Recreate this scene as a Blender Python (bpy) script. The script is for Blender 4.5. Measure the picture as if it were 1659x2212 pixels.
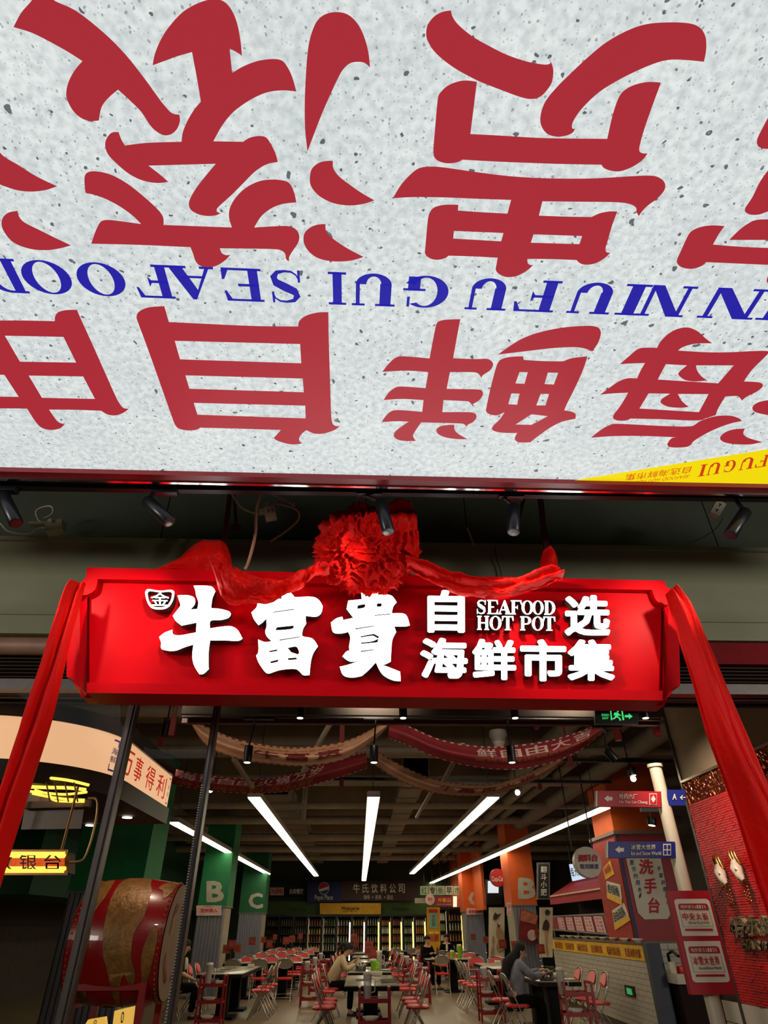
import bpy, bmesh, math, random
from mathutils import Vector, Matrix, noise
random.seed(7)
for _o in list(bpy.data.objects): bpy.data.objects.remove(_o)
sc = bpy.context.scene
COL = sc.collection
# ------------------------------------------------------------------ camera
CAM = Vector((0.0, 0.0, 1.5)); F = 1300.0; CX = 829.5; CY = 1106.0; TILT = -0.006
Yc = Vector((-59.0, -897.0, -F)).normalized()
Zc = Vector((TILT, 1.0, -(897.0 + 59 * TILT) / F)).normalized()
Xc = Yc.cross(Zc).normalized(); Zc = Xc.cross(Yc).normalized()
R = Matrix((Xc, Yc, Zc))                      # camera space -> world
cd = bpy.data.cameras.new('camera'); cam = bpy.data.objects.new('camera', cd); COL.objects.link(cam)
cd.sensor_fit = 'HORIZONTAL'; cd.sensor_width = 36.0; cd.lens = F / 1659.0 * 36.0
cd.clip_start = 0.05; cd.clip_end = 200
cam.matrix_world = Matrix.Translation(CAM) @ R.to_4x4()
sc.camera = cam
# ------------------------------------------------------------------ world, exposure
w = bpy.data.worlds.new('world'); sc.world = w; w.use_nodes = True
w.node_tree.nodes['Background'].inputs[0].default_value = (0.9, 0.85, 0.8, 1)
w.node_tree.nodes['Background'].inputs[1].default_value = 0.05
sc.view_settings.view_transform = 'Standard'; sc.view_settings.look = 'None'
sc.view_settings.exposure = 0.0; sc.view_settings.gamma = 1.0; sc.view_settings.use_curve_mapping = False
try:
    sc.cycles.use_denoising = True
    sc.cycles.max_bounces = 6; sc.cycles.diffuse_bounces = 3; sc.cycles.glossy_bounces = 3
    sc.cycles.transparent_max_bounces = 12; sc.cycles.sample_clamp_indirect = 3.0
    sc.cycles.caustics_reflective = False; sc.cycles.caustics_refractive = False
except Exception: pass
# strengths of the lamps of the place
BOX_EMIT = 0.71      # overhead light box
TUBE_EMIT = 9.0      # linear ceiling lights in the restaurant
LETTER_EMIT = 5.5    # channel letters
# ------------------------------------------------------------------ pixel -> place
def ray(px, py):
    return R @ Vector(((px - CX) / F, -(py - CY) / F, -1.0))
def AY(px, py, Y, k=0.0):                     # on the upright plane y = Y + k x
    d = ray(px, py); t = Y / (d.y - k * d.x); return CAM + d * t
def AZ(px, py, Z):
    d = ray(px, py); return CAM + d * ((Z - CAM.z) / d.z)
def AX(px, py, X):
    d = ray(px, py); return CAM + d * (X / d.x)
# ------------------------------------------------------------------ materials
def lin(c):
    return tuple(((x / 255.0) / 12.92 if x / 255.0 <= 0.04045 else ((x / 255.0 + 0.055) / 1.055) ** 2.4) for x in c) + (1.0,)
MATS = {}
def M(name, rgb=(128, 128, 128), rough=0.6, metal=0.0, emit=0.0, var=0.12, scale=6.0, bump=0.0, bscale=40.0, coat=0.0, trans=0.0, alpha=None, spec=0.5):
    if name in MATS: return MATS[name]
    m = bpy.data.materials.new(name); m.use_nodes = True; nt = m.node_tree
    b = nt.nodes['Principled BSDF']; c = lin(rgb)
    tc = nt.nodes.new('ShaderNodeTexCoord'); n = nt.nodes.new('ShaderNodeTexNoise')
    n.inputs['Scale'].default_value = scale; n.inputs['Detail'].default_value = 5
    nt.links.new(tc.outputs['Object'], n.inputs['Vector'])
    r = nt.nodes.new('ShaderNodeValToRGB')
    r.color_ramp.elements[0].position = 0.3; r.color_ramp.elements[1].position = 0.7
    r.color_ramp.elements[0].color = tuple(x * (1 - var) for x in c[:3]) + (1,)
    r.color_ramp.elements[1].color = tuple(min(1, x * (1 + var)) for x in c[:3]) + (1,)
    nt.links.new(n.outputs['Fac'], r.inputs['Fac']); nt.links.new(r.outputs['Color'], b.inputs['Base Color'])
    b.inputs['Roughness'].default_value = rough; b.inputs['Metallic'].default_value = metal; b.inputs['Specular IOR Level'].default_value = spec
    b.inputs['Coat Weight'].default_value = coat
    if emit:
        nt.links.new(r.outputs['Color'], b.inputs['Emission Color']); b.inputs['Emission Strength'].default_value = emit
    if trans: b.inputs['Transmission Weight'].default_value = trans
    if alpha is not None: b.inputs['Alpha'].default_value = alpha
    if bump:
        n2 = nt.nodes.new('ShaderNodeTexNoise'); n2.inputs['Scale'].default_value = bscale; n2.inputs['Detail'].default_value = 6
        nt.links.new(tc.outputs['Object'], n2.inputs['Vector'])
        bp = nt.nodes.new('ShaderNodeBump'); bp.inputs['Strength'].default_value = bump; bp.inputs['Distance'].default_value = 0.02
        nt.links.new(n2.outputs['Fac'], bp.inputs['Height']); nt.links.new(bp.outputs['Normal'], b.inputs['Normal'])
    MATS[name] = m; return m
def stone_panel():
    m = bpy.data.materials.new('lit_speckled_panel'); m.use_nodes = True; nt = m.node_tree; L = nt.links
    b = nt.nodes['Principled BSDF']; tc = nt.nodes.new('ShaderNodeTexCoord')
    def noise_(s, d):
        n = nt.nodes.new('ShaderNodeTexNoise'); n.inputs['Scale'].default_value = s; n.inputs['Detail'].default_value = d
        L.new(tc.outputs['Object'], n.inputs['Vector']); return n
    n1 = noise_(30, 8); n2 = noise_(2.2, 4)
    r = nt.nodes.new('ShaderNodeValToRGB'); e = r.color_ramp.elements
    e[0].position = 0.30; e[0].color = lin((196, 205, 206)); e[1].position = 0.62; e[1].color = lin((229, 235, 234))
    L.new(n1.outputs['Fac'], r.inputs['Fac'])
    r2 = nt.nodes.new('ShaderNodeValToRGB'); e = r2.color_ramp.elements
    e[0].position = 0.3; e[0].color = (0.88, 0.9, 0.9, 1); e[1].position = 0.7; e[1].color = (1, 1, 0.99, 1)
    L.new(n2.outputs['Fac'], r2.inputs['Fac'])
    mx = nt.nodes.new('ShaderNodeMix'); mx.data_type = 'RGBA'; mx.blend_type = 'MULTIPLY'; mx.inputs[0].default_value = 1
    L.new(r.outputs[0], mx.inputs[6]); L.new(r2.outputs[0], mx.inputs[7]); last = mx.outputs[2]
    for (s, thr, keep, col, op) in ((7, .075, .86, (70, 76, 80), .9), (18, .11, .88, (66, 72, 76), .9), (38, .16, .84, (120, 127, 130), .7), (70, .2, .80, (160, 167, 169), .6)):
        mp = nt.nodes.new('ShaderNodeMapping'); mp.inputs['Scale'].default_value = (1.0, 1.0, 1.0)
        mp.inputs['Location'].default_value = (s * .37, s * .11, 0)
        dn = noise_(s * 1.6, 3)
        ad = nt.nodes.new('ShaderNodeMix'); ad.data_type = 'RGBA'; ad.blend_type = 'LINEAR_LIGHT'; ad.inputs[0].default_value = 0.3 / s
        L.new(tc.outputs['Object'], mp.inputs['Vector']); L.new(mp.outputs[0], ad.inputs[6]); L.new(dn.outputs['Color'], ad.inputs[7])
        v = nt.nodes.new('ShaderNodeTexVoronoi'); v.inputs['Scale'].default_value = s; v.voronoi_dimensions = '2D'
        L.new(ad.outputs[2], v.inputs['Vector'])
        a = nt.nodes.new('ShaderNodeMath'); a.operation = 'LESS_THAN'; L.new(v.outputs['Distance'], a.inputs[0]); a.inputs[1].default_value = thr
        sp = nt.nodes.new('ShaderNodeSeparateColor'); L.new(v.outputs['Color'], sp.inputs[0])
        g = nt.nodes.new('ShaderNodeMath'); g.operation = 'GREATER_THAN'; L.new(sp.outputs[0], g.inputs[0]); g.inputs[1].default_value = keep
        h = nt.nodes.new('ShaderNodeMath'); h.operation = 'MULTIPLY'; L.new(a.outputs[0], h.inputs[0]); L.new(g.outputs[0], h.inputs[1])
        h2 = nt.nodes.new('ShaderNodeMath'); h2.operation = 'MULTIPLY'; L.new(h.outputs[0], h2.inputs[0]); h2.inputs[1].default_value = op
        mm = nt.nodes.new('ShaderNodeMix'); mm.data_type = 'RGBA'; L.new(h2.outputs[0], mm.inputs[0]); L.new(last, mm.inputs[6]); mm.inputs[7].default_value = lin(col)
        last = mm.outputs[2]
    b.inputs['Base Color'].default_value = (0.05, 0.05, 0.05, 1); b.inputs['Roughness'].default_value = 0.5
    L.new(last, b.inputs['Emission Color']); b.inputs['Emission Strength'].default_value = BOX_EMIT * 1.4
    return m
def glass_mat():
    m = bpy.data.materials.new('clear_glass'); m.use_nodes = True; nt = m.node_tree; L = nt.links
    for n in list(nt.nodes): nt.nodes.remove(n)
    o = nt.nodes.new('ShaderNodeOutputMaterial'); t = nt.nodes.new('ShaderNodeBsdfTransparent'); g = nt.nodes.new('ShaderNodeBsdfGlossy')
    f = nt.nodes.new('ShaderNodeFresnel'); x = nt.nodes.new('ShaderNodeMixShader')
    t.inputs[0].default_value = (0.80, 0.81, 0.79, 1); g.inputs['Roughness'].default_value = 0.01; f.inputs[0].default_value = 1.3
    L.new(f.outputs[0], x.inputs[0]); L.new(t.outputs[0], x.inputs[1]); L.new(g.outputs[0], x.inputs[2]); L.new(x.outputs[0], o.inputs[0])
    return m
def emit_print(name, rgb, k=1.0):             # ink on a backlit panel
    if name in MATS: return MATS[name]
    m = bpy.data.materials.new(name); m.use_nodes = True; b = m.node_tree.nodes['Principled BSDF']
    b.inputs['Base Color'].default_value = tuple(x * .3 for x in lin(rgb)[:3]) + (1,); b.inputs['Roughness'].default_value = 0.5
    b.inputs['Emission Color'].default_value = lin(rgb); b.inputs['Emission Strength'].default_value = k
    MATS[name] = m; return m
GLASS = glass_mat()
# ------------------------------------------------------------------ objects
def tag(o, label=None, cat=None, group=None, kind=None):
    if label: o['label'] = label
    if cat: o['category'] = cat
    if group: o['group'] = group
    if kind: o['kind'] = kind
    return o
def thing(name, label, cat, loc=(0, 0, 0), group=None):
    o = bpy.data.objects.new(name, None); COL.objects.link(o); o.location = loc; o.empty_display_size = 0.1
    return tag(o, label, cat, group)
def origin(o):
    p = Vector((0, 0, 0))
    while o is not None: p = p + Vector(o.location); o = o.parent
    return p
class MB:
    def __init__(s): s.v = []; s.f = []; s.sm = []
    def add(s, vs, fs, smooth=False):
        n = len(s.v); s.v += [tuple(x) for x in vs]; s.f += [tuple(i + n for i in f) for f in fs]; s.sm += [smooth] * len(fs); return s
    def box(s, x0, y0, z0, x1, y1, z1):
        x0, x1 = min(x0, x1), max(x0, x1); y0, y1 = min(y0, y1), max(y0, y1); z0, z1 = min(z0, z1), max(z0, z1)
        return s.add([(x0, y0, z0), (x1, y0, z0), (x1, y1, z0), (x0, y1, z0), (x0, y0, z1), (x1, y0, z1), (x1, y1, z1), (x0, y1, z1)],
                     [(0, 3, 2, 1), (4, 5, 6, 7), (0, 1, 5, 4), (1, 2, 6, 5), (2, 3, 7, 6), (3, 0, 4, 7)])
    def bevbox(s, x0, y0, z0, x1, y1, z1, r):
        bm = bmesh.new(); bmesh.ops.create_cube(bm, size=1.0)
        for v in bm.verts: v.co = Vector(((x0 + x1) / 2 + v.co.x * (x1 - x0), (y0 + y1) / 2 + v.co.y * (y1 - y0), (z0 + z1) / 2 + v.co.z * (z1 - z0)))
        bmesh.ops.bevel(bm, geom=bm.edges[:], offset=r, segments=2, affect='EDGES', profile=0.6)
        return s.bm(bm, True)
    def bm(s, bm, smooth=False):
        bm.verts.ensure_lookup_table(); bm.verts.index_update()
        s.add([v.co[:] for v in bm.verts], [tuple(v.index for v in f.verts) for f in bm.faces], smooth); bm.free(); return s
    def obb(s, c, ax, ay, az, hx, hy, hz):
        c = Vector(c); P = []
        for (i, j, k) in ((-1, -1, -1), (1, -1, -1), (1, 1, -1), (-1, 1, -1), (-1, -1, 1), (1, -1, 1), (1, 1, 1), (-1, 1, 1)):
            P.append(c + Vector(ax) * hx * i + Vector(ay) * hy * j + Vector(az) * hz * k)
        return s.add(P, [(0, 3, 2, 1), (4, 5, 6, 7), (0, 1, 5, 4), (1, 2, 6, 5), (2, 3, 7, 6), (3, 0, 4, 7)])
    def bar(s, a, b, wx, wz=None, up=(0, 0, 1)):
        a = Vector(a); b = Vector(b); d = (b - a); L_ = d.length; d = d / L_; up = Vector(up)
        if abs(d.dot(up)) > .95: up = Vector((0, 1, 0))
        x = d.cross(up).normalized(); z = x.cross(d)
        return s.obb((a + b) / 2, x, d, z, wx / 2, L_ / 2, (wz or wx) / 2)
    def tube(s, pts, r, n=8, smooth=True, cap=True):
        pts = [Vector(p) for p in pts]; rs = r if isinstance(r, (list, tuple)) else [r] * len(pts)
        rings = []; prev = None
        for i, p in enumerate(pts):
            t = (pts[min(i + 1, len(pts) - 1)] - pts[max(i - 1, 0)]).normalized()
            if prev is None:
                up = Vector((0, 0, 1)) if abs(t.z) < .9 else Vector((1, 0, 0)); x = t.cross(up).normalized()
            else:
                x = (prev - t * prev.dot(t)).normalized()
            prev = x; y = t.cross(x)
            rings.append([p + x * math.cos(2 * math.pi * k / n) * rs[i] + y * math.sin(2 * math.pi * k / n) * rs[i] for k in range(n)])
        vs = [v for rg in rings for v in rg]; fs = []
        for i in range(len(rings) - 1):
            for k in range(n): fs.append((i * n + k, i * n + (k + 1) % n, (i + 1) * n + (k + 1) % n, (i + 1) * n + k))
        s.add(vs, fs, smooth)
        if cap: s.add(rings[0], [tuple(range(n))[::-1]]); s.add(rings[-1], [tuple(range(n))])
        return s
    def lathe(s, prof, c=(0, 0, 0), n=20, axis='z', smooth=True):
        vs = []; c = Vector(c)
        for (r, h) in prof:
            for k in range(n):
                a = 2 * math.pi * k / n; x, y = r * math.cos(a), r * math.sin(a)
                p = Vector((x, y, h)) if axis == 'z' else (Vector((h, x, y)) if axis == 'x' else Vector((x, h, y)))
                vs.append(c + p)
        fs = []
        for i in range(len(prof) - 1):
            for k in range(n): fs.append((i * n + k, i * n + (k + 1) % n, (i + 1) * n + (k + 1) % n, (i + 1) * n + k))
        s.add(vs, fs, smooth)
        s.add(vs[:n], [tuple(range(n))[::-1]]); s.add(vs[-n:], [tuple(range(n))]); return s
    def grid(s, fn, nu, nv, smooth=True, thick=None, wrap=False):
        vs = [fn(i / nu, j / nv) for j in range(nv + 1) for i in range(nu + 1)]
        fs = [(j * (nu + 1) + i, j * (nu + 1) + i + 1, (j + 1) * (nu + 1) + i + 1, (j + 1) * (nu + 1) + i) for j in range(nv) for i in range(nu)]
        return s.add(vs, fs, smooth)
    def quad(s, q): return s.add(q, [(0, 1, 2, 3)])
    def plate(s, q, n, t):                       # quad given thickness t along n
        n = Vector(n); q = [Vector(p) for p in q]
        a = [p - n * t for p in q]
        return s.add(q + a, [(0, 1, 2, 3), (7, 6, 5, 4), (0, 4, 5, 1), (1, 5, 6, 2), (2, 6, 7, 3), (3, 7, 4, 0)])
    def ball(s, c, r, n=12, sc_=(1, 1, 1)):
        prof = [(max(1e-4, r * math.sin(math.pi * i / n)), -r * math.cos(math.pi * i / n)) for i in range(n + 1)]
        k = len(s.v); s.lathe(prof, (0, 0, 0), max(8, n)); c = Vector(c)
        for i in range(k, len(s.v)): s.v[i] = (c.x + s.v[i][0] * sc_[0], c.y + s.v[i][1] * sc_[1], c.z + s.v[i][2] * sc_[2])
        return s
    def build(s, name, mat, parent=None, mods=None, **kw):
        me = bpy.data.meshes.new(name); o_ = origin(parent) if parent is not None else Vector((0, 0, 0))
        me.from_pydata([(x[0] - o_.x, x[1] - o_.y, x[2] - o_.z) for x in s.v], [], s.f)
        me.polygons.foreach_set('use_smooth', s.sm)
        me.materials.append(mat); me.update()
        ob = bpy.data.objects.new(name, me); COL.objects.link(ob)
        if parent is not None: ob.parent = parent
        return tag(ob, **kw)
def dup(root, loc, rz=0.0, label=None, group=None):
    r = root.copy(); COL.objects.link(r); r.location = loc; r.rotation_euler = (0, 0, rz)
    if label: r['label'] = label
    if group: r['group'] = group
    for ch in list(root.children):
        c = ch.copy(); COL.objects.link(c); c.parent = r
        for g in ch.children:
            d = g.copy(); COL.objects.link(d); d.parent = c
    return r
# ------------------------------------------------------------------ flat shapes and lettering
_tmp = []
def _eval(cu):
    o = bpy.data.objects.new('tmp', cu); COL.objects.link(o); bpy.context.view_layer.update()
    e = o.evaluated_get(bpy.context.evaluated_depsgraph_get()); me = e.to_mesh()
    vs = [v.co[:] for v in me.vertices]; fs = [tuple(p.vertices) for p in me.polygons]
    e.to_mesh_clear(); bpy.data.objects.remove(o); return vs, fs
_tc = {}
def text_mesh(s, bold=0.0, ext=0.0):
    """lettering in a unit box; heavier weights are overlapping shifted copies"""
    k = (s, bold, ext)
    if k in _tc: return _tc[k]
    c = bpy.data.curves.new('tmp', 'FONT'); c.body = s; c.resolution_u = 2; c.extrude = ext; c.size = 1.0
    v0, f0 = _eval(c); bpy.data.curves.remove(c); vs, fs = [], []
    n = 8 if bold > .024 else (4 if bold > 0 else 0)
    for i in range(max(1, n)):
        dx, dy = (bold * math.cos(2 * math.pi * (i + .5) / n), bold * math.sin(2 * math.pi * (i + .5) / n)) if n else (0, 0)
        o = len(vs); vs += [(v[0] + dx, v[1] + dy, v[2] if ext else i * .0007) for v in v0]; fs += [tuple(q + o for q in f) for f in f0]
    x0 = min(v[0] for v in vs); x1 = max(v[0] for v in vs); y0 = min(v[1] for v in vs); y1 = max(v[1] for v in vs)
    dx = (x1 - x0) or 1; dy = (y1 - y0) or 1
    vs = [((v[0] - x0) / dx, (v[1] - y0) / dy, (v[2] / ext if ext else v[2])) for v in vs]
    _tc[k] = (vs, fs); return _tc[k]
def shape_mesh(loops, ext=0.0):
    c = bpy.data.curves.new('tmp', 'CURVE'); c.dimensions = '2D'; c.fill_mode = 'BOTH'; c.extrude = ext
    for lp in loops:
        sp = c.splines.new('POLY'); sp.points.add(len(lp) - 1)
        for i, p in enumerate(lp): sp.points[i].co = (p[0], p[1], 0, 1)
        sp.use_cyclic_u = True
    vs, fs = _eval(c); bpy.data.curves.remove(c)
    if ext: vs = [(v[0], v[1], v[2] / ext) for v in vs]
    return vs, fs
def Q(q, off=0.0):                             # quad BL BR TR TL -> map (u,v,w)
    BL, BR, TR, TL = [Vector(p) for p in q]; n = (BR - BL).cross(TL - BL).normalized()
    def f(u, v, w=0.0):
        return BL * (1 - u) * (1 - v) + BR * u * (1 - v) + TR * u * v + TL * (1 - u) * v + n * (off + w)
    return f
def put_text(s, q, mat, parent, name='lettering', off=0.004, bold=0.0, dep=0.0, **kw):
    vs, fs = text_mesh(s, bold, 0.05 if dep else 0.0); f = q if callable(q) else Q(q, off)
    m = MB(); m.add([f(v[0], v[1], v[2] * dep if dep else v[2]) for v in vs], fs); return m.build(name, mat, parent, **kw)
def put_column(s, q, mat, parent, name='lettering', off=0.004, bold=0.0, gap=0.15):     # characters stacked downwards
    f = Q(q, off); n = len(s); m = MB()
    for i, ch in enumerate(s):
        vs, fs = text_mesh(ch, bold)
        a = 1 - (i + 1 - gap / 2) / n; b = 1 - (i + gap / 2) / n
        m.add([f(v[0], a + v[1] * (b - a), v[2]) for v in vs], fs)
    return m.build(name, mat, parent)
def pxq(x0, y0, x1, y1, P):                     # pixel box -> quad on a plane of the place
    return [P(x0, y1), P(x1, y1), P(x1, y0), P(x0, y0)]
def smooth(s, sx=1.0, ox=0.0, oy=0.0, n=4):
    """'x,y x,y* ...' -> closed loop through the points; * marks a corner"""
    pts = []
    for t in s.split():
        c = t.endswith('*'); a, b = t.rstrip('*').split(','); pts.append((float(a) / sx + ox, float(b) / sx + oy, c))
    N = len(pts); out = []
    for i in range(N):
        p0, p1, p2, p3 = pts[i - 1], pts[i], pts[(i + 1) % N], pts[(i + 2) % N]
        if p1[2]: p0 = p1
        if p2[2]: p3 = p2
        if p1[2] and p2[2]: out.append((p1[0], p1[1])); continue
        d = math.hypot(p2[0] - p1[0], p2[1] - p1[1])
        if math.hypot(p1[0] - p0[0], p1[1] - p0[1]) > 2.5 * d or math.hypot(p3[0] - p2[0], p3[1] - p2[1]) > 6 * d: kk = 0.5
        else: kk = 1.0
        for k in range(n):
            t = k / n; t2 = t * t; t3 = t2 * t; q = []
            for a in (0, 1):
                m1 = (p2[a] - p0[a]) * .5 * kk; m2 = (p3[a] - p1[a]) * .5 * kk
                q.append((2 * t3 - 3 * t2 + 1) * p1[a] + (t3 - 2 * t2 + t) * m1 + (-2 * t3 + 3 * t2) * p2[a] + (t3 - t2) * m2)
            out.append(tuple(q))
    return out
# serif capitals as overlapping pieces in a unit box
def ring(cx, cy, rx, ry, ix, iy, a0=0, a1=360, n=24):
    o = []; k = [math.radians(a0 + (a1 - a0) * i / n) for i in range(n + 1)]
    o += [(cx + rx * math.cos(a), cy + ry * math.sin(a)) for a in k]
    o += [(cx + ix * math.cos(a), cy + iy * math.sin(a)) for a in reversed(k)]
    return o
def rc(x0, y0, x1, y1): return [(x0, y0), (x1, y0), (x1, y1), (x0, y1)]
def stroke(pts, ws):
    L_, R_ = [], []
    for i, p in enumerate(pts):
        a = pts[max(0, i - 1)]; b = pts[min(len(pts) - 1, i + 1)]; dx, dy = b[0] - a[0], b[1] - a[1]; d = math.hypot(dx, dy) or 1
        L_.append((p[0] - dy / d * ws[i] / 2, p[1] + dx / d * ws[i] / 2)); R_.append((p[0] + dy / d * ws[i] / 2, p[1] - dx / d * ws[i] / 2))
    return L_ + R_[::-1]
def serif(ch, T=.24, s=.07):
    t = .09; S = {}
    def stem(x, w=T, e=.09): return [rc(x, 0, x + w, 1), rc(x - e, 0, x + w + e, s), rc(x - e, 1 - s, x + w + e, 1)]
    if ch == 'I': return stem(.5 - T / 1.2, T * 1.66, .22)
    if ch == 'F': return stem(.1) + [rc(.1, 1 - s, .95, 1), rc(.1, .46, .62, .54), [(.95, 1), (.99, .68), (.93, .68), (.82, .93)], [(.62, .66), (.62, .34), (.54, .46), (.54, .54)]]
    if ch == 'E': return serif('F')[:4] + [serif('F')[4], serif('F')[5], rc(.1, 0, .98, s), [(.98, 0), (1, .34), (.94, .34), (.82, .07)]]
    if ch == 'H': return stem(.09, T * .85, .08) + stem(.91 - T * .85, T * .85, .08) + [rc(.1, .46, .9, .54)]
    if ch == 'N': return [rc(.1, 0, .1 + t, 1), rc(0, 0, .3, s), rc(0, 1 - s, .3, 1), rc(.82, 0, .82 + t, 1), rc(.72, 1 - s, 1, 1), [(.08, 1), (.36, 1), (.92, 0), (.68, 0)]]
    if ch == 'U': return [rc(.1, .3, .1 + T, 1), rc(0, 1 - s, .46, 1), rc(.82, .3, .82 + t, 1), rc(.7, 1 - s, 1, 1), ring(.505, .33, .405, .33, .17, .24, 180, 360), ]
    if ch == 'O': return [ring(.5, .5, .5, .5, .26, .45, 0, 360, 32)]
    if ch == 'D': return stem(.1, T, .09)[:2] + [rc(.01, 1 - s, .5, 1), rc(.01, 0, .5, s), ring(.42, .5, .57, .5, .32, .43, -90, 90)]
    if ch == 'P': return stem(.1, T) + [rc(.1, 1 - s, .55, 1), rc(.1, .42, .55, .49), ring(.55, .71, .42, .29, .18, .22, -90, 90)]
    if ch == 'T': return stem(.5 - T / 2, T, .12) + [rc(.02, 1 - s, .98, 1), [(.02, 1), (0, .66), (.06, .66), (.16, .93)], [(.98, 1), (1, .66), (.94, .66), (.84, .93)]]
    if ch == 'A': return [[(.5, 1), (.58, 1), (.97, 0), (.68, 0), (.42, .72)], [(.5, 1), (.54, 1), (.17, 0), (.08, 0)], rc(.22, .28, .72, .35), rc(0, 0, .3, s), rc(.58, 0, 1, s)]
    if ch == 'S':
        P = [(.9, .7), (.84, .86), (.7, .95), (.5, .965), (.28, .92), (.17, .78), (.24, .64), (.5, .52), (.78, .38), (.83, .22), (.72, .08), (.5, .035), (.3, .05), (.16, .14), (.08, .3)]
        W_ = [.03, .05, .06, .07, .12, .2, .24, .26, .24, .2, .12, .07, .06, .05, .03]
        return [stroke(P, W_), rc(.86, .66, .93, 1), rc(.05, 0, .12, .36)]
    if ch == 'G': return [ring(.5, .5, .5, .5, .26, .44, 50, 330, 28), rc(.62, .04, .62 + T, .46), rc(.5, .40, .98, .47), rc(.82, .66, .88, .98)]
    if ch == 'J': return [rc(.5, .25, .5 + T, 1), rc(.36, 1 - s, .9, 1), ring(.42, .27, .32, .27, .1, .2, 180, 360)]
    return [rc(.1, 0, .9, 1)]
def put_serif(ch, q, mat, parent, name='letter', off=0.004, dep=0.0, T=.24):
    f = Q(q, off); m = MB()
    for lp in serif(ch, T):
        vs, fs = shape_mesh([lp], 0.05 if dep else 0.0)
        m.add([f(v[0], v[1], v[2] * dep) for v in vs], fs)
    return m.build(name, mat, parent)
# ------------------------------------------------------------------ the place: shell
def struct(name, mb, mat, **kw): return mb.build(name, mat, None, kind='structure', **kw)
def B(*a): return MB().box(*a)
WF = 4.6                                        # the shop front stands at this depth
tile = M('floor_tile', (128, 108, 84), 0.32, var=.10, scale=1.5, bump=.05)
struct('floor', B(-13, -7, -.1, 13, 36, 0), tile)
dark = M('dark_concrete', (126, 114, 98), 0.9, var=.15, scale=2)
struct('ceiling', B(-13, WF + .35, 4.75, 13, 36, 4.9), dark)
struct('ceiling_mall', B(-13, -7, 5.6, 13, WF + .35, 5.7), M('mall_ceiling', (45, 48, 42), 0.9))
struct('wall_back', B(-13, 35, 0, 13, 35.2, 4.9), M('dark_green_wall', (52, 62, 44), 0.8))
struct('wall_left', B(-9.3, WF + .3, 0, -9.1, 35, 4.9), M('dim_wall', (70, 62, 54), 0.85))
struct('wall_right', B(9.6, WF + .3, 0, 9.8, 35, 4.9), M('dim_wall_right', (105, 98, 86), 0.85))
struct('wall_mall', B(-13, -7.2, 0, 13, -7, 5.7), M('mall_wall', (60, 58, 54), 0.8))
# upper wall above the entrance, dark joints between its boards
upg = M('upper_wall_paint', (50, 56, 44), 0.85, var=.12, scale=2.5, bump=.1)
def FX(px, py, Y=WF): return AY(px, py, Y)
m = struct('wall_front', B(-9.2, WF + .26, 3.3, 13, WF + .34, 5.6), M('backing_wall', (26, 28, 24), 0.9))
xs = [-9] + [AY(p, 1120, WF + .2).x for p in (-420, 357, 1006, 1529, 2100)] + [10]
for a, b in zip(xs[:-1], xs[1:]):
    MB().box(a + .005, WF + .2, 4.1, b - .005, WF + .26, 5.6).build('panel', upg, m)
# pale beam across the entrance
beam_m = M('beam_paint', (128, 132, 108), 0.75, var=.10, scale=1.3, bump=.15, bscale=12)
zt = AY(830, 1178, WF).z; zb = AY(830, 1376, WF).z
bm_ = struct('trim_1', B(-9, WF, zb, 10, WF + .2, zt), beam_m)
MB().box(-9, WF - .03, zt - .02, 10, WF + .2, zt + .02).build('lip', beam_m, bm_)
MB().box(-9, WF - .012, zb + .16, 10, WF, zb + .175).build('ridge', beam_m, bm_)
# zone between beam and glass: pinkish tube and shutter slats left, red strip right
sm = M('shutter_metal', (62, 47, 40), 0.45, .6, var=.15, scale=3)
zs = AY(100, 1508, WF + .1).z
sh = struct('trim_2', B(-9, WF + .2, zs, 10, WF + .24, zb), M('shutter_back', (20, 16, 14), 0.9))
n = 11
for i in range(n):
    z0 = zs + (zb - .16 - zs) * i / n; z1 = zs + (zb - .16 - zs) * (i + .86) / n
    MB().grid(lambda u, v, z0=z0, z1=z1: (-9 + 19 * u, WF + .12 - .05 * math.sin(math.pi * v) + .0, z0 + (z1 - z0) * v), 1, 5).build('slat', sm, sh)
MB().tube([(-9, WF + .1, zb - .07), (-1.9, WF + .1, zb - .07)], .075, 14).build('roller', M('roller_paint', (150, 112, 92), 0.5), sh)
rx = AY(1478, 1400, WF + .02).x
MB().box(rx, WF + .02, AY(1500, 1432, WF).z, 10, WF + .1, zb - .01).build('red_strip', M('strip_red', (118, 12, 20), 0.6, spec=.1), sh)
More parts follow.
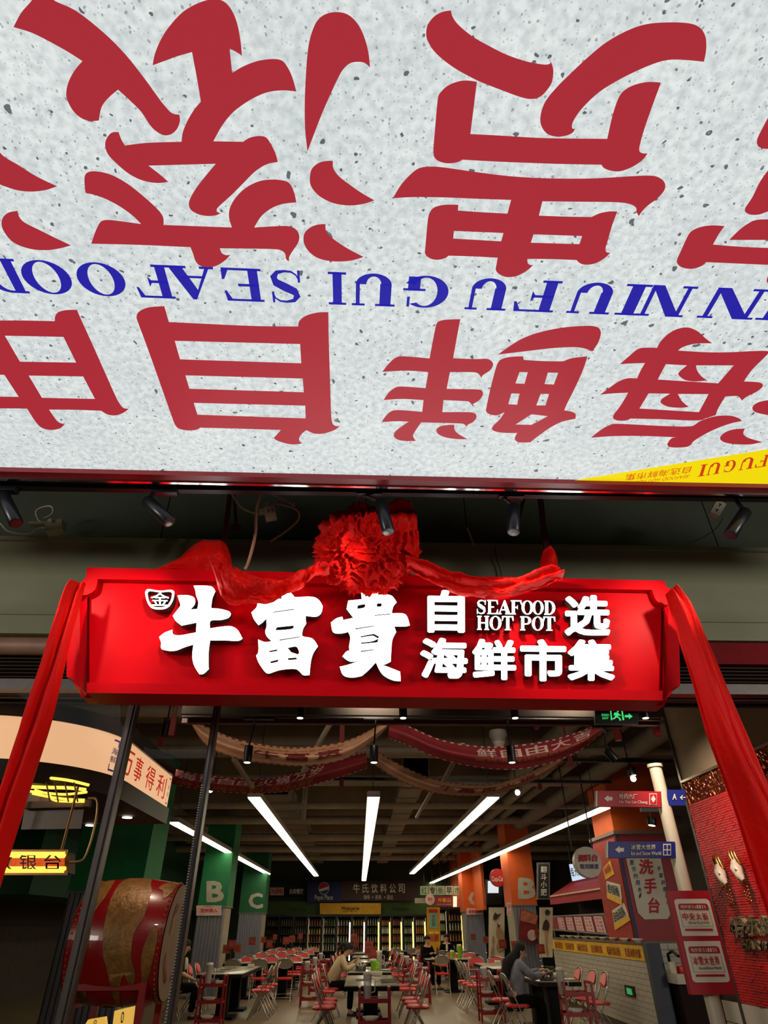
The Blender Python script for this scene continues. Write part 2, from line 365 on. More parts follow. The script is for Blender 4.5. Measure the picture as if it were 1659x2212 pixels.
# ------------------------------------------------------------------ overhead light box
BZ = 3.95
lb = thing('ceiling_light_box', 'huge backlit ceiling light box with upside-down red characters and blue lettering overhead', 'light box', (0, 2, BZ))
def LB(px, py): return AZ(px, py, BZ)
def lbz(dz): return lambda px, py: AZ(px, py, BZ) + Vector((0, 0, dz))
p1, p2 = LB(0, 1009), LB(1659, 1045); ex = (p2 - p1).normalized(); ey = Vector((-ex.y, ex.x, 0))
E0 = p1 - ex * 2.0; E1 = p2 + ex * 2.0; DEP = 5.2
panel = MB().plate([E0 - ey * DEP, E1 - ey * DEP, E1, E0], (0, 0, -1), .03)
pn = panel.build('lit_panel', stone_panel(), lb)
fr = M('frame_red', (136, 24, 34), 0.35, var=.05); chrome = M('chrome_edge', (225, 215, 220), 0.12, 1.0, var=.03)
def strip(a, b, z0, z1, name, mat):             # bar along the far edge
    q = MB(); P = [E0 + ey * a, E1 + ey * a, E1 + ey * b, E0 + ey * b]
    q.add([p + Vector((0, 0, z0)) for p in P] + [p + Vector((0, 0, z1)) for p in P], [(0, 3, 2, 1), (4, 5, 6, 7), (0, 1, 5, 4), (1, 2, 6, 5), (2, 3, 7, 6), (3, 0, 4, 7)])
    return q.build(name, mat, lb)
strip(0, .065, -.035, .2, 'frame', fr)
strip(.065, .085, -.045, .2, 'chrome_edge', chrome)
strip(-.0, .085, .1, .25, 'frame_side', fr)
for (a, s) in ((E0, 1), (E1, -1)):
    P = [a - ey * DEP, a - ey * DEP - ex * .08 * s, a - ex * .08 * s, a]
    q = MB().add([p + Vector((0, 0, -.035)) for p in P] + [p + Vector((0, 0, .2)) for p in P], [(0, 3, 2, 1), (4, 5, 6, 7), (0, 1, 5, 4), (1, 2, 6, 5), (2, 3, 7, 6), (3, 0, 4, 7)])
    q.build('frame', fr, lb)
P = [E0, E1, E1 - ey * DEP, E0 - ey * DEP]
MB().add([p + Vector((0, 0, .16)) for p in P] + [p + Vector((0, 0, .2)) for p in P], [(0, 3, 2, 1), (4, 5, 6, 7)]).build('backing', M('box_back', (60, 60, 60), .8), lb)
inkr = emit_print('ink_red', (166, 42, 54), 1.0); inkb = emit_print('ink_blue', (36, 32, 160), 1.0)
inkw = emit_print('ink_outline', (232, 214, 216), 1.0); inky = emit_print('ink_yellow', (236, 214, 8), 1.0)
def printed(name, loops, mat=inkr, dz=-.004, parent=lb):
    vs, fs = shape_mesh(loops); f = lbz(dz)
    return MB().add([f(v[0], v[1]) for v in vs], fs).build(name, mat, parent)
def TR(sc_, ox, oy): return lambda *S: [smooth(s, sc_, ox, oy) for s in S]
A1 = TR(1.9988, 0, 0); A2 = TR(2.0012, 830, 0); A3 = TR(1.9988, 0, 550); A4 = TR(1.9313, 800, 550)
for s in A1(
 "60,115* 92,55 135,5 170,-40 240,-60 225,-8 330,45 450,140 540,230 620,330 700,440 735,480 752,490 775,493* 778,520 765,555 740,577 710,582 680,568 650,540 610,480 560,430 511,385* 470,420 440,460 428,518* 400,520 360,512 320,480 292,430 288,390 300,345 325,300 357,262* 300,225 220,180 140,140",
 "660,280* 670,230 695,170 730,115 790,50 860,10 920,-5 965,3 1000,40 1025,100 1040,180 1045,238* 1020,222 992,208* 1003,313* 1050,285 1110,262 1170,253 1215,258 1240,285 1262,330 1280,393* 1220,388 1150,398 1080,430 1010,480 960,540 922,608* 1050,610* 1080,592 1120,585 1150,592 1170,620 1190,660 1200,697* 1150,708 1100,740 1050,790 1000,840 950,885 937,900 938,912 953,918* 930,928 890,930 850,920 822,900 817,870 835,830 870,780 932,705* 642,713* 690,750 728,783* 680,788 620,778 560,750 500,700 465,660 455,620 465,590 485,570 513,568* 525,600 540,626* 620,616 700,612 785,610* 790,570 810,520 840,470 868,437* 850,330 830,223* 770,240 715,260",
 "1328,652* 1318,560 1316,450 1320,340 1328,230 1340,160 1365,95 1400,62 1450,50 1500,60 1540,95 1570,150 1590,220 1598,290* 1575,270 1545,265 1510,272 1480,300 1455,345 1425,410 1390,490 1355,580",
 "1437,692* 1440,725 1465,760 1510,795 1560,830 1617,863* 1570,878 1510,885 1440,875 1380,845 1345,805 1338,770 1345,730 1370,705 1400,694",
 "1405,965* 1410,1000 1440,1030 1500,1070 1570,1107* 1520,1122 1450,1127 1380,1115 1335,1085 1312,1045 1315,1005 1340,980 1370,968",
 "-60,600* 0,655 20,675 80,710 160,760 248,802* 200,818 140,825 80,820 30,805 0,793 -60,760*",
 "77,908* 85,935 110,960 170,990 240,1025 308,1057* 260,1070 200,1078 130,1072 60,1045 20,1000 8,965 15,935 40,915",
 "395,1050* 410,1005 432,960 455,948 500,950 610,965* 575,930 520,890 460,858 410,840 370,830* 366,790 368,755 385,740 420,738 480,752 550,790 620,845 680,900 705,935 707,969* 1002,980* 990,940 992,900 1015,855 1060,810 1120,780 1180,773 1235,780 1258,800 1272,835 1280,872* 1230,877 1180,893 1130,930 1098,980* 1200,974 1250,975 1280,990 1292,1015 1288,1045 1265,1080 1250,1105 1247,1127* 1235,1115 1232,1095 1215,1080 1170,1073 950,1070* 958,1090 975,1099 995,1098* 975,1120 940,1143 900,1153 865,1145 845,1125 835,1095 823,1065* 600,1055"):
    printed('character_stroke', [s])
for s in A2(
 "288,43* 295,70 320,105 380,155 450,195 530,235 620,265 690,277 712,275 720,265* 730,300 725,350 705,385 675,415 640,426 590,418 500,385 400,345 300,290 225,230 190,180 181,145 188,105 215,70 250,50",
 "1380,265* 1310,258 1240,256 1180,268 1100,300 1010,345 930,395 860,460 820,515 810,545 814,555 824,553* 815,570 790,583 750,589 710,580 685,555 674,520 680,475 700,430 745,375 800,320 880,245 960,180 1050,130 1130,103 1220,95 1310,98 1360,115 1385,150 1391,190 1388,230",
 "400,352* 388,450 372,577* 520,585 700,595 963,598* 985,500 1010,425 1035,390 1080,365 1140,352 1195,355* 1160,450 1125,550 1105,620 1102,650 1115,660 1137,661* 1115,690 1070,720 1020,738 980,736 950,725 938,710* 740,706 500,697 337,688* 320,698 285,704 250,700 222,685 212,655 218,570 232,420 245,395 275,368 320,350 360,346",
 "1700,430* 1650,520 1612,595 1610,620 1625,637 1665,642 1730,640*",
 "1730,690* 1680,710 1625,780 1590,850 1560,895 1558,912 1580,925 1620,925 1665,910 1730,900*",
 "1490,1035* 1530,995 1570,965 1610,948 1680,946* 1730,946* 1730,1035*",
 "1470,975* 1445,1010 1420,1055* 1550,1065 1730,1072* 1730,1146* 1550,1138 1390,1131* 1370,1148 1330,1160 1290,1155 1268,1140 1265,1120 1280,1085 1310,1020 1330,995 1370,978 1420,972",
 "1675,1170* 1656,1195 1655,1220 1690,1240* 1720,1200*"):
    printed('character_stroke', [s])
printed('character_stroke', A2(
 "37,855* 70,800 110,755 150,725 200,718 260,722 400,742 550,760 720,769 900,769 1060,760 1150,757 1190,767 1212,790 1210,820 1180,855 1140,885 1115,910 1100,932* 1090,915 1087,895 1060,880 1000,872 850,870 683,868* 668,930* 780,934 895,936* 930,920 970,912 1007,912* 985,970 965,1040 955,1075 960,1088 977,1090* 950,1115 915,1135 880,1142 850,1138 830,1122* 730,1118 618,1117* 620,1135 630,1143 643,1143* 620,1165 580,1188 535,1196 500,1185 482,1165 485,1140 490,1112* 380,1106 278,1103* 260,1115 225,1121 195,1113 177,1095 178,1060 188,950 195,920 215,895 260,883 320,883* 318,908* 420,915 532,921* 548,862* 400,857 250,851 120,850",
 "301,996* 515,1005* 505,1041* 298,1029*", "645,1011* 855,1018* 843,1053* 633,1047*"))
printed('character', A3(
 "-60,282* 100,282* 237,285* 240,262 255,245 290,237 333,236* 350,275 400,385 460,520 505,620 525,652 540,662 557,663* 535,680 500,692 465,688 437,672* 330,668 213,667* 235,700 255,722 280,730* 260,748 220,755 180,745 155,720 135,690 118,663* 60,662* -60,662*",
 "22,348* 275,353* 330,464* 87,460*", "125,520* 360,524* 411,621* 182,616*", "-60,515* 20,517* 82,612* -60,610*"))
printed('character', A3(
 "590,270 600,245 640,226 710,220* 720,255 730,289* 900,297 1100,306 1288,308* 1292,285 1320,262 1370,248 1418,246* 1420,380 1426,560 1430,690 1435,725 1450,738 1468,738* 1445,755 1400,770 1360,771 1335,762 1323,756* 1305,770 1292,790 1295,805 1307,812* 1270,818 1230,812 1195,800 1182,790* 1200,770 1213,755* 1050,750 866,745* 845,755 810,757 775,750 757,733 740,690 680,520 630,380 600,300",
 "755,370* 1296,384* 1301,467* 778,450*", "801,519* 1307,533* 1312,592* 818,577*", "837,638* 1318,650* 1320,705* 853,689*"))
printed('character', A4(
 "375,267* 365,320 345,430* 440,434 480,432 500,438 512,455 500,480 470,500 463,513* 455,500 440,490 400,488 332,488* 318,558* 440,560 462,563 470,580 455,605 430,620 425,628* 418,618 405,610 305,605* 300,655* 410,655 435,660 443,675 430,695 408,707 400,717* 392,706 370,702 212,698* 190,730 178,755 190,775* 150,776 115,770 98,755 105,735 130,715 160,695* 110,693 47,697* 65,670 90,650 130,647 216,654* 222,605* 130,600 55,605* 75,575 100,555 130,548 230,555* 242,488* 150,482 50,487* 75,455 105,428 140,422 247,431* 260,360 272,300 280,280 310,270"))
printed('character', A4("350,708* 352,730 370,748 405,768* 370,768 320,762 285,748 275,730 290,715 320,709"))
printed('character', A4(
 "905,422* 890,470 860,540 820,620 808,648* 835,652 855,662 855,683* 800,695 750,720 700,755 667,781* 640,782 615,780 602,765 612,742* 570,742 530,738 508,728 512,712 540,685 560,655* 530,668 500,665 483,652 485,630 500,560 525,465 540,438 580,425 636,422* 640,437* 720,442 805,443* 840,430",
 "622,488* 656,488* 643,537* 605,535*", "740,490* 783,491* 765,540* 726,538*", "588,577* 622,578* 612,624* 575,622*", "710,579* 745,579* 730,627* 692,627*", "672,664* 740,672* 672,708* 605,707*"))
printed('character', A4("532,415* 580,380 640,345 720,318 820,300 920,295 950,302 961,325 950,365 925,402* 895,390 850,384 760,388 640,402"))
printed('character', A4(
 "1425,368* 1395,345 1365,318 1325,302 1280,308 1240,330 1210,360 1195,387* 1150,386 1115,392 1080,420 1040,455* 1090,452 1145,450* 1125,485 1112,515* 1070,514 1030,530 995,555 958,582* 1010,577 1075,574* 1045,625 1015,665 1012,680 1030,690 1065,690 1085,682* 1220,685 1330,690 1380,688 1400,680 1440,668* 1450,640 1480,590* 1530,588 1545,600 1548,608* 1570,590 1610,570 1635,550 1635,538 1615,530 1557,527* 1590,480 1640,430 1659,410 1655,400 1600,400 1500,405 1400,405 1283,398* 1300,385 1340,372 1380,368",
 "1232,455* 1320,460* 1290,485 1285,500 1310,520 1350,527 1405,523* 1380,505 1362,480 1358,460* 1515,460* 1450,535* 1198,519*",
 "1160,577* 1250,578* 1215,600 1210,615 1240,632 1290,637 1328,633* 1300,610 1282,579* 1410,580* 1370,655* 1122,640*"))
for s in A4("920,762* 960,730 1000,708 1040,704 1200,712 1310,715 1345,712 1380,690 1440,672 1500,670 1535,680 1550,692* 1500,703 1440,725 1390,750 1350,775 1338,790* 1320,800 1280,803 1245,800 1238,788 1255,765 1275,760* 1150,755 1020,755",
 "1562,723* 1555,745 1575,762 1635,780* 1580,790 1510,788 1470,778 1458,762 1475,742 1510,728", "1730,596* 1659,605 1615,615 1593,635 1605,655 1659,668* 1730,672*"):
    printed('character_stroke', [s])
# blue line of capitals, read from the other side
for ch, x0, x1 in (('D', -42, 54), ('O', 47, 156), ('O', 166, 272), ('F', 287, 375), ('A', 365, 470), ('E', 480, 570), ('S', 580, 654), ('I', 706, 751), ('U', 760, 855), ('G', 868, 969), ('U', 1007, 1101), ('F', 1110, 1208), ('U', 1230, 1331), ('I', 1332, 1403), ('N', 1382, 1495), ('N', 1516, 1650), ('I', 1640, 1720)):
    xm = (x0 + x1) / 2; yb = 560 + (xm - 50) * .0405; yt = 633 + (xm - 50) * .0365; ym = (yb + yt) / 2
    sl = abs((xm - 770) / (2150 - ym) * 70) * (.3 if ch not in 'OG' else .15)
    a = AZ(x1 - sl / 2, ym + (x1 - xm) * .038, BZ); b = AZ(x0 + sl / 2, ym - (xm - x0) * .038, BZ)
    u = (b - a); v = Vector((u.y, -u.x, 0)).normalized() * -1
    c0 = AZ(xm, yb, BZ); c1 = AZ(xm, yt, BZ); h = abs((c1 - c0).dot(v)); 
    if v.dot(c1 - c0) < 0: v = -v
    o_ = (a + b) / 2 - u / 2 - v * h / 2
    f = lambda x, y, o_=o_, u=u, v=v, h=h: o_ + u * x + v * h * y + Vector((0, 0, -.004))
    mm = MB()
    for lp in serif(ch, .26):
        vs, fs = shape_mesh([lp]); mm.add([f(p[0], p[1]) for p in vs], fs)
    mm.build('letter', inkb, lb)
# yellow corner band
by = MB().add([lbz(-.006)(x, y) for x, y in ((1240, 1036), (1675, 966), (1700, 1040), (1660, 1044))], [(0, 1, 2, 3)]).build('yellow_band', inky, lb)
inkr2 = emit_print('ink_band_red', (196, 60, 24), 1.0)
def bandq(x0, y0, x1, y1, h0, h1): # right-to-left upside-down text: baseline on the upper side
    return [lbz(-.009)(x1, y1), lbz(-.009)(x0, y0), lbz(-.009)(x0 - 4, y0 + h0), lbz(-.009)(x1 - 6, y1 + h1)]
put_text('自选海鲜市集', bandq(1352, 1022, 1494, 1005, 15, 15), inkr2, lb, off=0)
put_text('SEAFOOD HOT POT', bandq(1372, 1036, 1490, 1023, 7, 7), inkr2, lb, off=0)
for ch, a, b in (('I', 1512, 1530), ('U', 1532, 1560), ('G', 1566, 1592), ('U', 1602, 1632), ('F', 1636, 1662)):
    ya = 1008 - (a - 1512) * .155; yb = 1008 - (b - 1512) * .155
    put_serif(ch, [lbz(-.009)(b, yb - 6), lbz(-.009)(a, ya - 6), lbz(-.009)(a - 8, ya + 20), lbz(-.009)(b - 8, yb + 20)], inkr2, lb, 'letter', off=0)
# hanging rods of the box
for xx in (-1.6, 1.8):
    MB().tube([(xx, 2.6, BZ + .2), (xx, 2.6, 5.6)], .02, 6).build('rod', M('steel', (110, 110, 110), .4, .9), lb)
# ------------------------------------------------------------------ track with spotlights under the box edge
blk = M('black_metal', (16, 16, 18), 0.4, .3, var=.05); blks = M('black_satin', (34, 36, 42), 0.3, .5, var=.05)
TY = 3.32; TZ = AY(830, 1066, TY).z
tr = thing('spotlight_track', 'long black spotlight track along the far edge of the overhead light box', 'track', (0, TY, TZ))
a = AY(-200, 1048, TY, .012); b = AY(1860, 1080, TY, .012)
MB().bar(a, b, .045, .035).build('rail', blk, tr)
MB().bar(a + Vector((0, 0, .03)), b + Vector((0, 0, .03)), .05, .03).build('mount', M('track_mount', (10, 10, 12), .7), tr)
def track_spot(px, py, tip, label, lamp=None):
    k = .012; c = AY(px, py, TY, k); e = AY(tip[0], tip[1], TY - .05, k); t_ = AY(tip[2], tip[3], TY - .02, k)
    t = thing('track_spotlight', label, 'spotlight', c, 'spotlights under the light box edge')
    MB().bevbox(c.x - .02, TY - .03 + k * c.x, c.z - .02, c.x + .155, TY + .03 + k * c.x, c.z + .016, .004).build('adapter', blks, t)
    MB().tube([c, t_], .013, 8).build('stem', blk, t)
    d = (e - t_).normalized()
    hd = MB().tube([t_ - d * .005, t_ + d * .004, e - d * .004, e], [.036, .042, .042, .038], 20).build('head', blks, t)
    MB().tube([e - d * .02, e + d * .001], .032, 16).build('lens', M('lamp_lens', (30, 30, 30), .2), hd)
    if lamp:
        ld = bpy.data.lights.new('spot', 'SPOT'); lo = bpy.data.objects.new('spot_lamp', ld); COL.objects.link(lo); lo.parent = t
        ld.energy = lamp[3]; ld.color = (1, .80, .62); ld.spot_size = math.radians(lamp[4]); ld.spot_blend = .9; ld.shadow_soft_size = .03
        tgt = Vector(lamp[:3]); p = e + d * .02; lo.location = p - Vector(t.location)
        lo.rotation_euler = (tgt - p).to_track_quat('-Z', 'Y').to_euler()
T3 = 'black cylinder spotlight clipped to the track, '
sL = AY(270, 1350, 3.95, .021); sM = AY(1190, 1360, 3.95, .021); sR = AY(1390, 1340, 3.95, .021); sC = AY(560, 1250, 3.9, .021); sB = AY(780, 1230, 3.85)
track_spot(-14, 1058, (35, 1130, 6, 1070), T3 + 'leftmost, cut by the left picture edge', (sL.x, sL.y, sL.z, 34, 75))
track_spot(334, 1062, (367, 1127, 318, 1082), T3 + 'second from the left, tilted to the right', (sL.x, sL.y, sL.z, 40, 62))
track_spot(776, 1066, (839, 1149, 822, 1084), T3 + 'in front of the silk flower ball', (sC.x, sC.y, sC.z, 18, 80))
track_spot(1082, 1072, (1109, 1150, 1110, 1094), T3 + 'upright, fourth from the left', (sM.x, sM.y, sM.z, 45, 80))
track_spot(1583, 1072, (1577, 1156, 1610, 1106), T3 + 'rightmost, tilted to the left', (sR.x, sR.y, sR.z, 42, 62))
# ------------------------------------------------------------------ red sign board
SY, SK = 3.95, .021
sn = Vector((SK, -1, 0)).normalized()           # towards the camera
def SP(w=0.0): return lambda px, py: AY(px, py, SY, SK) + sn * w
sgn = thing('entrance_sign', 'large red lacquered sign board with glowing white characters over the entrance', 'sign', SP()(815, 1502))
red = M('lacquer_red', (206, 2, 18), 0.42, var=.05)
red.node_tree.nodes['Principled BSDF'].inputs['Specular IOR Level'].default_value = .06
outer = smooth("193,1233* 192,1252 180,1266 150,1272* 139,1300* 136,1455* 152,1460 164,1476 168,1500* 193,1502* 1445,1518* 1446,1505 1458,1484 1478,1475* 1474,1300* 1447,1279* 1434,1274 1429,1261*", n=5)
vs, fs = shape_mesh([outer], 1.0)
q = MB(); fa, fb = SP(-.06), SP(-.2)
q.add([(fa if v[2] > 0 else fb)(v[0], v[1]) for v in vs], fs); q.build('back_board', red, sgn)
vs, fs = shape_mesh([smooth("216,1258* 211,1280 193,1291* 193,1484* 1424,1500* 1429,1312* 1412,1302 1404,1282*", n=5)])
MB().add([SP(0.0)(v[0], v[1]) for v in vs], fs).build('front_panel', red, sgn)
def band(pl, w0, w1, name, mat):
    vs, fs = shape_mesh([pl], 1.0); a, b = SP(w0), SP(w1)
    return MB().add([(a if v[2] > 0 else b)(v[0], v[1]) for v in vs], fs).build(name, mat, sgn)
band(smooth("193,1233* 1429,1261* 1434,1274 1447,1280* 1440,1310 1429,1314* 1412,1304 1402,1281* 216,1258* 211,1280 193,1292* 170,1290 180,1266 190,1255", n=4), .05, -.06, 'top_frame', red)
band([(193, 1480), (1424, 1497), (1425, 1518), (193, 1502)], .05, -.06, 'bottom_frame', red)
dred = red
for pl, ws in ((((193, 1290), (193, 1502), (168, 1500), (136, 1455), (139, 1292)), (.04, .04, -.1, -.16, -.16)), (((1429, 1312), (1474, 1300), (1478, 1475), (1446, 1510), (1425, 1518)), (.04, -.16, -.16, -.1, .04))):
    MB().add([SP(w_)(x, y) for (x, y), w_ in zip(pl, ws)], [(0, 1, 2, 3, 4)]).build('side_wing', dred, sgn)
face = emit_print('letter_face', (255, 255, 250), LETTER_EMIT); ret = M('letter_return', (72, 76, 72), .4, .5, var=.05)
FW = .075
def chan(loops, name='channel_letter'):
    a, b, c_ = SP(FW), SP(.02), SP(FW + .003)
    vs, fs = shape_mesh(loops, 1.0)
    r_ = MB().add([(a if v[2] > 0 else b)(v[0], v[1]) for v in vs], fs).build(name, ret, sgn)
    vs, fs = shape_mesh(loops)
    MB().add([c_(v[0], v[1]) for v in vs], fs).build('lit_face', face, r_); return r_
A7 = TR(2.765, 300, 1250)
chan(A7("340,72* 440,75 468,105* 450,150 443,205* 500,210 550,225 560,240* 545,262 500,275 440,280 437,325* 500,315 560,312 600,335 628,385* 600,398 520,395 438,395* 430,450 428,520 430,565* 400,592 375,595* 345,545 333,490 340,420* 290,435 240,455 200,458* 160,450 148,435 150,410 138,375* 170,350 215,333* 222,360 265,365 355,348* 358,290* 320,298 270,308* 235,280 218,250* 245,215 262,190 255,160 245,130* 300,128 340,140 350,165* 345,185 322,213* 362,210* 368,170 355,130 350,100"))
chan(A7("855,128* 870,108 900,103 935,140* 1040,138 1080,160 1100,195* 1090,235 1060,255 1000,250* 1000,280 1003,295* 985,325 978,355* 985,372 1040,385 1072,430* 1045,470 1030,520 1022,600* 985,600 960,575 930,563 850,570 790,590* 765,585 725,530 708,485* 722,460 720,390* 760,405 800,400* 770,370 762,340 770,310 768,266* 745,290 722,305* 695,270 680,230* 710,200 720,165 745,152* 770,160 860,148*",
 "808,226* 930,208* 932,214* 808,232*", "822,335* 828,320 850,315 930,307* 920,327 850,335*", "845,390* 968,371* 968,377* 845,397*", "782,458* 835,447* 830,459* 785,466*", "892,440* 945,432 962,470 950,478* 915,466*", "790,520* 842,507* 836,522* 795,531*", "893,500* 945,496* 950,508* 898,512*"))
chan(A7("1325,110* 1345,92 1375,88 1415,95 1425,125* 1500,128 1535,170* 1515,195 1505,235* 1585,240 1612,305* 1590,312 1520,312* 1532,345* 1510,390 1503,450 1500,520* 1470,535 1448,540* 1480,550 1555,580* 1558,635* 1510,630 1450,595 1412,525* 1370,570 1330,605* 1270,615 1220,600 1200,550* 1245,540 1320,515* 1260,520 1215,490* 1240,460 1258,455* 1255,430 1262,380 1250,345* 1200,355 1160,345 1148,290* 1180,265 1215,255* 1220,275* 1280,262* 1240,210* 1250,160* 1330,152*",
 "1303,205* 1308,188 1350,180* 1346,200 1308,209*", "1418,196* 1420,178 1448,175* 1445,195*", "1405,245* 1500,235* 1500,241* 1405,251*", "1290,324* 1400,307* 1400,313* 1290,331*", "1322,370* 1400,356* 1432,372* 1425,384* 1395,367* 1322,378*", "1322,408* 1390,400 1428,384* 1422,407* 1325,416*", "1322,457* 1400,447* 1400,453* 1325,464*"))
# round emblem
emb = smooth("320,1290 324,1284 332,1284 352,1287 372,1285 380,1287 382,1294 378,1310 368,1323 352,1327 334,1324 324,1310", n=4)
cxy = (351, 1304); emi = [(cxy[0] + (x - cxy[0]) * .84, cxy[1] + (y - cxy[1]) * .80) for x, y in emb]
er = chan([emb, emi], 'emblem')
def schar(s, x0, y0, x1, y1, bold=.035, sk=.012):
    w_ = x1 - x0
    def mp(w): 
        P_ = SP(w); return lambda u, v: P_(x0 + u * w_, y1 - v * (y1 - y0) + (u - .5) * w_ * sk)
    vs, fs = text_mesh(s, bold, .05); a, b, c_ = mp(FW), mp(.02), mp(FW + .003)
    r_ = MB().add([(a if v[2] > 0 else b)(v[0], v[1]) for v in vs], fs).build('channel_letter', ret, sgn)
    vs, fs = text_mesh(s, bold); MB().add([c_(v[0], v[1]) for v in vs], fs).build('lit_face', face, r_)
schar('金', 332, 1291, 371, 1319, .005)
for s, a, b, c, d in (('自', 920.5, 1285, 1000, 1376.5), ('选', 1212.6, 1296, 1309.4, 1383), ('海', 905, 1387.5, 1006, 1474), ('鲜', 1016, 1390, 1109, 1477), ('市', 1117.6, 1390.5, 1215.6, 1480), ('集', 1218.7, 1391, 1319, 1479)):
    schar(s, a, b, c, d)
def sser(word, xs, y0, y1):
    for ch, (a, b) in zip(word, xs):
        P0, P1 = SP(FW), SP(.02)
        q = [P0(a, y1 + (a - 1110) * .012), P0(b, y1 + (b - 1110) * .012), P0(b, y0 + (b - 1110) * .012), P0(a, y0 + (a - 1110) * .012)]
        r_ = put_serif(ch, q, ret, sgn, 'channel_letter', off=-.03, dep=.028, T=.26)
        f = put_serif(ch, q, face, r_, 'lit_face', off=.002, T=.26)
        
sser('SEAFOOD', ((1025, 1046), (1048, 1071), (1070, 1098), (1098, 1122), (1121, 1146), (1144, 1168), (1169, 1193)), 1307, 1337)
sser('HOTPOT', ((1026, 1052), (1053, 1078), (1079, 1104), (1118, 1142), (1143, 1168), (1167, 1193)), 1341, 1371)
# struts that carry the sign
sr = M('strut_red', (74, 16, 22), .5)
st = thing('hanging_strut', 'dark red steel strut pair carrying the sign, left, behind the bunched cloth', 'strut', AY(485, 1172, 4.15))
MB().bar(AY(483, 1185, 4.15), AY(500, 1040, 4.3), .035).build('strut', sr, st)
MB().bar(AY(511, 1140, 4.35), AY(503, 1040, 4.4), .025).build('strut', sr, st)
MB().box(*(AY(505, 1145, 4.36) - Vector((.03, .01, .01))), *(AY(515, 1136, 4.34) + Vector((.02, .02, .02)))).build('plate', sr, st)
st = thing('hanging_strut', 'dark red steel strut carrying the sign, right, wrapped in red cloth at its foot', 'strut', AY(1190, 1230, 4.1))
MB().bar(AY(1188, 1260, 4.05), AY(1164, 1050, 4.2), .04).build('strut', sr, st)
MB().bar(AY(1120, 1120, 4.3), AY(1136, 1060, 4.3), .03).build('strut', sr, st)
MB().bar(SP(-.13)(1188, 1270), AY(1188, 1255, 4.05), .04).build('foot', sr, st)
MB().bar(SP(-.13)(482, 1245), AY(483, 1183, 4.15), .035).build('foot', sr, sgn)
# ------------------------------------------------------------------ red silk
def silk_mat():
    m = M('red_silk', (214, 12, 6), 0.5, var=.10, scale=3, bump=.25, bscale=26)
    b = m.node_tree.nodes['Principled BSDF']; b.inputs['Sheen Weight'].default_value = .15; b.inputs['Specular IOR Level'].default_value = .12; b.inputs['Sheen Roughness'].default_value = .4
    b.inputs['Sheen Tint'].default_value = (1, .3, .25, 1); return m
silk = silk_mat()
def lerp(a, b, t): return a + (b - a) * t
def curve_at(P, t):
    n = len(P) - 1; x = min(max(t, 0), 1) * n; i = min(int(x), n - 1); t = x - i
    p0, p1, p2, p3 = P[max(i - 1, 0)], P[i], P[i + 1], P[min(i + 2, n)]
    return tuple((2 * b + (c - a) * t + (2 * a - 5 * b + 4 * c - d) * t * t + (3 * b - a - 3 * c + d) * t ** 3) / 2 for a, b, c, d in zip(p0, p1, p2, p3))
def cloth(name, A, Bd, Y, amp, folds, seed, nu=160, nv=44, k=0.0, diag=0.0, bulge=.05, long=1.0, **kw):
    """cloth between two pixel edges A and Bd lying near the depth Y(t)"""
    def fn(u, v):
        a = curve_at(A, u); b = curve_at(Bd, u)
        x, y = lerp(a[0], b[0], v), lerp(a[1], b[1], v); Y_ = Y(u) if callable(Y) else Y
        s = v + diag * u
        w_ = amp * (math.sin(s * folds * math.pi * 2 + seed) * .6 + math.sin(s * folds * 4.7 + seed * 2 + u * 3) * .4)
        w_ += amp * .9 * (noise.noise(Vector((u * 9 * long + seed, v * (3 + 2 * (1 - long)), seed))) + .6 * abs(noise.noise(Vector((u * 22 * long + seed, v * 9, seed)))) )
        w_ += bulge * math.sin(math.pi * v)
        return AY(x, y, Y_, k) + Vector((0, -w_, 0))
    m = MB().grid(fn, nu, nv)
    o = m.build(name, silk, kw.pop('parent', None), **kw)
    md = o.modifiers.new('thick', 'SOLIDIFY'); md.thickness = .004
    return o
FY = 3.78
gl = dict(cat='cloth')
cloth('silk_drape', [(150, 1278), (133, 1305), (112, 1370), (85, 1455), (52, 1550), (20, 1660), (-25, 1800), (-90, 2050)],
      [(187, 1262), (181, 1290), (160, 1370), (140, 1450), (113, 1550), (78, 1655), (33, 1800), (-40, 2050)], FY, .032, 2.3, 1.0, 160, 70, SK, .12, .10, .22,
      label='red silk drape hanging from the left end of the sign', **gl)
cloth('silk_drape', [(1437, 1284), (1453, 1345), (1478, 1430), (1510, 1540), (1545, 1640), (1582, 1730), (1612, 1822), (1659, 1968), (1700, 2100)],
      [(1452, 1276), (1495, 1310), (1530, 1390), (1570, 1490), (1612, 1590), (1665, 1710), (1720, 1830), (1800, 2000), (1870, 2140)], FY, .034, 2.4, 4.0, 160, 70, SK, -.08, .10, .22,
      label='red silk drape hanging from the right end of the sign', **gl)
cloth('silk_swag', [(458, 1225), (470, 1195), (500, 1222), (540, 1243), (585, 1250), (625, 1247), (660, 1232), (690, 1222), (712, 1228)],
      [(462, 1232), (478, 1285), (500, 1306), (545, 1308), (590, 1303), (630, 1286), (665, 1262), (690, 1245), (712, 1243)], 3.72, .045, 1.5, 2.2, 150, 44, SK, .35, .08,
      label='loose red silk swag between the left strut and the flower ball', **gl)
cloth('silk_swag', [(872, 1205), (905, 1217), (945, 1232), (990, 1246), (1040, 1255), (1090, 1253), (1130, 1244), (1175, 1232), (1200, 1235)],
      [(880, 1236), (910, 1250), (950, 1272), (1000, 1286), (1050, 1290), (1100, 1288), (1145, 1276), (1190, 1262), (1216, 1254)], 3.72, .05, 2.2, 5.2, 150, 44, SK, .5, .07,
      label='red silk swag between the flower ball and the right strut', **gl)
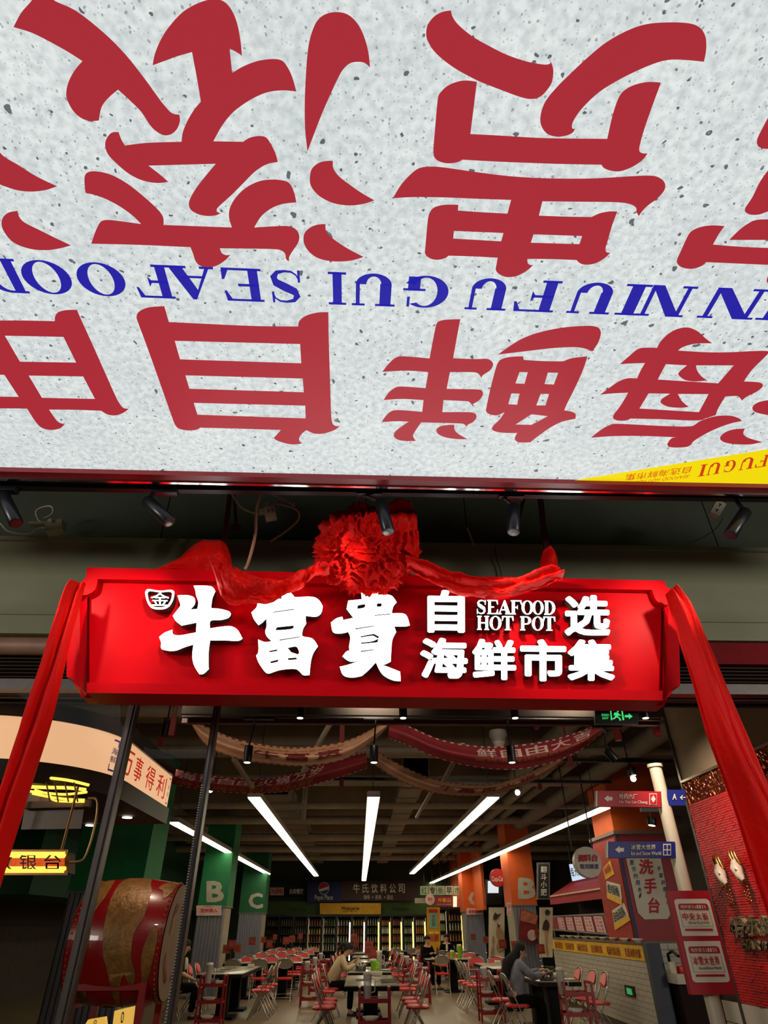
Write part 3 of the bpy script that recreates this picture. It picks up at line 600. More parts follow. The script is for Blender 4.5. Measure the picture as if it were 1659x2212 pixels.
cloth('silk_bundle', [(335, 1238), (380, 1212), (430, 1172), (455, 1168), (482, 1170), (495, 1195), (500, 1222)],
      [(338, 1246), (385, 1244), (430, 1242), (455, 1238), (470, 1235), (480, 1232), (478, 1226)], 4.02, .02, 1.2, 3.1, 90, 36, 0, .3, .07,
      label='bunched red silk piled on the top left of the sign', **gl)
cloth('silk_wrap', [(1172, 1192), (1168, 1210), (1167, 1235), (1172, 1256)], [(1196, 1186), (1205, 1215), (1210, 1236), (1214, 1256)], 3.98, .014, .8, 1.4, 60, 30, 0, 1.6, .07,
      label='red silk wound round the foot of the right strut', **gl)
# flower ball: a ball of crumpled ruffles
bc = AY(793, 1184, 3.80, SK); brx = (AY(905, 1184, 3.8).x - AY(681, 1184, 3.8).x) / 2
def ballfn(u, v):
    th = u * 2 * math.pi; ph = v * math.pi
    d = Vector((math.sin(ph) * math.cos(th), math.sin(ph) * math.sin(th), math.cos(ph)))
    p = d * 2.5; wv = noise.noise_vector(p * .8) * .6
    lower = max(0, min(1, (-(d.z) + .45) / .8))
    pa = Vector((p.x, p.y, p.z * (.35 + .65 * lower))) * (1 + .25 * lower)
    def rg(q): return 1 - min(1, abs(noise.noise(q)) * 4.5)
    r1 = rg(pa + wv); r2 = rg((pa + wv) * 2.1 + Vector((5, 1, 2))); r3 = rg((pa + wv) * 4.3)
    r = .87 + .17 * r1 + .11 * r2 + .03 * r3
    if v > .999 or v < .001: r = .9
    return bc + Vector((d.x * brx * .96, d.y * .26, d.z * brx * .93)) * r * .97
fb_ = thing('silk_flower_ball', 'big crumpled red silk flower ball above the middle of the sign', 'decoration', bc)
MB().grid(ballfn, 360, 230).build('ruffled_ball', silk, fb_)
cloth('shoulder_ruffle', [(842, 1092), (862, 1084), (885, 1086), (895, 1100), (893, 1130)], [(815, 1150), (850, 1175), (885, 1200), (903, 1205), (904, 1175)], 3.66, .03, 2, 6.6, 70, 40, 0, .4, .06, parent=fb_)
MB().tube([AY(790, 1095, 3.9), AY(792, 1040, 3.95)], .006, 6).build('string', M('string', (150, 60, 60), .8), fb_)
# ------------------------------------------------------------------ cables and sockets
cab = M('cable_pink', (206, 160, 140), .5, var=.06); cabw = M('cable_white', (176, 172, 160), .5, var=.06); plas = M('white_plastic', (198, 196, 184), .4, var=.04)
dkp = M('dark_plastic', (40, 40, 42), .5)
def wire(name, pts, Y, r, mat, parent=None, **kw):
    P = [curve_at(pts, i / 40) for i in range(41)]
    return MB().tube([AY(x, y, Y if not callable(Y) else Y(i / 40)) for i, (x, y) in enumerate(P)], r, 8).build(name, mat, parent, **kw)
wire('power_cable', [(570, 1040), (565, 1065), (556, 1090), (553, 1120), (552, 1150), (545, 1185), (536, 1215), (529, 1230)], 4.05, .013, cab, label='thick pink power cable hanging down to the sign top', cat='cable')
wire('power_cable', [(487, 1040), (500, 1065), (520, 1095), (545, 1107), (565, 1110)], 4.1, .009, cabw, label='white cable drooping to the socket block from the left', cat='cable')
wire('power_cable', [(570, 1098), (590, 1088), (620, 1093), (644, 1105), (643, 1125), (615, 1150), (585, 1169)], lambda t: 4.1 + .4 * t, .010, cab, label='beige cable looping right from the socket block to the wall', cat='cable')
coil = [(582 + 4 * math.sin(i * 1.5) + min(i, 26) * 2.0, 1062 + i * 1.0 + 3 * math.cos(i * 1.5)) for i in range(34)]
MB().tube([AY(x, y, 4.08) for x, y in coil], .006, 6).build('coiled_wire', cabw, None, label='thin curly white wire beside the socket block', cat='cable')
c = AY(584, 1110, 4.1)
sk_ = thing('socket_block', 'white socket block dangling among cables left of the flower ball', 'socket', c)
ax = Vector((.96, 0, .25)).normalized(); az = Vector((-.25, 0, .96)).normalized(); ay = Vector((0, 1, 0))
MB().obb(c, ax, ay, az, .045, .03, .055).build('body', plas, sk_)
MB().obb(c + Vector((.004, -.032, .01)), ax, ay, az, .032, .004, .028).build('faceplate', cabw, sk_)
for k in (-1, 1): MB().obb(c + ax * .014 * k + Vector((.004, -.037, .01)), ax, ay, az, .004, .002, .012).build('slot', dkp, sk_)
MB().obb(c + Vector((-.06, 0, .02)), ax, ay, az, .03, .02, .02).build('plug', plas, sk_)
MB().obb(c + Vector((-.03, 0, .075)), az, ay, ax, .03, .018, .02).build('plug', cabw, sk_)
c = AY(120, 1140, 4.5)
sk2 = thing('socket_block', 'beige junction box with plug on the dim wall, far left', 'socket', c)
MB().obb(c, ax, ay, az, .07, .05, .05).build('body', M('beige_plastic', (150, 148, 128), .5), sk2)
MB().tube([c + Vector((-.03, -.05, .03)), c + Vector((-.03, -.075, .03))], .018, 12).build('plug', plas, sk2)
MB().obb(c + Vector((-.14, 0, .03)), Vector((1, 0, 0)), ay, Vector((0, 0, 1)), .09, .03, .012).build('conduit', MATS['beige_plastic'], sk2)
wire('power_cable', [(-20, 1125), (0, 1130), (20, 1148), (60, 1152), (90, 1140), (115, 1145)], 4.5, .010, cabw, label='beige cable lying on the beam ledge at the left edge', cat='cable')
wire('power_cable', [(105, 1130), (85, 1125), (78, 1105), (95, 1095), (112, 1095), (113, 1110), (95, 1120)], 4.5, .008, cabw, label='looped cable end above the junction box, far left', cat='cable')
c = AY(1549, 1100, 4.2)
sk3 = thing('socket_strip', 'white twin socket strip hanging tilted near the right spotlight', 'socket', c)
bx = Vector((.62, 0, .78)).normalized(); bz = Vector((-.78, 0, .62)).normalized()
MB().obb(c, bx, ay, bz, .085, .025, .04).build('body', plas, sk3)
for t_ in (-.04, .035):
    MB().obb(c + bx * t_ + Vector((0, -.026, 0)), bx, ay, bz, .018, .002, .003).build('slot', dkp, sk3)
    MB().obb(c + bx * (t_ + .01) + Vector((0, -.026, 0)), bz, ay, bx, .012, .002, .003).build('slot', dkp, sk3)
wire('power_cable', [(1562, 1118), (1548, 1140), (1520, 1160), (1490, 1172)], 4.3, .003, dkp, label='thin dark cable trailing from the twin socket strip', cat='cable')
wire('power_cable', [(1008, 1140), (1013, 1150), (1024, 1178)], 4.5, .008, cabw, label='short pale cable end sticking out of the upper wall', cat='cable')
wire('power_cable', [(820, 1143), (900, 1141), (1010, 1141), (1060, 1155), (1120, 1175), (1160, 1182)], 4.75, .004, dkp, label='thin dark wire sagging across the upper wall', cat='cable')
wire('power_cable', [(1070, 1180), (1072, 1205), (1080, 1228), (1084, 1250)], 4.57, .005, M('grey_wire', (70, 72, 60), .6), label='thin grey wire running down the pale beam', cat='cable')
# ------------------------------------------------------------------ glass front
gm = M('door_frame_metal', (88, 82, 80), .35, .8, var=.1, scale=20)
def post(name, x0, x1, y0, y1, Y, wd, label, ribs=False):
    a, b = AY(x0, y0, Y), AY(x1, y1, Y); xx = (a.x + b.x) / 2
    t = thing(name, label, 'post', (xx, Y, 0))
    MB().box(xx - wd / 2, Y - .04, 0, xx + wd / 2, Y + .04, a.z + .1).build('profile', gm, t)
    MB().box(xx - wd / 5, Y - .05, 0, xx + wd / 5, Y - .04, a.z + .1).build('seam', M('seam_metal', (130, 124, 122), .25, .9), t)
    if ribs:
        m = MB()
        for i in range(150): m.box(xx - wd * .45, Y - .062, .0 + i * .0155, xx - wd * .2, Y - .04, .008 + i * .0155)
        m.build('brush_strip', M('brush', (190, 186, 180), .3, .7), t, kind='stuff')
    return xx
x1_ = post('door_post', 292, 136, 1512, 2212, WF, .058, 'dark metal glazing post crossing the lit kiosk sign, left')
x2_ = post('door_post', 468, 372, 1515, 2212, WF, .04, 'slim metal door post with a ribbed edge beside the drum', True)
zt_ = AY(200, 1500, WF).z
def pane(xa, xb, label, Y=WF):
    t = MB().add([(xa, Y, .05), (xb, Y, .05), (xb, Y, zt_ + .02), (xa, Y, zt_ + .02)], [(0, 1, 2, 3)]).build('glass_pane', GLASS, None, label=label, cat='glass pane')
    return t
pane(-5.5, x1_ - .03, 'clear glass shopfront pane left of the thick post')
pane(x1_ + .03, x2_ - .02, 'clear glass pane between the two left posts')
hp = thing('shopfront_header', 'dark metal header rail above the glass panes', 'rail', (-3, WF, zt_))
MB().box(-9, WF - .05, zt_ + .02, 10, WF + .05, zt_ + .1).build('rail', gm, hp)
# ------------------------------------------------------------------ area lights added behind the viewer to brighten the beam
for (x, e) in ((-8.8, 330), (8.8, 330)):
    ld = bpy.data.lights.new('beam_fill_light', 'AREA'); ld.shape = 'RECTANGLE'; ld.size = 2.5; ld.size_y = 1.0; ld.energy = e; ld.color = (1, .93, .8)
    lo = bpy.data.objects.new('beam_fill_light', ld); COL.objects.link(lo); lo.location = (x, -2.5, 3.2)
    lo.rotation_euler = (Vector((x * .3, 4.5, 4.1)) - lo.location).to_track_quat('-Z', 'Y').to_euler()
# ------------------------------------------------------------------ restaurant ceiling
pipe = M('ceiling_pipe', (150, 138, 120), .6, var=.1); duct = M('duct_paint', (128, 117, 102), .7, var=.1, scale=3, bump=.05); beamc = M('beam_concrete', (150, 136, 116), .85, var=.12, scale=2)
redp = M('hanger_red', (120, 24, 28), .6)
ys = [5.6, 7.6, 9.8, 12.2, 14.8, 17.6, 20.6, 23.8, 27.2, 31]
for i, y in enumerate(ys):
    struct('trim_%d' % (3 + i), B(-9, y, 4.25, 9.5, y + .35, 4.75), beamc)
for i, (y, z, r) in enumerate(((6.3, 3.98, .05), (8.6, 4.0, .09), (10.6, 3.95, .07), (13.4, 4.0, .11), (16.2, 3.95, .08), (19, 4.0, .11), (22.4, 3.95, .12), (26, 3.95, .12), (29.5, 3.95, .12))):
    MB().tube([(-9, y, z), (-3 + i * .2, y, z)], r, 12).tube([(-3 + i * .2, y, z), (9.3, y, z)], r, 12).build('ceiling_pipe', pipe, None, cat='pipe', group='cross pipes under the restaurant ceiling', label='grey painted pipe crossing under the restaurant ceiling, ' + ['first', 'second', 'third', 'fourth', 'fifth', 'sixth', 'seventh', 'eighth', 'ninth'][i] + ' row from the entrance')
for i, (x0, x1, r, z) in enumerate(((3.2, 3.2, .14, 4.05), (3.65, 3.65, .12, 4.05), (4.1, 4.1, .10, 4.1), (4.7, 4.9, .16, 4.0))):
    MB().tube([(x0, 8.5, z), (x1, 33, z)], r, 14).build('round_duct', duct, None, cat='duct', group='long pipes on the right', label='long round pipe running deep along the right ceiling, ' + ['innermost', 'second', 'third', 'outermost'][i])
for i, (x, w_, y0, y1) in enumerate(((-5.6, .9, 9, 34), (-1.9, .55, 15, 33), (1.15, .5, 13, 33))):
    t = MB().box(x - w_ / 2, y0, 4.0, x + w_ / 2, y1, 4.35)
    for k in range(int((y1 - y0) / 1.2)): t.box(x - w_ / 2 - .02, y0 + k * 1.2, 3.98, x + w_ / 2 + .02, y0 + k * 1.2 + .05, 4.37)
    t.build('square_duct', duct, None, cat='duct', label=['wide square air duct above the left columns', 'square air duct between the left ceiling lights', 'square air duct right of the middle ceiling light'][i])
# diagonal braces
for i, (a, b) in enumerate((((715, 1560, 6.6), (655, 1665, 7.6)), ((935, 1705, 9), (900, 1765, 12)), ((1000, 1610, 7), (950, 1700, 9)), ((505, 1640, 7.2), (545, 1700, 8)), ((660, 1700, 9.0), (655, 1770, 9.1)))):
    MB().tube([AY(*a), AY(*b)], .03, 8).build('brace_pipe', pipe, None, cat='pipe', label='thin slanting brace pipe under the dark ceiling, ' + ['behind the beige swag', 'between the right lights', 'behind the red swag', 'left above the first light', 'beside the left lights'][i])
# red painted hanger rods
hang = [(1330, 1570, 1600, 7), (1155, 1540, 1575, 9), (1340, 1500, 1530, 8), (1415, 1565, 1590, 6.6), (1228, 1630, 1656, 8), (378, 1548, 1590, 7), (352, 1580, 1612, 9), (740, 1555, 1610, 8), (796, 1510, 1530, 7), (1222, 1512, 1530, 7), (738, 1680, 1700, 9), (1165, 1690, 1706, 11), (860, 1512, 1528, 7), (622, 1512, 1528, 8)]
hw = ['above the red arrow board', 'near the ceiling speaker', 'just left of the exit sign', 'right below the exit sign', 'right of the lower swag end', 'left above the beige swag', 'left beside the door post', 'above the middle pendant', 'between sign bottom and middle spot', 'upper right under the sign', 'above the left ceiling lights', 'beside the bare right bulb', 'near the second can spot', 'near the first can spot']
for i, (x, y0, y1, Y) in enumerate(hang):
    a, b = AY(x, y0, Y), AY(x, y1, Y)
    MB().bar(a, (a.x, a.y, b.z), .06).bar((a.x, a.y, a.z), (a.x, a.y, 4.74), .02).build('ceiling_hanger', redp, None, cat='hanger', group='red painted hangers under the ceiling', label='short red painted ceiling hanger, %s' % hw[i])
# black light tracks
def track(name, a, b, label, w_=.05):
    return MB().bar(a, b, w_, .04).build(name, blk, None, cat='track', label=label)
T1a, T1b = AY(395, 1545, 5.5), AY(1425, 1552, 5.5)
track('lighting_track', T1a, T1b, 'black lighting track right behind the sign board')
T2a, T2b = AY(1160, 1640, 8.0), AY(1452, 1646, 8.0)
track('lighting_track', T2a, T2b, 'short black lighting track at upper right above the exit side')
T3a, T3b = AY(560, 1680, 9.0), AY(1320, 1690, 9.0)
track('lighting_track', T3a, T3b, 'black lighting track behind the lower swags')
MB().bar(AY(395, 1557, 5.6), AY(1420, 1562, 5.6), .06, .05).build('track_beam', M('beam_dark_red', (86, 30, 32), .5), None, cat='beam', label='dark red beam running behind the first lighting track')
MB().bar(AY(395, 1532, 5.3), AY(1430, 1540, 5.3), .05, .09).build('track_beam', M('beam_grey', (92, 82, 72), .8), None, cat='beam', label='grey beam directly behind the sign bottom')
lampf = emit_print('lamp_glow', (255, 238, 205), 6.0)
def can(name, px, y0, y1, Y, label, stem=None, group=None, glow=True, tip=None):
    a, b = AY(px, y0, Y), AY(tip[0] if tip else px, y1, Y)
    if not tip: b = Vector((a.x, a.y, b.z))
    t = thing(name, label, 'lamp', a, group); d = (b - a).normalized(); r = .035 * Y / 5.2
    h = MB().tube([a, a + d * .01, b - d * .006, b], [r * .9, r, r, r * .93], 18).build('housing', blk, t)
    if glow: MB().tube([b - d * .004, b + d * .003], r * .72, 16).build('lens', lampf, h)
    if stem:
        s = AY(stem[0], stem[1], Y); MB().tube([(a.x, a.y, a.z), (s.x, a.y, s.z)], .008, 6).build('stem', blk, t)
        MB().box(s.x - .11, Y - .02, s.z - .01, s.x + .16, Y + .03, s.z + .035).build('adapter', blk, t)
    return t
gS = 'black ceiling spots behind the sign bottom'; gP = 'black pendant spots on the first track'
for px in (651, 870, 1108, 1385): can('ceiling_spot', px, 1512, 1551, 5.0, 'black can spot under the sign bottom, ' + {651: 'leftmost', 870: 'second from left', 1108: 'third from left', 1385: 'rightmost, beside the exit sign'}[px], group=gS)
for px, sx_, sy in ((538, 553, 1552), (808, 812, 1552), (1102, 1095, 1552)): can('pendant_spot', px, 1611, 1647, 5.5, 'black cylinder pendant spot on a thin rod, ' + {538: 'left', 808: 'middle', 1102: 'right'}[px], stem=(sx_, sy), group=gP)
can('pendant_spot', 1310, 1620, 1643, 5.6, 'black pendant spot tilted sideways below the exit sign', stem=(1306, 1570), glow=False, tip=(1330, 1645))
can('track_spotlight', 1362, 1657, 1675, 8, 'small lit spotlight hanging from the upper right track', stem=(1362, 1644), tip=(1367, 1680))
can('track_spotlight', 1407, 1766, 1783, 8.4, 'small black lamp in front of the orange column', stem=(1403, 1752), tip=(1408, 1783))
bulb = emit_print('bulb_glow', (255, 240, 200), 40.0)
for (px, py, Y, lb_) in ((455, 1706, 9, 'bright bare spotlight bulb left, near the door post'), (1118, 1712, 9, 'bright bare spotlight bulb right, behind the lower swag'), (1368, 1682, 7.95, 'glowing bulb at the end of the small upper right spotlight')):
    c = AY(px, py, Y); t = thing('light_bulb', lb_, 'lamp', c); MB().ball(c, .035, 8).build('bulb', bulb, t); MB().tube([c + Vector((0, .03, .03)), c + Vector((0, .05, .08))], .03, 10).tube([c + Vector((0, .05, .08)), (c.x, c.y + .05, 4.25)], .008, 6).build('holder', blk, t)
# lamp heads added out of view behind the sign to brighten swags and ceiling
for i, (x, tx, ty, e) in enumerate(((-1.9, -1.0, 8.0, 45), (.1, .3, 9.5, 50), (1.9, 1.4, 8.0, 45))):
    ld = bpy.data.lights.new('swag_fill_light', 'SPOT'); lo = bpy.data.objects.new('swag_fill_light', ld); COL.objects.link(lo); ld.energy = e; ld.color = (1, .84, .68); ld.spot_size = math.radians(130); ld.spot_blend = 1; ld.shadow_soft_size = .08
    lo.location = (x, 4.98, 3.3); lo.rotation_euler = (Vector((tx, ty, 3.3)) - lo.location).to_track_quat('-Z', 'Y').to_euler()
    t = thing('swag_fill_head', 'black lamp head added behind the sign board to brighten the swags, ' + ['left', 'middle', 'right'][i], 'lamp', lo.location, 'added lamp heads behind the sign')
    MB().tube([Vector((x, 4.84, 3.3)), Vector((x, 4.94, 3.3))], .04, 14).build('housing', blk, t); MB().tube([(x, 4.9, 3.32), (x, 4.9, 5.5)], .01, 6).build('stem', blk, t)
# small round speaker/detector on wires
c = AY(1076, 1590, 7.4); t = thing('ceiling_speaker', 'grey round ceiling speaker hanging above the red swag', 'speaker', c)
MB().lathe([(.10, .06), (.11, 0), (.085, -.03), (.08, -.07)], c, 20).build('body', M('speaker_grey', (120, 116, 108), .5), t)
MB().lathe([(.075, -.07), (.05, -.12), (.03, -.14)], c, 16).build('cone', M('speaker_light', (176, 170, 158), .5), t)
MB().tube([c + Vector((0, 0, .05)), (c.x, c.y, 4.7)], .006, 6).build('wire', blk, t)
# ------------------------------------------------------------------ linear ceiling lights
tube_m = emit_print('tube_diffuser', (255, 243, 208), TUBE_EMIT); hous = M('lamp_housing', (170, 160, 145), .5)
LZ = 3.3
def lightline(near, far, label, wpx=None):
    a, b = AZ(*near, LZ), AZ(*far, LZ); d = (b - a); L_ = d.length; d.normalize(); s = Vector((-d.y, d.x, 0))
    t = thing('linear_ceiling_light', label, 'ceiling light', a, 'rows of linear ceiling lights')
    MB().bar(a + Vector((0, 0, .05)), b + Vector((0, 0, .05)), .22, .09).build('housing', hous, t)
    n = max(2, int(L_ / 1.2)); me = None
    for i in range(n):
        p = a + d * (L_ * i / n + .02); e = a + d * (L_ * (i + 1) / n - .01)
        MB().bar(p, e, .19, .03).build('diffuser', tube_m, t)
    for p in (.02, .98):
        q = a + d * L_ * p; MB().tube([q + Vector((0, 0, .09)), (q.x, q.y, 4.7)], .006, 6).build('wire', blk, t)
lightline((374, 1776), (579, 1888), 'long glowing ceiling light line on the far left above the green column')
lightline((548, 1722), (683, 1892), 'long glowing ceiling light line, second from the left')
lightline((807, 1722), (786, 1902), 'long glowing ceiling light line in the middle of the restaurant')
lightline((1066, 1722), (890, 1887), 'long glowing ceiling light line, fourth from the left')
lightline((1308, 1744), (930, 1908), 'longest glowing ceiling light line running to the right over the counter')
lightline((985, 1934), (977, 1937), 'short far light behind the green street signs') if False else None
# ------------------------------------------------------------------ columns
corr = M('corrugated_metal', (140, 140, 150), .45, .5, var=.05); cream = M('column_cream', (150, 140, 122), .8)
def corrugated(x0, x1, y, z0, z1, pitch=.085, amp=.022):
    n = max(4, int((x1 - x0) / pitch)); m = MB(); P = []
    for i in range(n):
        a = x0 + (x1 - x0) * i / n; b = (x1 - x0) / n
        P += [(a, y), (a + b * .3, y), (a + b * .42, y - amp * 1.4), (a + b * .85, y - amp * 1.4)]
    P.append((x1, y))
    vs = [(p[0], p[1], z0) for p in P] + [(p[0], p[1], z1) for p in P]; k = len(P)
    return m.add(vs, [(i, i + 1, k + i + 1, k + i) for i in range(k - 1)])
def column(px0, px1, Y, zb_, colr, letter, label, depth=.8, lq=None, side=True, ztop=4.25, corrg=True):
    x0, x1 = AY(px0, 1950, Y).x, AY(px1, 1950, Y).x
    t = thing('painted_column', label, 'column', ((x0 + x1) / 2, Y + depth / 2, 0))
    MB().box(x0, Y, zb_, x1, Y + depth, ztop).build('painted_top', colr, t)
    MB().box(x0 + .03, Y + .05, 0, x1 - .03, Y + depth - .03, zb_).build('core', cream, t)
    MB().box(x0 - .01, Y - .02, zb_ - .03, x1 + .01, Y + depth + .02, zb_ + .0).build('ledge', M('ledge_grey', (110, 104, 98), .6), t)
    if corrg:
        corrugated(x0 + .02, x1 - .04, Y + .03, 0, zb_ - .03).build('corrugated_sheet', corr, t)
    if letter:
        put_text(letter, pxq(*lq, lambda a, b: AY(a, b, Y)), M('letter_grey', (176, 168, 152), .7), t, off=.006, bold=.04)
    return t, x0, x1
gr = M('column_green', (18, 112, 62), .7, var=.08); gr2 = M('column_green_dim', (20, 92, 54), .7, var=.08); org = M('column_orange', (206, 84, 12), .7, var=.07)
column(140, 300, 12, 2.02, gr, None, 'green painted column with corrugated base behind the red drum', 1.0)
t, x0, x1 = column(428, 490, 20, 2.0, gr, 'B', 'green column marked with a grey letter B, left side', 1.0, (446, 1903, 484, 1949))
wn = M('notice_pink', (214, 176, 170), .7); rdx = M('print_red', (190, 40, 44), .7); blx = M('print_blue', (44, 50, 110), .7); wh = M('print_white', (226, 220, 210), .7); bk = M('print_black', (26, 22, 22), .7); yl = M('print_yellow', (226, 170, 20), .6)
def board(name, px0, py0, px1, py1, Y, mat, label=None, cat=None, parent=None, th=.03, P=None, **kw):
    P = P or (lambda a, b: AY(a, b, Y)); q = pxq(px0, py0, px1, py1, P)
    n = (q[1] - q[0]).cross(q[3] - q[0]).normalized()
    if parent is None: return MB().plate(q, n, th).build(name, mat, None, label=label, cat=cat, **kw)
    return MB().plate(q, n, th).build(name, mat, parent, **kw)
o = board('notice_board', 424, 1956, 478, 1978, 19.95, wn, 'white notice with red characters below the green letter B', 'notice')
put_text('宠物禁入', pxq(433, 1962, 470, 1971, lambda a, b: AY(a, b, 19.95)), rdx, o, off=.006, bold=.02)
put_text('温馨提示', pxq(440, 1957, 463, 1960, lambda a, b: AY(a, b, 19.95)), rdx, o, off=.006)
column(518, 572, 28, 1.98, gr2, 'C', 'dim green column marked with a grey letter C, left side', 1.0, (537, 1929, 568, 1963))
column(1106, 1160, 20, 2.0, org, 'B', 'orange column marked with a grey letter B, right side', 1.0, (1119, 1896, 1157, 1942))
column(1001, 1045, 28, 2.0, org, 'C', 'orange column marked with a grey letter C, right side', 1.0, (1012, 1924, 1041, 1957))
for (x, y0, y1, Y, s) in ((1095, 1950, 1977, 19.9, '禁止'),):
    o = board('notice_board', x, y0, x + 9, y1, Y, wn, 'narrow pink notice on the side of the orange column B', 'notice')
    put_column(s, pxq(x + 1, y0 + 2, x + 8, y1 - 2, lambda a, b: AY(a, b, Y)), rdx, o)
o = board('notice_board', 1008, 1962, 1043, 1976, 27.9, wn, 'pink notice below the orange letter C', 'notice')
put_text('宠物禁入', pxq(1012, 1965, 1040, 1973, lambda a, b: AY(a, b, 27.9)), rdx, o, off=.01, bold=.02)
# long green wall panel behind left column
struct('wall_side_left', B(-9.1, 15, 2.1, -6.8, 34.9, 4.25), M('far_green', (14, 66, 44), .8))
struct('wall_side_right', MB().box(4.6, 26, 2.0, 4.7, 34.9, 4.2), org)
# ------------------------------------------------------------------ back wall signs and fridges
BY = 34.2
def PB(a, b): return AY(a, b, BY)
fas = board('green_fascia', 570, 1947, 946, 1976, BY + .25, M('fascia_green', (58, 84, 30), .7), 'long green fascia band above the drink fridges', 'fascia')
put_text('Welcome', pxq(848, 1958, 884, 1968, PB), M('print_dark_green', (28, 46, 16), .7), fas, off=-.2)
put_text('Welcome', pxq(622, 1960, 660, 1968, PB), MATS['print_dark_green'], fas, off=-.2)
o = board('drink_shop_sign', 738, 1903, 898, 1946, BY, M('sign_brown', (62, 38, 34), .6), 'brown back-wall sign with white drink company characters', 'sign')
for i, ch in enumerate('牛氏饮料公司'): put_text(ch, pxq(763 + i * 19.5, 1909, 777 + i * 19.5, 1929, PB), wh, o, 'character', off=.01, bold=.02)
for i, ch in enumerate(('咖啡', '奶茶', '甜点')): put_text(ch, pxq(786 + i * 25, 1933, 799 + i * 25, 1943, PB), wh, o, 'character', off=.01)
for x in (805, 831): MB().ball(PB(x, 1938), .03, 6).build('dot', wh, o)
o = board('drink_shop_sign', 664, 1905, 738, 1949, BY - .02, M('sign_blue', (26, 32, 92), .6), 'dark blue back-wall sign with round red and white emblem', 'sign')
c = PB(700, 1919); rr = (PB(711, 1919) - PB(689, 1919)).length / 2
def disc(c, r, Y, a0=0, a1=360, n=28, cut=None): return [(c.x + r * math.cos(math.radians(a0 + (a1 - a0) * i / n)), Y, c.z + r * math.sin(math.radians(a0 + (a1 - a0) * i / n))) for i in range(n + 1)]
MB().add(disc(c, rr * 1.04, BY - .06), [tuple(range(28))]).build('emblem_ring', wh, o)
MB().add(disc(c, rr * .95, BY - .068, 20, 190), [tuple(range(29))]).build('emblem_red', rdx, o)
MB().add(disc(c, rr * .95, BY - .068, 215, 350), [tuple(range(29))]).build('emblem_blue', M('emblem_blue', (30, 50, 130), .6), o)
put_text('Pepsi Place', pxq(680, 1933, 719, 1947, PB), wh, o, off=.04, bold=.01)
o = board('welcome_sign', 691, 1951, 823, 1975, BY - .05, yl, 'yellow welcome sign above the drink fridges', 'sign')
put_text('Welcome', pxq(737, 1958, 776, 1966, PB), bk, o, off=.07, bold=.02); put_text('欢迎光临牛氏', pxq(740, 1967, 772, 1970, PB), bk, o, off=.07)
for (a, b, s, c1, c2) in ((583, 613, '大排档', wn, rdx), (623, 657, '古典餐厅', bk, wh)):
    o = board('stall_sign', a, 1917, b, 1934, BY, c1, 'small stall sign, ' + ('pale with red characters' if a < 600 else 'black with white characters') + ', left of the blue sign', 'sign')
    put_text(s, pxq(a + 2, 1920, b - 2, 1931, PB), c2, o, off=.01, bold=.02)
fm = M('fridge_black', (18, 18, 20), .35); fin = M('fridge_inside', (38, 36, 34), .7); fsh = M('fridge_shelf', (120, 112, 98), .5)
bott = [M('bottle_%d' % i, c, .3, var=.2) for i, c in enumerate(((206, 180, 70), (190, 190, 180), (200, 130, 70), (170, 90, 70), (110, 140, 80), (220, 216, 200)))]
ledw = emit_print('led_white', (250, 240, 225), 2.5); ledy = emit_print('led_warm', (255, 214, 110), 2.5)
edges = [573, 603, 634, 664, 696, 727, 760, 791, 822, 846, 871, 896, 922]
fz0, fz1 = 0.0, PB(700, 1976).z
bproto = MB().lathe([(.028, 0), (.03, .02), (.03, .13), (.014, .18), (.012, .225)], (0, 0, 0), 8).build('bottle', bott[0], None, cat='bottle', label='x')
bfirst = True; nb = 0
words = ['first', 'second', 'third', 'fourth', 'fifth', 'sixth', 'seventh', 'eighth', 'ninth', 'tenth', 'eleventh', 'twelfth', 'thirteenth', 'fourteenth', 'fifteenth', 'sixteenth']
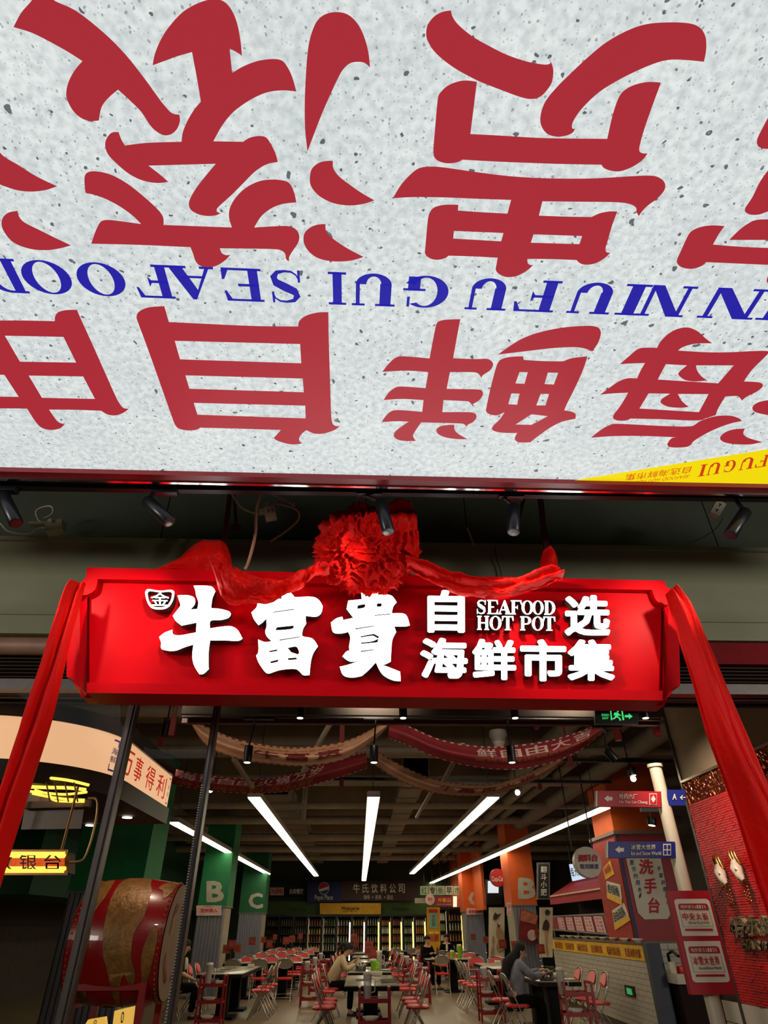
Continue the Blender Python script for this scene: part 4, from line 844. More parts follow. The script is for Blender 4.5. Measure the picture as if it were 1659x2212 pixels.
def fridge(x0, x1, Y, idx, led, lit, where, z1=None):
    global bfirst, nb
    z1 = z1 or fz1
    t = thing('drink_fridge', 'black glass-door drink cabinet, %s' % where, 'fridge', ((x0 + x1) / 2, Y, 0), 'drink fridges')
    MB().box(x0 + .005, Y + .6, 0, x1 - .005, Y + .62, z1).box(x0 + .005, Y, 0, x0 + .03, Y + .6, z1).box(x1 - .03, Y, 0, x1 - .005, Y + .6, z1).box(x0 + .03, Y, z1 - .08, x1 - .03, Y + .6, z1).box(x0 + .03, Y, 0, x1 - .03, Y + .6, .2).build('cabinet', fm, t)
    MB().box(x0 + .03, Y + .56, .2, x1 - .03, Y + .6, z1 - .08).build('inner_wall', fin, t)
    f = MB().box(x0 + .01, Y - .03, .1, x0 + .05, Y, z1 - .02).box(x1 - .05, Y - .03, .1, x1 - .01, Y, z1 - .02).box(x0 + .05, Y - .03, z1 - .07, x1 - .05, Y, z1 - .02).box(x0 + .05, Y - .03, .1, x1 - .05, Y, .16).build('door', fm, t)
    MB().box(x0 + .05, Y - .018, .16, x1 - .05, Y - .012, z1 - .07).build('glass', GLASS, f)
    if lit: MB().box(x0 + .035, Y + .03, .3, x0 + .05, Y + .06, z1 - .15).box(x1 - .05, Y + .03, .3, x1 - .035, Y + .06, z1 - .15).build('inner_lamp', emit_print('fridge_lamp', (255, 232, 190), 3.5), t)
    if led: MB().box(x1 - .12, Y - .045, .25, x1 - .065, Y - .02, z1 - .3).build('light_strip', led, t)
    for k in range(5):
        z = .3 + k * (z1 - .4) / 5; MB().box(x0 + .04, Y + .1, z - .02, x1 - .04, Y + .55, z).build('shelf', fsh, t)
        n = 5
        if k < 1 or nb > 290: continue
        cm = bott[(idx * 7 + k * 3) % 6]
        for j in range(n):
            xx = x0 + .10 + (x1 - x0 - .22) * j / (n - 1)
            b = bproto if bfirst else bproto.copy()
            if not bfirst: COL.objects.link(b); 
            if bfirst or True:
                if not bfirst:
                    if cm.name not in _bm: m2 = bproto.data.copy(); m2.materials[0] = cm; _bm[cm.name] = m2
                    b.data = _bm[cm.name]
            bfirst = False; nb += 1
            b.location = (xx, Y + .14, z); b.scale = (1, 1, .9 + .25 * ((idx + k) % 3) / 2)
            sh_n = ['', 'lowest', 'second', 'third', 'top'][k]; b['label'] = '%s bottle from the left, %s shelf, %s' % (words[j], sh_n, where)
            b['group'] = 'bottles on the %s shelf, %s' % (sh_n, where); b['category'] = 'bottle'
_bm = {}
for i in range(len(edges) - 1):
    led = None if i < 5 else (ledw if i < 7 else ledy)
    a, b = PB(edges[i], 2000).x, PB(edges[i + 1], 2000).x
    fridge(a, b, BY + .05, i, led, i >= 3, '%s back-row fridge from the left' % words[i])
# two separate fridges at right
for i, (a, b) in enumerate(((948, 967), (968, 1003))):
    x0, x1 = AY(a, 2000, 31).x, AY(b, 2000, 31).x
    fridge(x0, x1, 31.0, 13 + i, ledy if i else None, True, ('narrow' if not i else 'wide') + ' fridge right of the yellow standee', AY(960, 1960, 31).z)
# yellow standee
def PS(a, b): return AY(a, b, 30)
o = thing('menu_standee', 'yellow advertising standee with a teal screen at the fridges', 'standee', AZ(934, 2040, 0) if False else (PS(936, 2000).x, 30, 0))
q = pxq(922, 1960, 950, 2046, PS); n = Vector((0, -1, 0)); q[0].z = 0; q[1].z = 0
MB().plate(q, n, .08).build('board', M('standee_yellow', (216, 156, 6), .5), o)
board('red_header', 926, 1964, 946, 1972, 29.98, rdx, parent=o, th=.01)
board('teal_screen', 928, 1972, 945, 2005, 29.97, M('teal_print', (120, 170, 150), .5), parent=o, th=.01)
put_column('冰红茶', pxq(933, 1975, 940, 2001, lambda a, b: AY(a, b, 29.95)), bk, o)
for a in (926, 939): board('label_strip', a, 2013, a + 10, 2017, 29.97, M('pale_yellow', (240, 216, 80), .5), parent=o, th=.01)
board('product_picture', 925, 2019, 936, 2032, 29.97, M('pic_orange', (190, 90, 30), .6, var=.4, scale=20), parent=o, th=.01)
board('product_picture', 938, 2019, 947, 2032, 29.97, M('pic_red', (170, 50, 30), .6, var=.4, scale=20), parent=o, th=.01)
# street market signs right of back wall
for i, ch in enumerate('红专街早市'):
    x = 908 + i * 18; Yq = 29
    o = board('market_sign', x, 1914, x + 16.5, 1933, Yq, M('sign_pale_green', (176, 184, 158), .6), 'pale square street-market sign, %s from the left' % words[i], 'sign', group='row of street-market signs')
    put_text(ch, pxq(x + 2, 1916, x + 14.5, 1931, lambda a, b: AY(a, b, Yq)), M('sign_print_green', (60, 110, 40), .6) if i % 2 == 0 else bk, o, off=.01, bold=.02)
    p = AY(x + 8, 1914, Yq + .02); MB().tube([p, (p.x, p.y, 4.2)], .012, 5).build('rod', blk, o)
o = board('stall_sign', 940, 1936, 978, 1958, 28.5, M('sign_dark_red', (136, 20, 36), .5), 'dark red stall sign with yellow characters under the street-market signs', 'sign')
put_text('外留山', pxq(946, 1940, 973, 1949, lambda a, b: AY(a, b, 28.5)), yl, o, off=.01, bold=.02); put_text('WAI LIU SHAN', pxq(944, 1952, 975, 1955, lambda a, b: AY(a, b, 28.5)), wn, o, off=.01)
o = board('lit_side_sign', 979, 1936, 987, 1959, 28.4, emit_print('warm_panel', (255, 236, 200), 1.0), 'glowing narrow panel beside the dark red stall sign', 'sign')
o = board('white_board', 896, 1940, 932, 1951, 29.5, M('board_white', (176, 168, 150), .6), 'plain white board between brown sign and round sign', 'board')
o = MB().tube([AY(929, 1943, 28.8), AY(929, 1943, 28.7)], .19, 20).build('round_sign', wn, None, label='small pale round sign left of the dark red stall sign', cat='sign')
put_text('早市', pxq(924, 1938, 934, 1947, lambda a, b: AY(a, b, 28.65)), rdx, o, off=.01, bold=.02)
# projecting round red sign, tv, posters
c = AY(1075, 1896, 21); o = thing('round_drink_sign', 'round red sign with white script on a bracket by the orange column', 'sign', c)
MB().tube([c + Vector((0, .06, 0)), c + Vector((0, -.06, 0))], .235, 32).build('disc', M('cola_red', (150, 14, 24), .35), o)
MB().tube([c + Vector((0, -.061, 0)), c + Vector((0, -.066, 0))], .215, 32).build('rim', M('cola_dark', (176, 22, 30), .35), o)
put_text('Coca-Cola', pxq(1062, 1893, 1089, 1904, lambda a, b: AY(a, b, 20.93)), wh, o, off=.0, bold=.012); put_text('喝', pxq(1071, 1884, 1078, 1891, lambda a, b: AY(a, b, 20.93)), rdx, o, off=0)
for z in (1894, 1903): MB().bar(AY(1085, z, 21), AY(1100, z, 21), .02).build('bracket', blk, o)
o = thing('wall_screen', 'dark framed screen with glowing white picture behind the round red sign', 'screen', AY(1069, 1930, 24))
board('frame', 1050, 1900, 1085, 1954, 24, bk, parent=o, th=.1); board('lit_picture', 1054, 1903, 1077, 1929, 23.9, emit_print('screen_white', (225, 228, 235), .9), parent=o, th=.02)
board('lower_panel', 1052, 1931, 1084, 1953, 23.9, M('screen_dark', (14, 14, 16), .3), parent=o, th=.02)
def poster(px0, py0, px1, py1, Y, label, sp):
    o = thing('wall_poster', label, 'poster', AY((px0 + px1) / 2, py1, Y)); board('sheet', px0, py0, px1, py1, Y, M('poster_cream', (206, 192, 168), .7), parent=o, th=.03)
    for k, (mat, pts) in enumerate(sp):
        vs, fs = shape_mesh([[(px0 + (px1 - px0) * a, py0 + (py1 - py0) * b) for a, b in smooth2(pts)]])
        MB().add([AY(v[0], v[1], Y - .035 - k * .004) for v in vs], fs).build('ink_figure', mat, o)
def smooth2(s): return [(a / 100, b / 100) for a, b in smooth(s, n=3)]
tan = M('ink_tan', (172, 134, 92), .7); ink = M('ink_dark', (58, 44, 38), .7)
poster(1056, 1960, 1090, 2070, 24, 'tall cream poster with a brush-painted robed figure beside the orange column', [(tan, "50,40 62,36 80,42 95,50 92,64 98,80 60,88 48,80 55,64 46,56"), (tan, "20,60 30,55 36,66 26,76 32,88 18,96 12,86 22,74"), (ink, "30,16 42,10 55,14 78,12 60,19 44,24 28,24"), (ink, "52,28 60,34 74,34 62,40 54,36")])
poster(1166, 1960, 1194, 2068, 17.5, 'cream poster with brush figures behind the counter end', [(ink, "40,8 60,4 82,10 60,16 44,14"), (ink, "30,30 55,24 75,36 60,48 40,46 20,44"), (tan, "40,50 62,48 58,70 66,92 50,95 44,76")])
# advert sheet on column B right
o = thing('advert_sheet', 'tilted red hot-pot advert sheet on the corrugated orange column', 'poster', AY(1145, 2035, 19.85))
MB().add([AY(x, y, 19.85) for x, y in ((1120, 2029), (1156, 2040), (1162, 1977), (1124, 1962))], [(0, 1, 2, 3)]).build('sheet', M('advert_red', (120, 24, 28), .6, var=.35, scale=7), o)
MB().add([AY(x, y, 19.83) for x, y in ((1124, 1988), (1158, 1998), (1162, 1978), (1126, 1964))], [(0, 1, 2, 3)]).build('picture', M('advert_meat', (176, 96, 72), .6, var=.4, scale=14), o)
vs, fs = shape_mesh([smooth("1140,2015 1148,2008 1158,2012 1160,2022 1152,2032 1142,2028")]); MB().add([AY(v[0], v[1], 19.82) for v in vs], fs).build('bowl_picture', M('advert_bowl', (206, 170, 160), .6, var=.2, scale=10), o)
# dark vertical shop sign
o = thing('vertical_sign', 'tall black framed vertical sign with white characters right of the orange letter B', 'sign', AY(1174, 1940, 17))
board('frame', 1161, 1863, 1188, 1943, 17, M('frame_grey', (90, 90, 92), .5), parent=o, th=.08); board('face', 1164, 1867, 1185, 1939, 16.98, bk, parent=o, th=.02)
put_column('翻斗小肥肥'[:4], pxq(1168, 1870, 1181, 1936, lambda a, b: AY(a, b, 16.95)), wh, o, bold=.01)
# exit sign
Yx = 5.1
def PX(a, b): return AY(a, b, Yx, -.05)
o = thing('exit_sign', 'green lit running-man exit sign hanging under the sign board, right', 'sign', PX(1332, 1563))
MB().plate(pxq(1287, 1527, 1378, 1563, PX), (0, -1, 0), .03).build('housing', M('exit_black', (10, 14, 12), .3), o)
MB().plate([p + Vector((0, .004, -.006 if i < 2 else .006)) for i, p in enumerate(pxq(1286, 1527, 1379, 1563, PX))], (0, -1, 0), .03).build('frame', M('exit_frame', (70, 74, 72), .3, .6), o)
eg = emit_print('exit_green', (70, 220, 120), .9); Q_ = lambda s, n='pictogram': MB().add([PX(v[0], v[1]) + Vector((0, -.006, 0)) for v in shape_mesh([[(x, y) for x, y, *_ in s]])[0]], shape_mesh([[(x, y) for x, y, *_ in s]])[1]).build(n, eg, o)
Q_([(1317, 1531), (1343, 1530), (1343, 1533), (1320, 1534), (1322, 1556), (1319, 1556)]); Q_([(1341, 1531), (1344, 1531), (1348, 1556), (1344, 1556)])
Q_([(1332, 1535), (1335, 1534), (1337, 1536), (1335, 1539), (1332, 1538)])
Q_([(1326, 1540), (1334, 1539), (1337, 1543), (1341, 1545), (1340, 1547), (1335, 1546), (1334, 1548), (1340, 1552), (1341, 1557), (1338, 1557), (1336, 1552), (1331, 1550), (1327, 1554), (1322, 1554), (1322, 1552), (1326, 1551), (1329, 1545), (1325, 1546)])
Q_([(1349, 1545), (1358, 1545), (1357, 1541), (1366, 1548), (1358, 1554), (1358, 1550), (1349, 1550)])
put_text('安全出口', pxq(1299, 1542, 1315, 1548, PX), eg, o, off=.006, bold=.01); put_text('EXIT', pxq(1301, 1550, 1314, 1554, PX), eg, o, off=.006, bold=.02)
for x in (1300, 1365): p = PX(x, 1527); MB().tube([p, (p.x, p.y + .02, 4.2)], .006, 5).build('rod', blk, o)
# ------------------------------------------------------------------ fabric banners (printed swags)
bb = M('banner_beige', (178, 132, 102), .7, var=.12, scale=8); br = M('banner_red', (120, 28, 34), .7, var=.12, scale=8)
pr = M('banner_ink_red', (112, 30, 34), .7); pw = M('banner_ink_white', (190, 160, 150), .7); py_ = M('banner_ink_gold', (160, 100, 40), .7)
def banner(label, top, bot, Y0, Y1, mat, ink_, chars, u0, u1, v0=.25, v1=.7, marks=None, small=None):
    def pos(u, v, w=0):
        a = curve_at(top, u); b = curve_at(bot, u); Yq = lerp(Y0, Y1, u) - .12 * math.sin(math.pi * v)
        return AY(lerp(b[0], a[0], v), lerp(b[1], a[1], v), Yq) + Vector((0, -w - .012 * math.sin(v * 14 + u * 3) - .03 * noise.noise(Vector((u * 4, v * 3, 1))), -w * .3))
    o = MB().grid(pos, 60, 12).build('fabric_banner', mat, None, label=label, cat='banner')
    n = len(chars)
    for i, ch in enumerate(chars):
        a = u0 + (u1 - u0) * (i + .08) / n; b = u0 + (u1 - u0) * (i + .92) / n
        put_text(ch, lambda x, y, w=0, a=a, b=b: pos(a + (b - a) * x, v0 + (v1 - v0) * y, .012), ink_, o, 'printed_character', bold=.02)
    if small:
        vs, fs = text_mesh(small[0]); MB().add([pos(small[1] + (small[2] - small[1]) * v[0], small[3] + (small[4] - small[3]) * v[1], .012) for v in vs], fs).build('small_print', py_, o)
    m = MB(); k = 34                              # striped edging
    for i in range(k):
        for va, vb in ((.94, 1.0), (0, .05)):
            a = (i + .1) / k; b = (i + .55) / k; m.add([pos(a, va, .01), pos(b, va, .01), pos(b, vb, .01), pos(a, vb, .01)], [(0, 1, 2, 3)])
    m.build('striped_edge', pr if mat is bb else pw, o, kind='stuff')
    for (s, a, b) in (marks or []): put_column(s, [pos(a, .25, .012), pos(b, .25, .012), pos(b, .8, .012), pos(a, .8, .012)], ink_ if mat is bb else py_, o, 'printed_character', off=0)
banner('beige fabric banner swagging left of centre under the sign, red print', [(410, 1553), (450, 1572), (510, 1596), (590, 1611), (660, 1614), (740, 1602), (800, 1576), (838, 1552)], [(412, 1562), (448, 1612), (515, 1640), (590, 1652), (665, 1655), (745, 1640), (800, 1605), (836, 1575)], 6.4, 6.8, bb, pr, '牛富贵', .34, .72, .3, .72, [('福', .80, .84), ('喜', .88, .92)], ('自选海鲜市集火锅自选海鲜', .30, .72, .76, .86))
banner('dark red fabric banner swagging right of centre under the sign, pale print', [(842, 1556), (880, 1568), (950, 1597), (1030, 1611), (1100, 1611), (1180, 1600), (1250, 1580), (1305, 1560)], [(838, 1595), (880, 1610), (950, 1640), (1030, 1658), (1110, 1663), (1190, 1648), (1255, 1620), (1310, 1575)], 6.8, 6.3, br, pw, '鲜自由大吉', .42, .92, .5, .9, [('福', .08, .12), ('喜', .15, .19)], ('富贵海鲜火锅自选海鲜', .42, .9, .32, .44))
banner('darker red fabric banner hanging lower left behind the door post', [(370, 1660), (430, 1672), (500, 1680), (570, 1682), (630, 1672), (690, 1652), (740, 1636), (790, 1624)], [(362, 1692), (430, 1705), (490, 1712), (560, 1714), (620, 1710), (680, 1695), (740, 1678), (795, 1658)], 8.2, 8.4, br, pw, '海鲜自由火锅万岁', .05, .75, .5, .92, [('福', .82, .86), ('喜', .90, .94)], ('自选海鲜自选海鲜', .05, .7, .12, .4))
banner('beige fabric banner hanging lower right of centre, red print', [(818, 1625), (870, 1655), (930, 1680), (990, 1692), (1060, 1694), (1120, 1678), (1180, 1650), (1238, 1612)], [(798, 1645), (850, 1680), (910, 1705), (970, 1718), (1050, 1718), (1120, 1700), (1185, 1668), (1238, 1625)], 8.4, 8.0, bb, pr, '牛富贵火锅', .35, .8, .3, .72, [('福', .12, .16), ('喜', .22, .26)])
# lining pieces where banners meet
# ------------------------------------------------------------------ right side wall of the entrance
XW = 3.7
yfar = AX(1475, 1690, XW).y; ytop = AX(1475, 1690, XW).z; ybot = AX(1600, 2165, XW).z
ww = struct('wall_entrance_right', B(XW, WF + .35, 0, XW + .25, yfar, 4.7), M('beige_wall', (150, 132, 106), .8, var=.05))
brk = M('brick_red', (190, 22, 28), .4, var=.16, scale=10); grt = M('grout_red', (120, 14, 24), .8)
MB().box(XW - .008, WF + .4, ybot, XW, yfar, ytop).build('mortar', grt, ww)
m = MB(); bh, bw = .0215, .085; row = 0; z = ybot; zm = AX(1560, 1712, XW).z
while z < zm - .02:
    y = WF + .4 - (bw / 2 if row % 2 else 0)
    while y < yfar - .02:
        a, b = max(y, WF + .4), min(y + bw - .004, yfar); d = .012 + random.random() * .007
        if b - a > .02: m.box(XW - d, a, z, XW - .006, b, z + bh - .004)
        y += bw
    z += bh; row += 1
m.build('brick_course', brk, ww, kind='stuff')
gold = M('mosaic_gold', (190, 96, 52), .12, .9, var=.5, scale=60)
m = MB(); y = WF + .4
rr_ = random.Random(3)
while y < yfar - .01:
    z = zm
    while z < ytop - .02:
        t = rr_.uniform(-.006, .006); m.add([(XW - .012 + t, y, z), (XW - .012 - t, y + .027, z), (XW - .012 + rr_.uniform(-.006, .006), y + .027, z + .027), (XW - .012, y, z + .027)], [(0, 3, 2, 1)])
        z += .03
    y += .03
m.build('mosaic_band', gold, ww, kind='stuff')
MB().box(XW - .03, WF + .4, ytop - .012, XW, yfar, ytop + .012).build('metal_trim', M('trim_steel', (176, 160, 140), .3, .9), ww)
MB().box(XW - .02, yfar - .012, 0, XW + .26, yfar + .03, 4.7).build('corner_post', gm, ww)
wt = M('white_tile', (186, 178, 162), .3, var=.05)
for r_ in range(5):
    for k in range(9):
        y0 = WF + .5 + k * .32; MB().box(XW - .012, y0, ybot - .17 * (r_ + 1), XW, min(y0 + .312, yfar), ybot - .17 * r_ - .008).build('tile', wt, ww)
# two gilt animal-head wall ornaments
gd = M('ornament_gold', (190, 128, 70), .25, .9); iv = M('ornament_ivory', (212, 196, 176), .4); rd2 = M('ornament_red', (160, 30, 24), .4)
for i, (px, py) in enumerate(((1566, 1885), (1602, 1876))):
    c = AX(px, py, XW - .05); s = 1.0
    t = thing('wall_ornament', 'gilt horned animal-head wall ornament with beads, ' + ('left' if i == 0 else 'right') + ' of the pair on the red brick', 'ornament', c, 'pair of wall ornaments')
    P = lambda dy, dz, dx=0: c + Vector((-dx * s, -dy * s, dz * s))
    MB().tube([P(-.03, .05, .02), P(0, 0, .05), P(.04, -.06, .06), P(.07, -.10, .05)], [.045, .055, .04, .022], 12).build('head', iv, t)
    for dy in (-.07, -.02, .03): MB().tube([P(dy, .03, .02), P(dy - .02, .11, .03), P(dy - .035, .17, .02)], [.024, .018, .003], 8).build('horn', gd, t)
    MB().tube([P(.0, .03, .07), P(.05, -.03, .08)], [.02, .014], 8).build('brow', gd, t)
    MB().tube([P(-.06, -.06, .03), P(.0, -.10, .06), P(.06, -.12, .05), P(.08, -.07, .04)], .012, 8).build('bridle', gd, t)
    for k in range(3):
        b = MB()
        for j in range(5): b.ball(P(-.01 + k * .035, -.13 - j * .028 - k * .01, .03), .011, 6)
        b.build('bead_string', rd2 if k == 1 else gd, t)
# HARBIN relief letters
def PW(px, py, d=.03): return AX(px, py, XW - d)
t = thing('metal_lettering', 'bronze relief city lettering on the red brick wall, cut by the right edge', 'lettering', PW(1620, 2050))
mt = M('bronze_letters', (176, 156, 122), .4, .4, var=.25, scale=30)
def wq(x0, y0, x1, y1, dy=0): return [PW(x0, y1), PW(x1, y1 + dy), PW(x1, y0 + dy), PW(x0, y0)]
for i, ch in enumerate('哈尔滨'):
    x = 1584 + i * 31; put_text(ch, wq(x, 1978 - i * 1, x + 32, 2024 - i, 1), mt, t, 'relief_character', off=0, bold=.045, dep=.03)
pl = MB().plate(wq(1604, 2028, 1700, 2050, 6), (-1, 0, 0), .02).build('plaque', M('bronze_plaque', (96, 80, 58), .45, .5), t)
for i, ch in enumerate('HARBIN'): put_text(ch, wq(1607 + i * 14, 2030 + i, 1619 + i * 14, 2049 + i, 1), mt, t, 'relief_letter', off=.005, bold=.03, dep=.02)
# spotlight on the red wall
ld = bpy.data.lights.new('wall_lamp', 'SPOT'); lo = bpy.data.objects.new('wall_lamp', ld); COL.objects.link(lo)
ld.energy = 230; ld.color = (1, .82, .66); ld.spot_size = math.radians(62); ld.spot_blend = 1; ld.shadow_soft_size = .04
lo.location = (2.6, 5.6, 3.5); lo.rotation_euler = (AX(1570, 1850, XW) - lo.location).to_track_quat('-Z', 'Y').to_euler()
cc = lo.location.copy(); t = thing('wall_washer', 'black can lamp under the ceiling washing the red brick wall', 'lamp', cc)
MB().tube([cc + Vector((0, 0, .2)), cc + Vector((0, 0, .02))], [.045, .05], 16).build('housing', blk, t); MB().tube([cc + Vector((0, 0, .2)), (cc.x, cc.y, 4.7)], .01, 6).build('stem', blk, t)
# ------------------------------------------------------------------ street-sign pole
PY_ = 6.4
def PP(px, py): return AY(px, py, PY_)
pc = PP(1487, 1923); whp = M('pole_white', (196, 186, 164), .4, var=.05)
t = thing('street_sign_pole', 'tall white street-sign pole with arrow boards beside the red wall', 'sign pole', (pc.x, PY_, 0))
pt = PP(1421, 1655).z
MB().tube([(pc.x, PY_ + .06, 0), (pc.x, PY_ + .06, pt)], .062, 24).build('pole', whp, t)
MB().tube([(pc.x, PY_ + .06, pt), (pc.x, PY_ + .06, pt + .03)], .075, 24).build('cap', whp, t)
MB().lathe([(.2, 0), (.2, .02), (.08, .05)], (pc.x, PY_ + .06, 0), 20).build('base', whp, t)
srd = M('sign_red', (168, 16, 32), .5, var=.04); sbl = M('sign_navy', (20, 32, 116), .5, var=.04); swh = M('sign_white', (214, 204, 184), .55, var=.04)
def arrow_sign(x0, y0, x1, y1, base, han, lat, icon, name, tilt=0):
    P = lambda a, b: AY(a, b + (a - x0) * tilt, PY_)
    o = MB().plate(pxq(x0, y0, x1, y1, P), (0, -1, 0), .05).build(name, base, t)
    MB().plate([p + Vector((-.012, .008, 0)) for p in pxq(x0 - 1, y0, x0 + 2.5, y1, P)], (0, -1, 0), .05).build('edge', swh, o)
    w_, h = x1 - x0, y1 - y0; ym = (y0 + y1) / 2
    fl = lambda pts: MB().add([P(*p) + Vector((0, -.006, 0)) for p in shape_mesh([pts])[0] and [(v[0], v[1]) for v in shape_mesh([pts])[0]]], shape_mesh([pts])[1])
    fl([(x0 + w_ * .09, ym), (x0 + w_ * .16, ym - h * .22), (x0 + w_ * .16, ym - h * .11), (x0 + w_ * .225, ym - h * .11), (x0 + w_ * .225, ym + h * .12), (x0 + w_ * .16, ym + h * .12), (x0 + w_ * .16, ym + h * .23)]).build('arrow', swh, o)
    put_text(han, pxq(x0 + w_ * .33, y0 + h * .18, x0 + w_ * (.7 if len(han) > 4 else .62), y0 + h * .5, P), swh, o, off=.006, bold=.02)
    put_text(lat, pxq(x0 + w_ * .33, y0 + h * .6, x0 + w_ * .78, y0 + h * .84, P), swh, o, off=.006, bold=.015)
    ix0, ix1, iy0, iy1 = x0 + w_ * .81, x0 + w_ * .93, y0 + h * .14, y0 + h * .86
    fl([(ix0, iy0), (ix1, iy0), (ix1, iy1), (ix0, iy1)]).build('icon_frame', swh, o)
    def sq(a, b, c, d, mat): MB().add([P(*p) + Vector((0, -.009, 0)) for p in ((ix0 + (ix1 - ix0) * a, iy0 + (iy1 - iy0) * b), (ix0 + (ix1 - ix0) * c, iy0 + (iy1 - iy0) * b), (ix0 + (ix1 - ix0) * c, iy0 + (iy1 - iy0) * d), (ix0 + (ix1 - ix0) * a, iy0 + (iy1 - iy0) * d))], [(0, 1, 2, 3)]).build('icon', mat, o)
    if icon == 'grid':
        for a in (.1, .56):
            for b in (.1, .56): sq(a, b, a + .34, b + .34, base)
    else:
        sq(.06, .06, .94, .94, base)
        MB().add([P(*p) + Vector((0, -.012, 0)) for p in (((ix0 + ix1) / 2, iy0 + 4), (ix1 - 3, (iy0 + iy1) / 2), ((ix0 + ix1) / 2, iy1 - 4), (ix0 + 3, (iy0 + iy1) / 2))], [(0, 1, 2, 3)]).build('icon', swh, o)
arrow_sign(1292, 1708, 1428, 1742, srd, '哈药六厂', 'Ha Yao Liu Chang', 'd', 'red_arrow_board', .012)
arrow_sign(1315, 1818, 1459, 1853, sbl, '冰雪大世界', 'Ice and Snow World', 'grid', 'blue_arrow_board', -.0)
o = MB().plate(pxq(1441, 1706, 1481, 1740, PP), (0, -1, 0), .04).build('blue_arrow_board', sbl, t)
put_text('A', pxq(1452, 1715, 1461, 1728, PP), swh, o, off=.006, bold=.02); put_text('←', pxq(1468, 1718, 1480, 1728, PP), swh, o, off=.006, bold=.02)
# big stop board
PB_ = lambda a, b: AY(a, b, PY_ - .06, .0)
def SB(u, v):  # board coordinates in pixels of its own skewed quad
    L0, R0, L1, R1 = Vector((1443, 1925)), Vector((1530.5, 1923)), Vector((1493, 2147)), Vector((1592, 2150))
    p = (L0 * (1 - u) + R0 * u) * (1 - v) + (L1 * (1 - u) + R1 * u) * v; return p
bl_, br_, tr_, tl_ = PB_(*SB(0, 1)), PB_(*SB(1, 1)), PB_(*SB(1, 0)), PB_(*SB(0, 0))
bxl = (bl_.x + tl_.x) / 2; bxr = (br_.x + tr_.x) / 2; bzt = (tl_.z + tr_.z) / 2; bzb = (bl_.z + br_.z) / 2
def BP(u, v, w=0): return Vector((bxl + (bxr - bxl) * u, PY_ - .06 - w, bzt + (bzb - bzt) * v))
def bq(u0, v0, u1, v1, w=0): return [BP(u0, v1, w), BP(u1, v1, w), BP(u1, v0, w), BP(u0, v0, w)]
o = MB().plate(bq(0, 0, 1, 1), (0, -1, 0), .06).build('stop_board', srd, t)
def rrect(u0, v0, u1, v1, r, ru, corners=(1, 1, 1, 1)):
    pts = []
    for (cx_, cy_, sx_, sy_, k) in ((u0, v0, 1, 1, 0), (u1, v0, -1, 1, 1), (u1, v1, -1, -1, 2), (u0, v1, 1, -1, 3)):
        if not corners[k]: pts.append((cx_, cy_)); continue
        for j in range(7):
            a = math.pi / 2 * (j / 6 if k in (0, 2) else 1 - j / 6)
            pts.append((cx_ + sx_ * ru * (1 - math.cos(a)), cy_ + sy_ * r * (1 - math.sin(a))))
    return pts
def flat(pts, w, mat, nm, par): 
    vs, fs = shape_mesh([pts]); return MB().add([BP(v[0], v[1], w) for v in vs], fs).build(nm, mat, par)
for k, (v0, v1, han, lat) in enumerate(((.085, .455, '中央大街', 'Zhong Yang Street'), (.505, .89, '冰雪大世界', 'Ice and Snow World'))):
    flat(rrect(.09, v0, .94, v1, .035, .09, (1, 1, 0, 0) if k == 0 else (0, 0, 1, 1)), .004, swh, 'white_panel', o)
    h = v1 - v0
    flat(rrect(.16, v0 + h * .13, .87, v0 + h * .30, .025, .06, (1, 1, 0, 0)), .008, srd, 'header', o)
    put_text('哈尔滨', bq(.21, v0 + h * .17, .45, v0 + h * .27, .012), swh, o, off=0, bold=.02)
    for i, ch in enumerate('HARBIN'): put_serif(ch, bq(.47 + i * .058, v0 + h * .17, .52 + i * .058, v0 + h * .27, .012), swh, o, off=0)
    for a, b, c, d in ((.16, .34, .17, .76), (.86, .34, .87, .76), (.16, .75, .87, .76)): flat([(a, v0 + h * b), (c, v0 + h * b), (c, v0 + h * d), (a, v0 + h * d)], .007, M('line_grey', (150, 150, 140), .6), 'border_line', o)
    n = len(han)
    for i, ch in enumerate(han):
        a = .20 + .62 * i / n; put_text(ch, bq(a, v0 + h * .38, a + .62 / n * .84, v0 + h * .58, .01), rdx, o, 'character', off=0, bold=.015)
    put_text(lat, bq(.30, v0 + h * .62, .80, v0 + h * .69, .01), M('print_grey', (110, 90, 80), .6), o, off=0, bold=.01)
    flat([(.19, v0 + h * .81), (.84, v0 + h * .81), (.84, v0 + h * .865), (.19, v0 + h * .865)], .008, srd, 'red_bar', o)
MB().bar(BP(.3, .02, -.05), BP(.3, .98, -.05), .04).build('clamp', whp, t)
# ------------------------------------------------------------------ counter, wash station
CXn, CXf = 4.6, 4.86
cn = AX(1390, 2045, CXn); cf = AX(1193, 2027, CXf)
cdir = (Vector((cf.x, cf.y, 0)) - Vector((cn.x, cn.y, 0))).normalized(); cn_ = Vector((-cdir.y, cdir.x, 0));
if cn_.x > 0: cn_ = -cn_
clen = (Vector((cf.x, cf.y, 0)) - Vector((cn.x, cn.y, 0))).length
t = thing('service_counter', 'long service counter clad in white tiles with a yellow printed band', 'counter', (cn.x, cn.y, 0))
CZ = 1.24
def CP(u, z, d=0): return Vector((cn.x, cn.y, 0)) + cdir * (clen * u) + cn_ * d + Vector((0, 0, z))
def cbox(u0, u1, z0, z1, d0, d1):
    a = [CP(u0, z0, d0), CP(u1, z0, d0), CP(u1, z0, d1), CP(u0, z0, d1)]; b = [p + Vector((0, 0, z1 - z0)) for p in a]
    return MB().add(a + b, [(0, 3, 2, 1), (4, 5, 6, 7), (0, 1, 5, 4), (1, 2, 6, 5), (2, 3, 7, 6), (3, 0, 4, 7)])
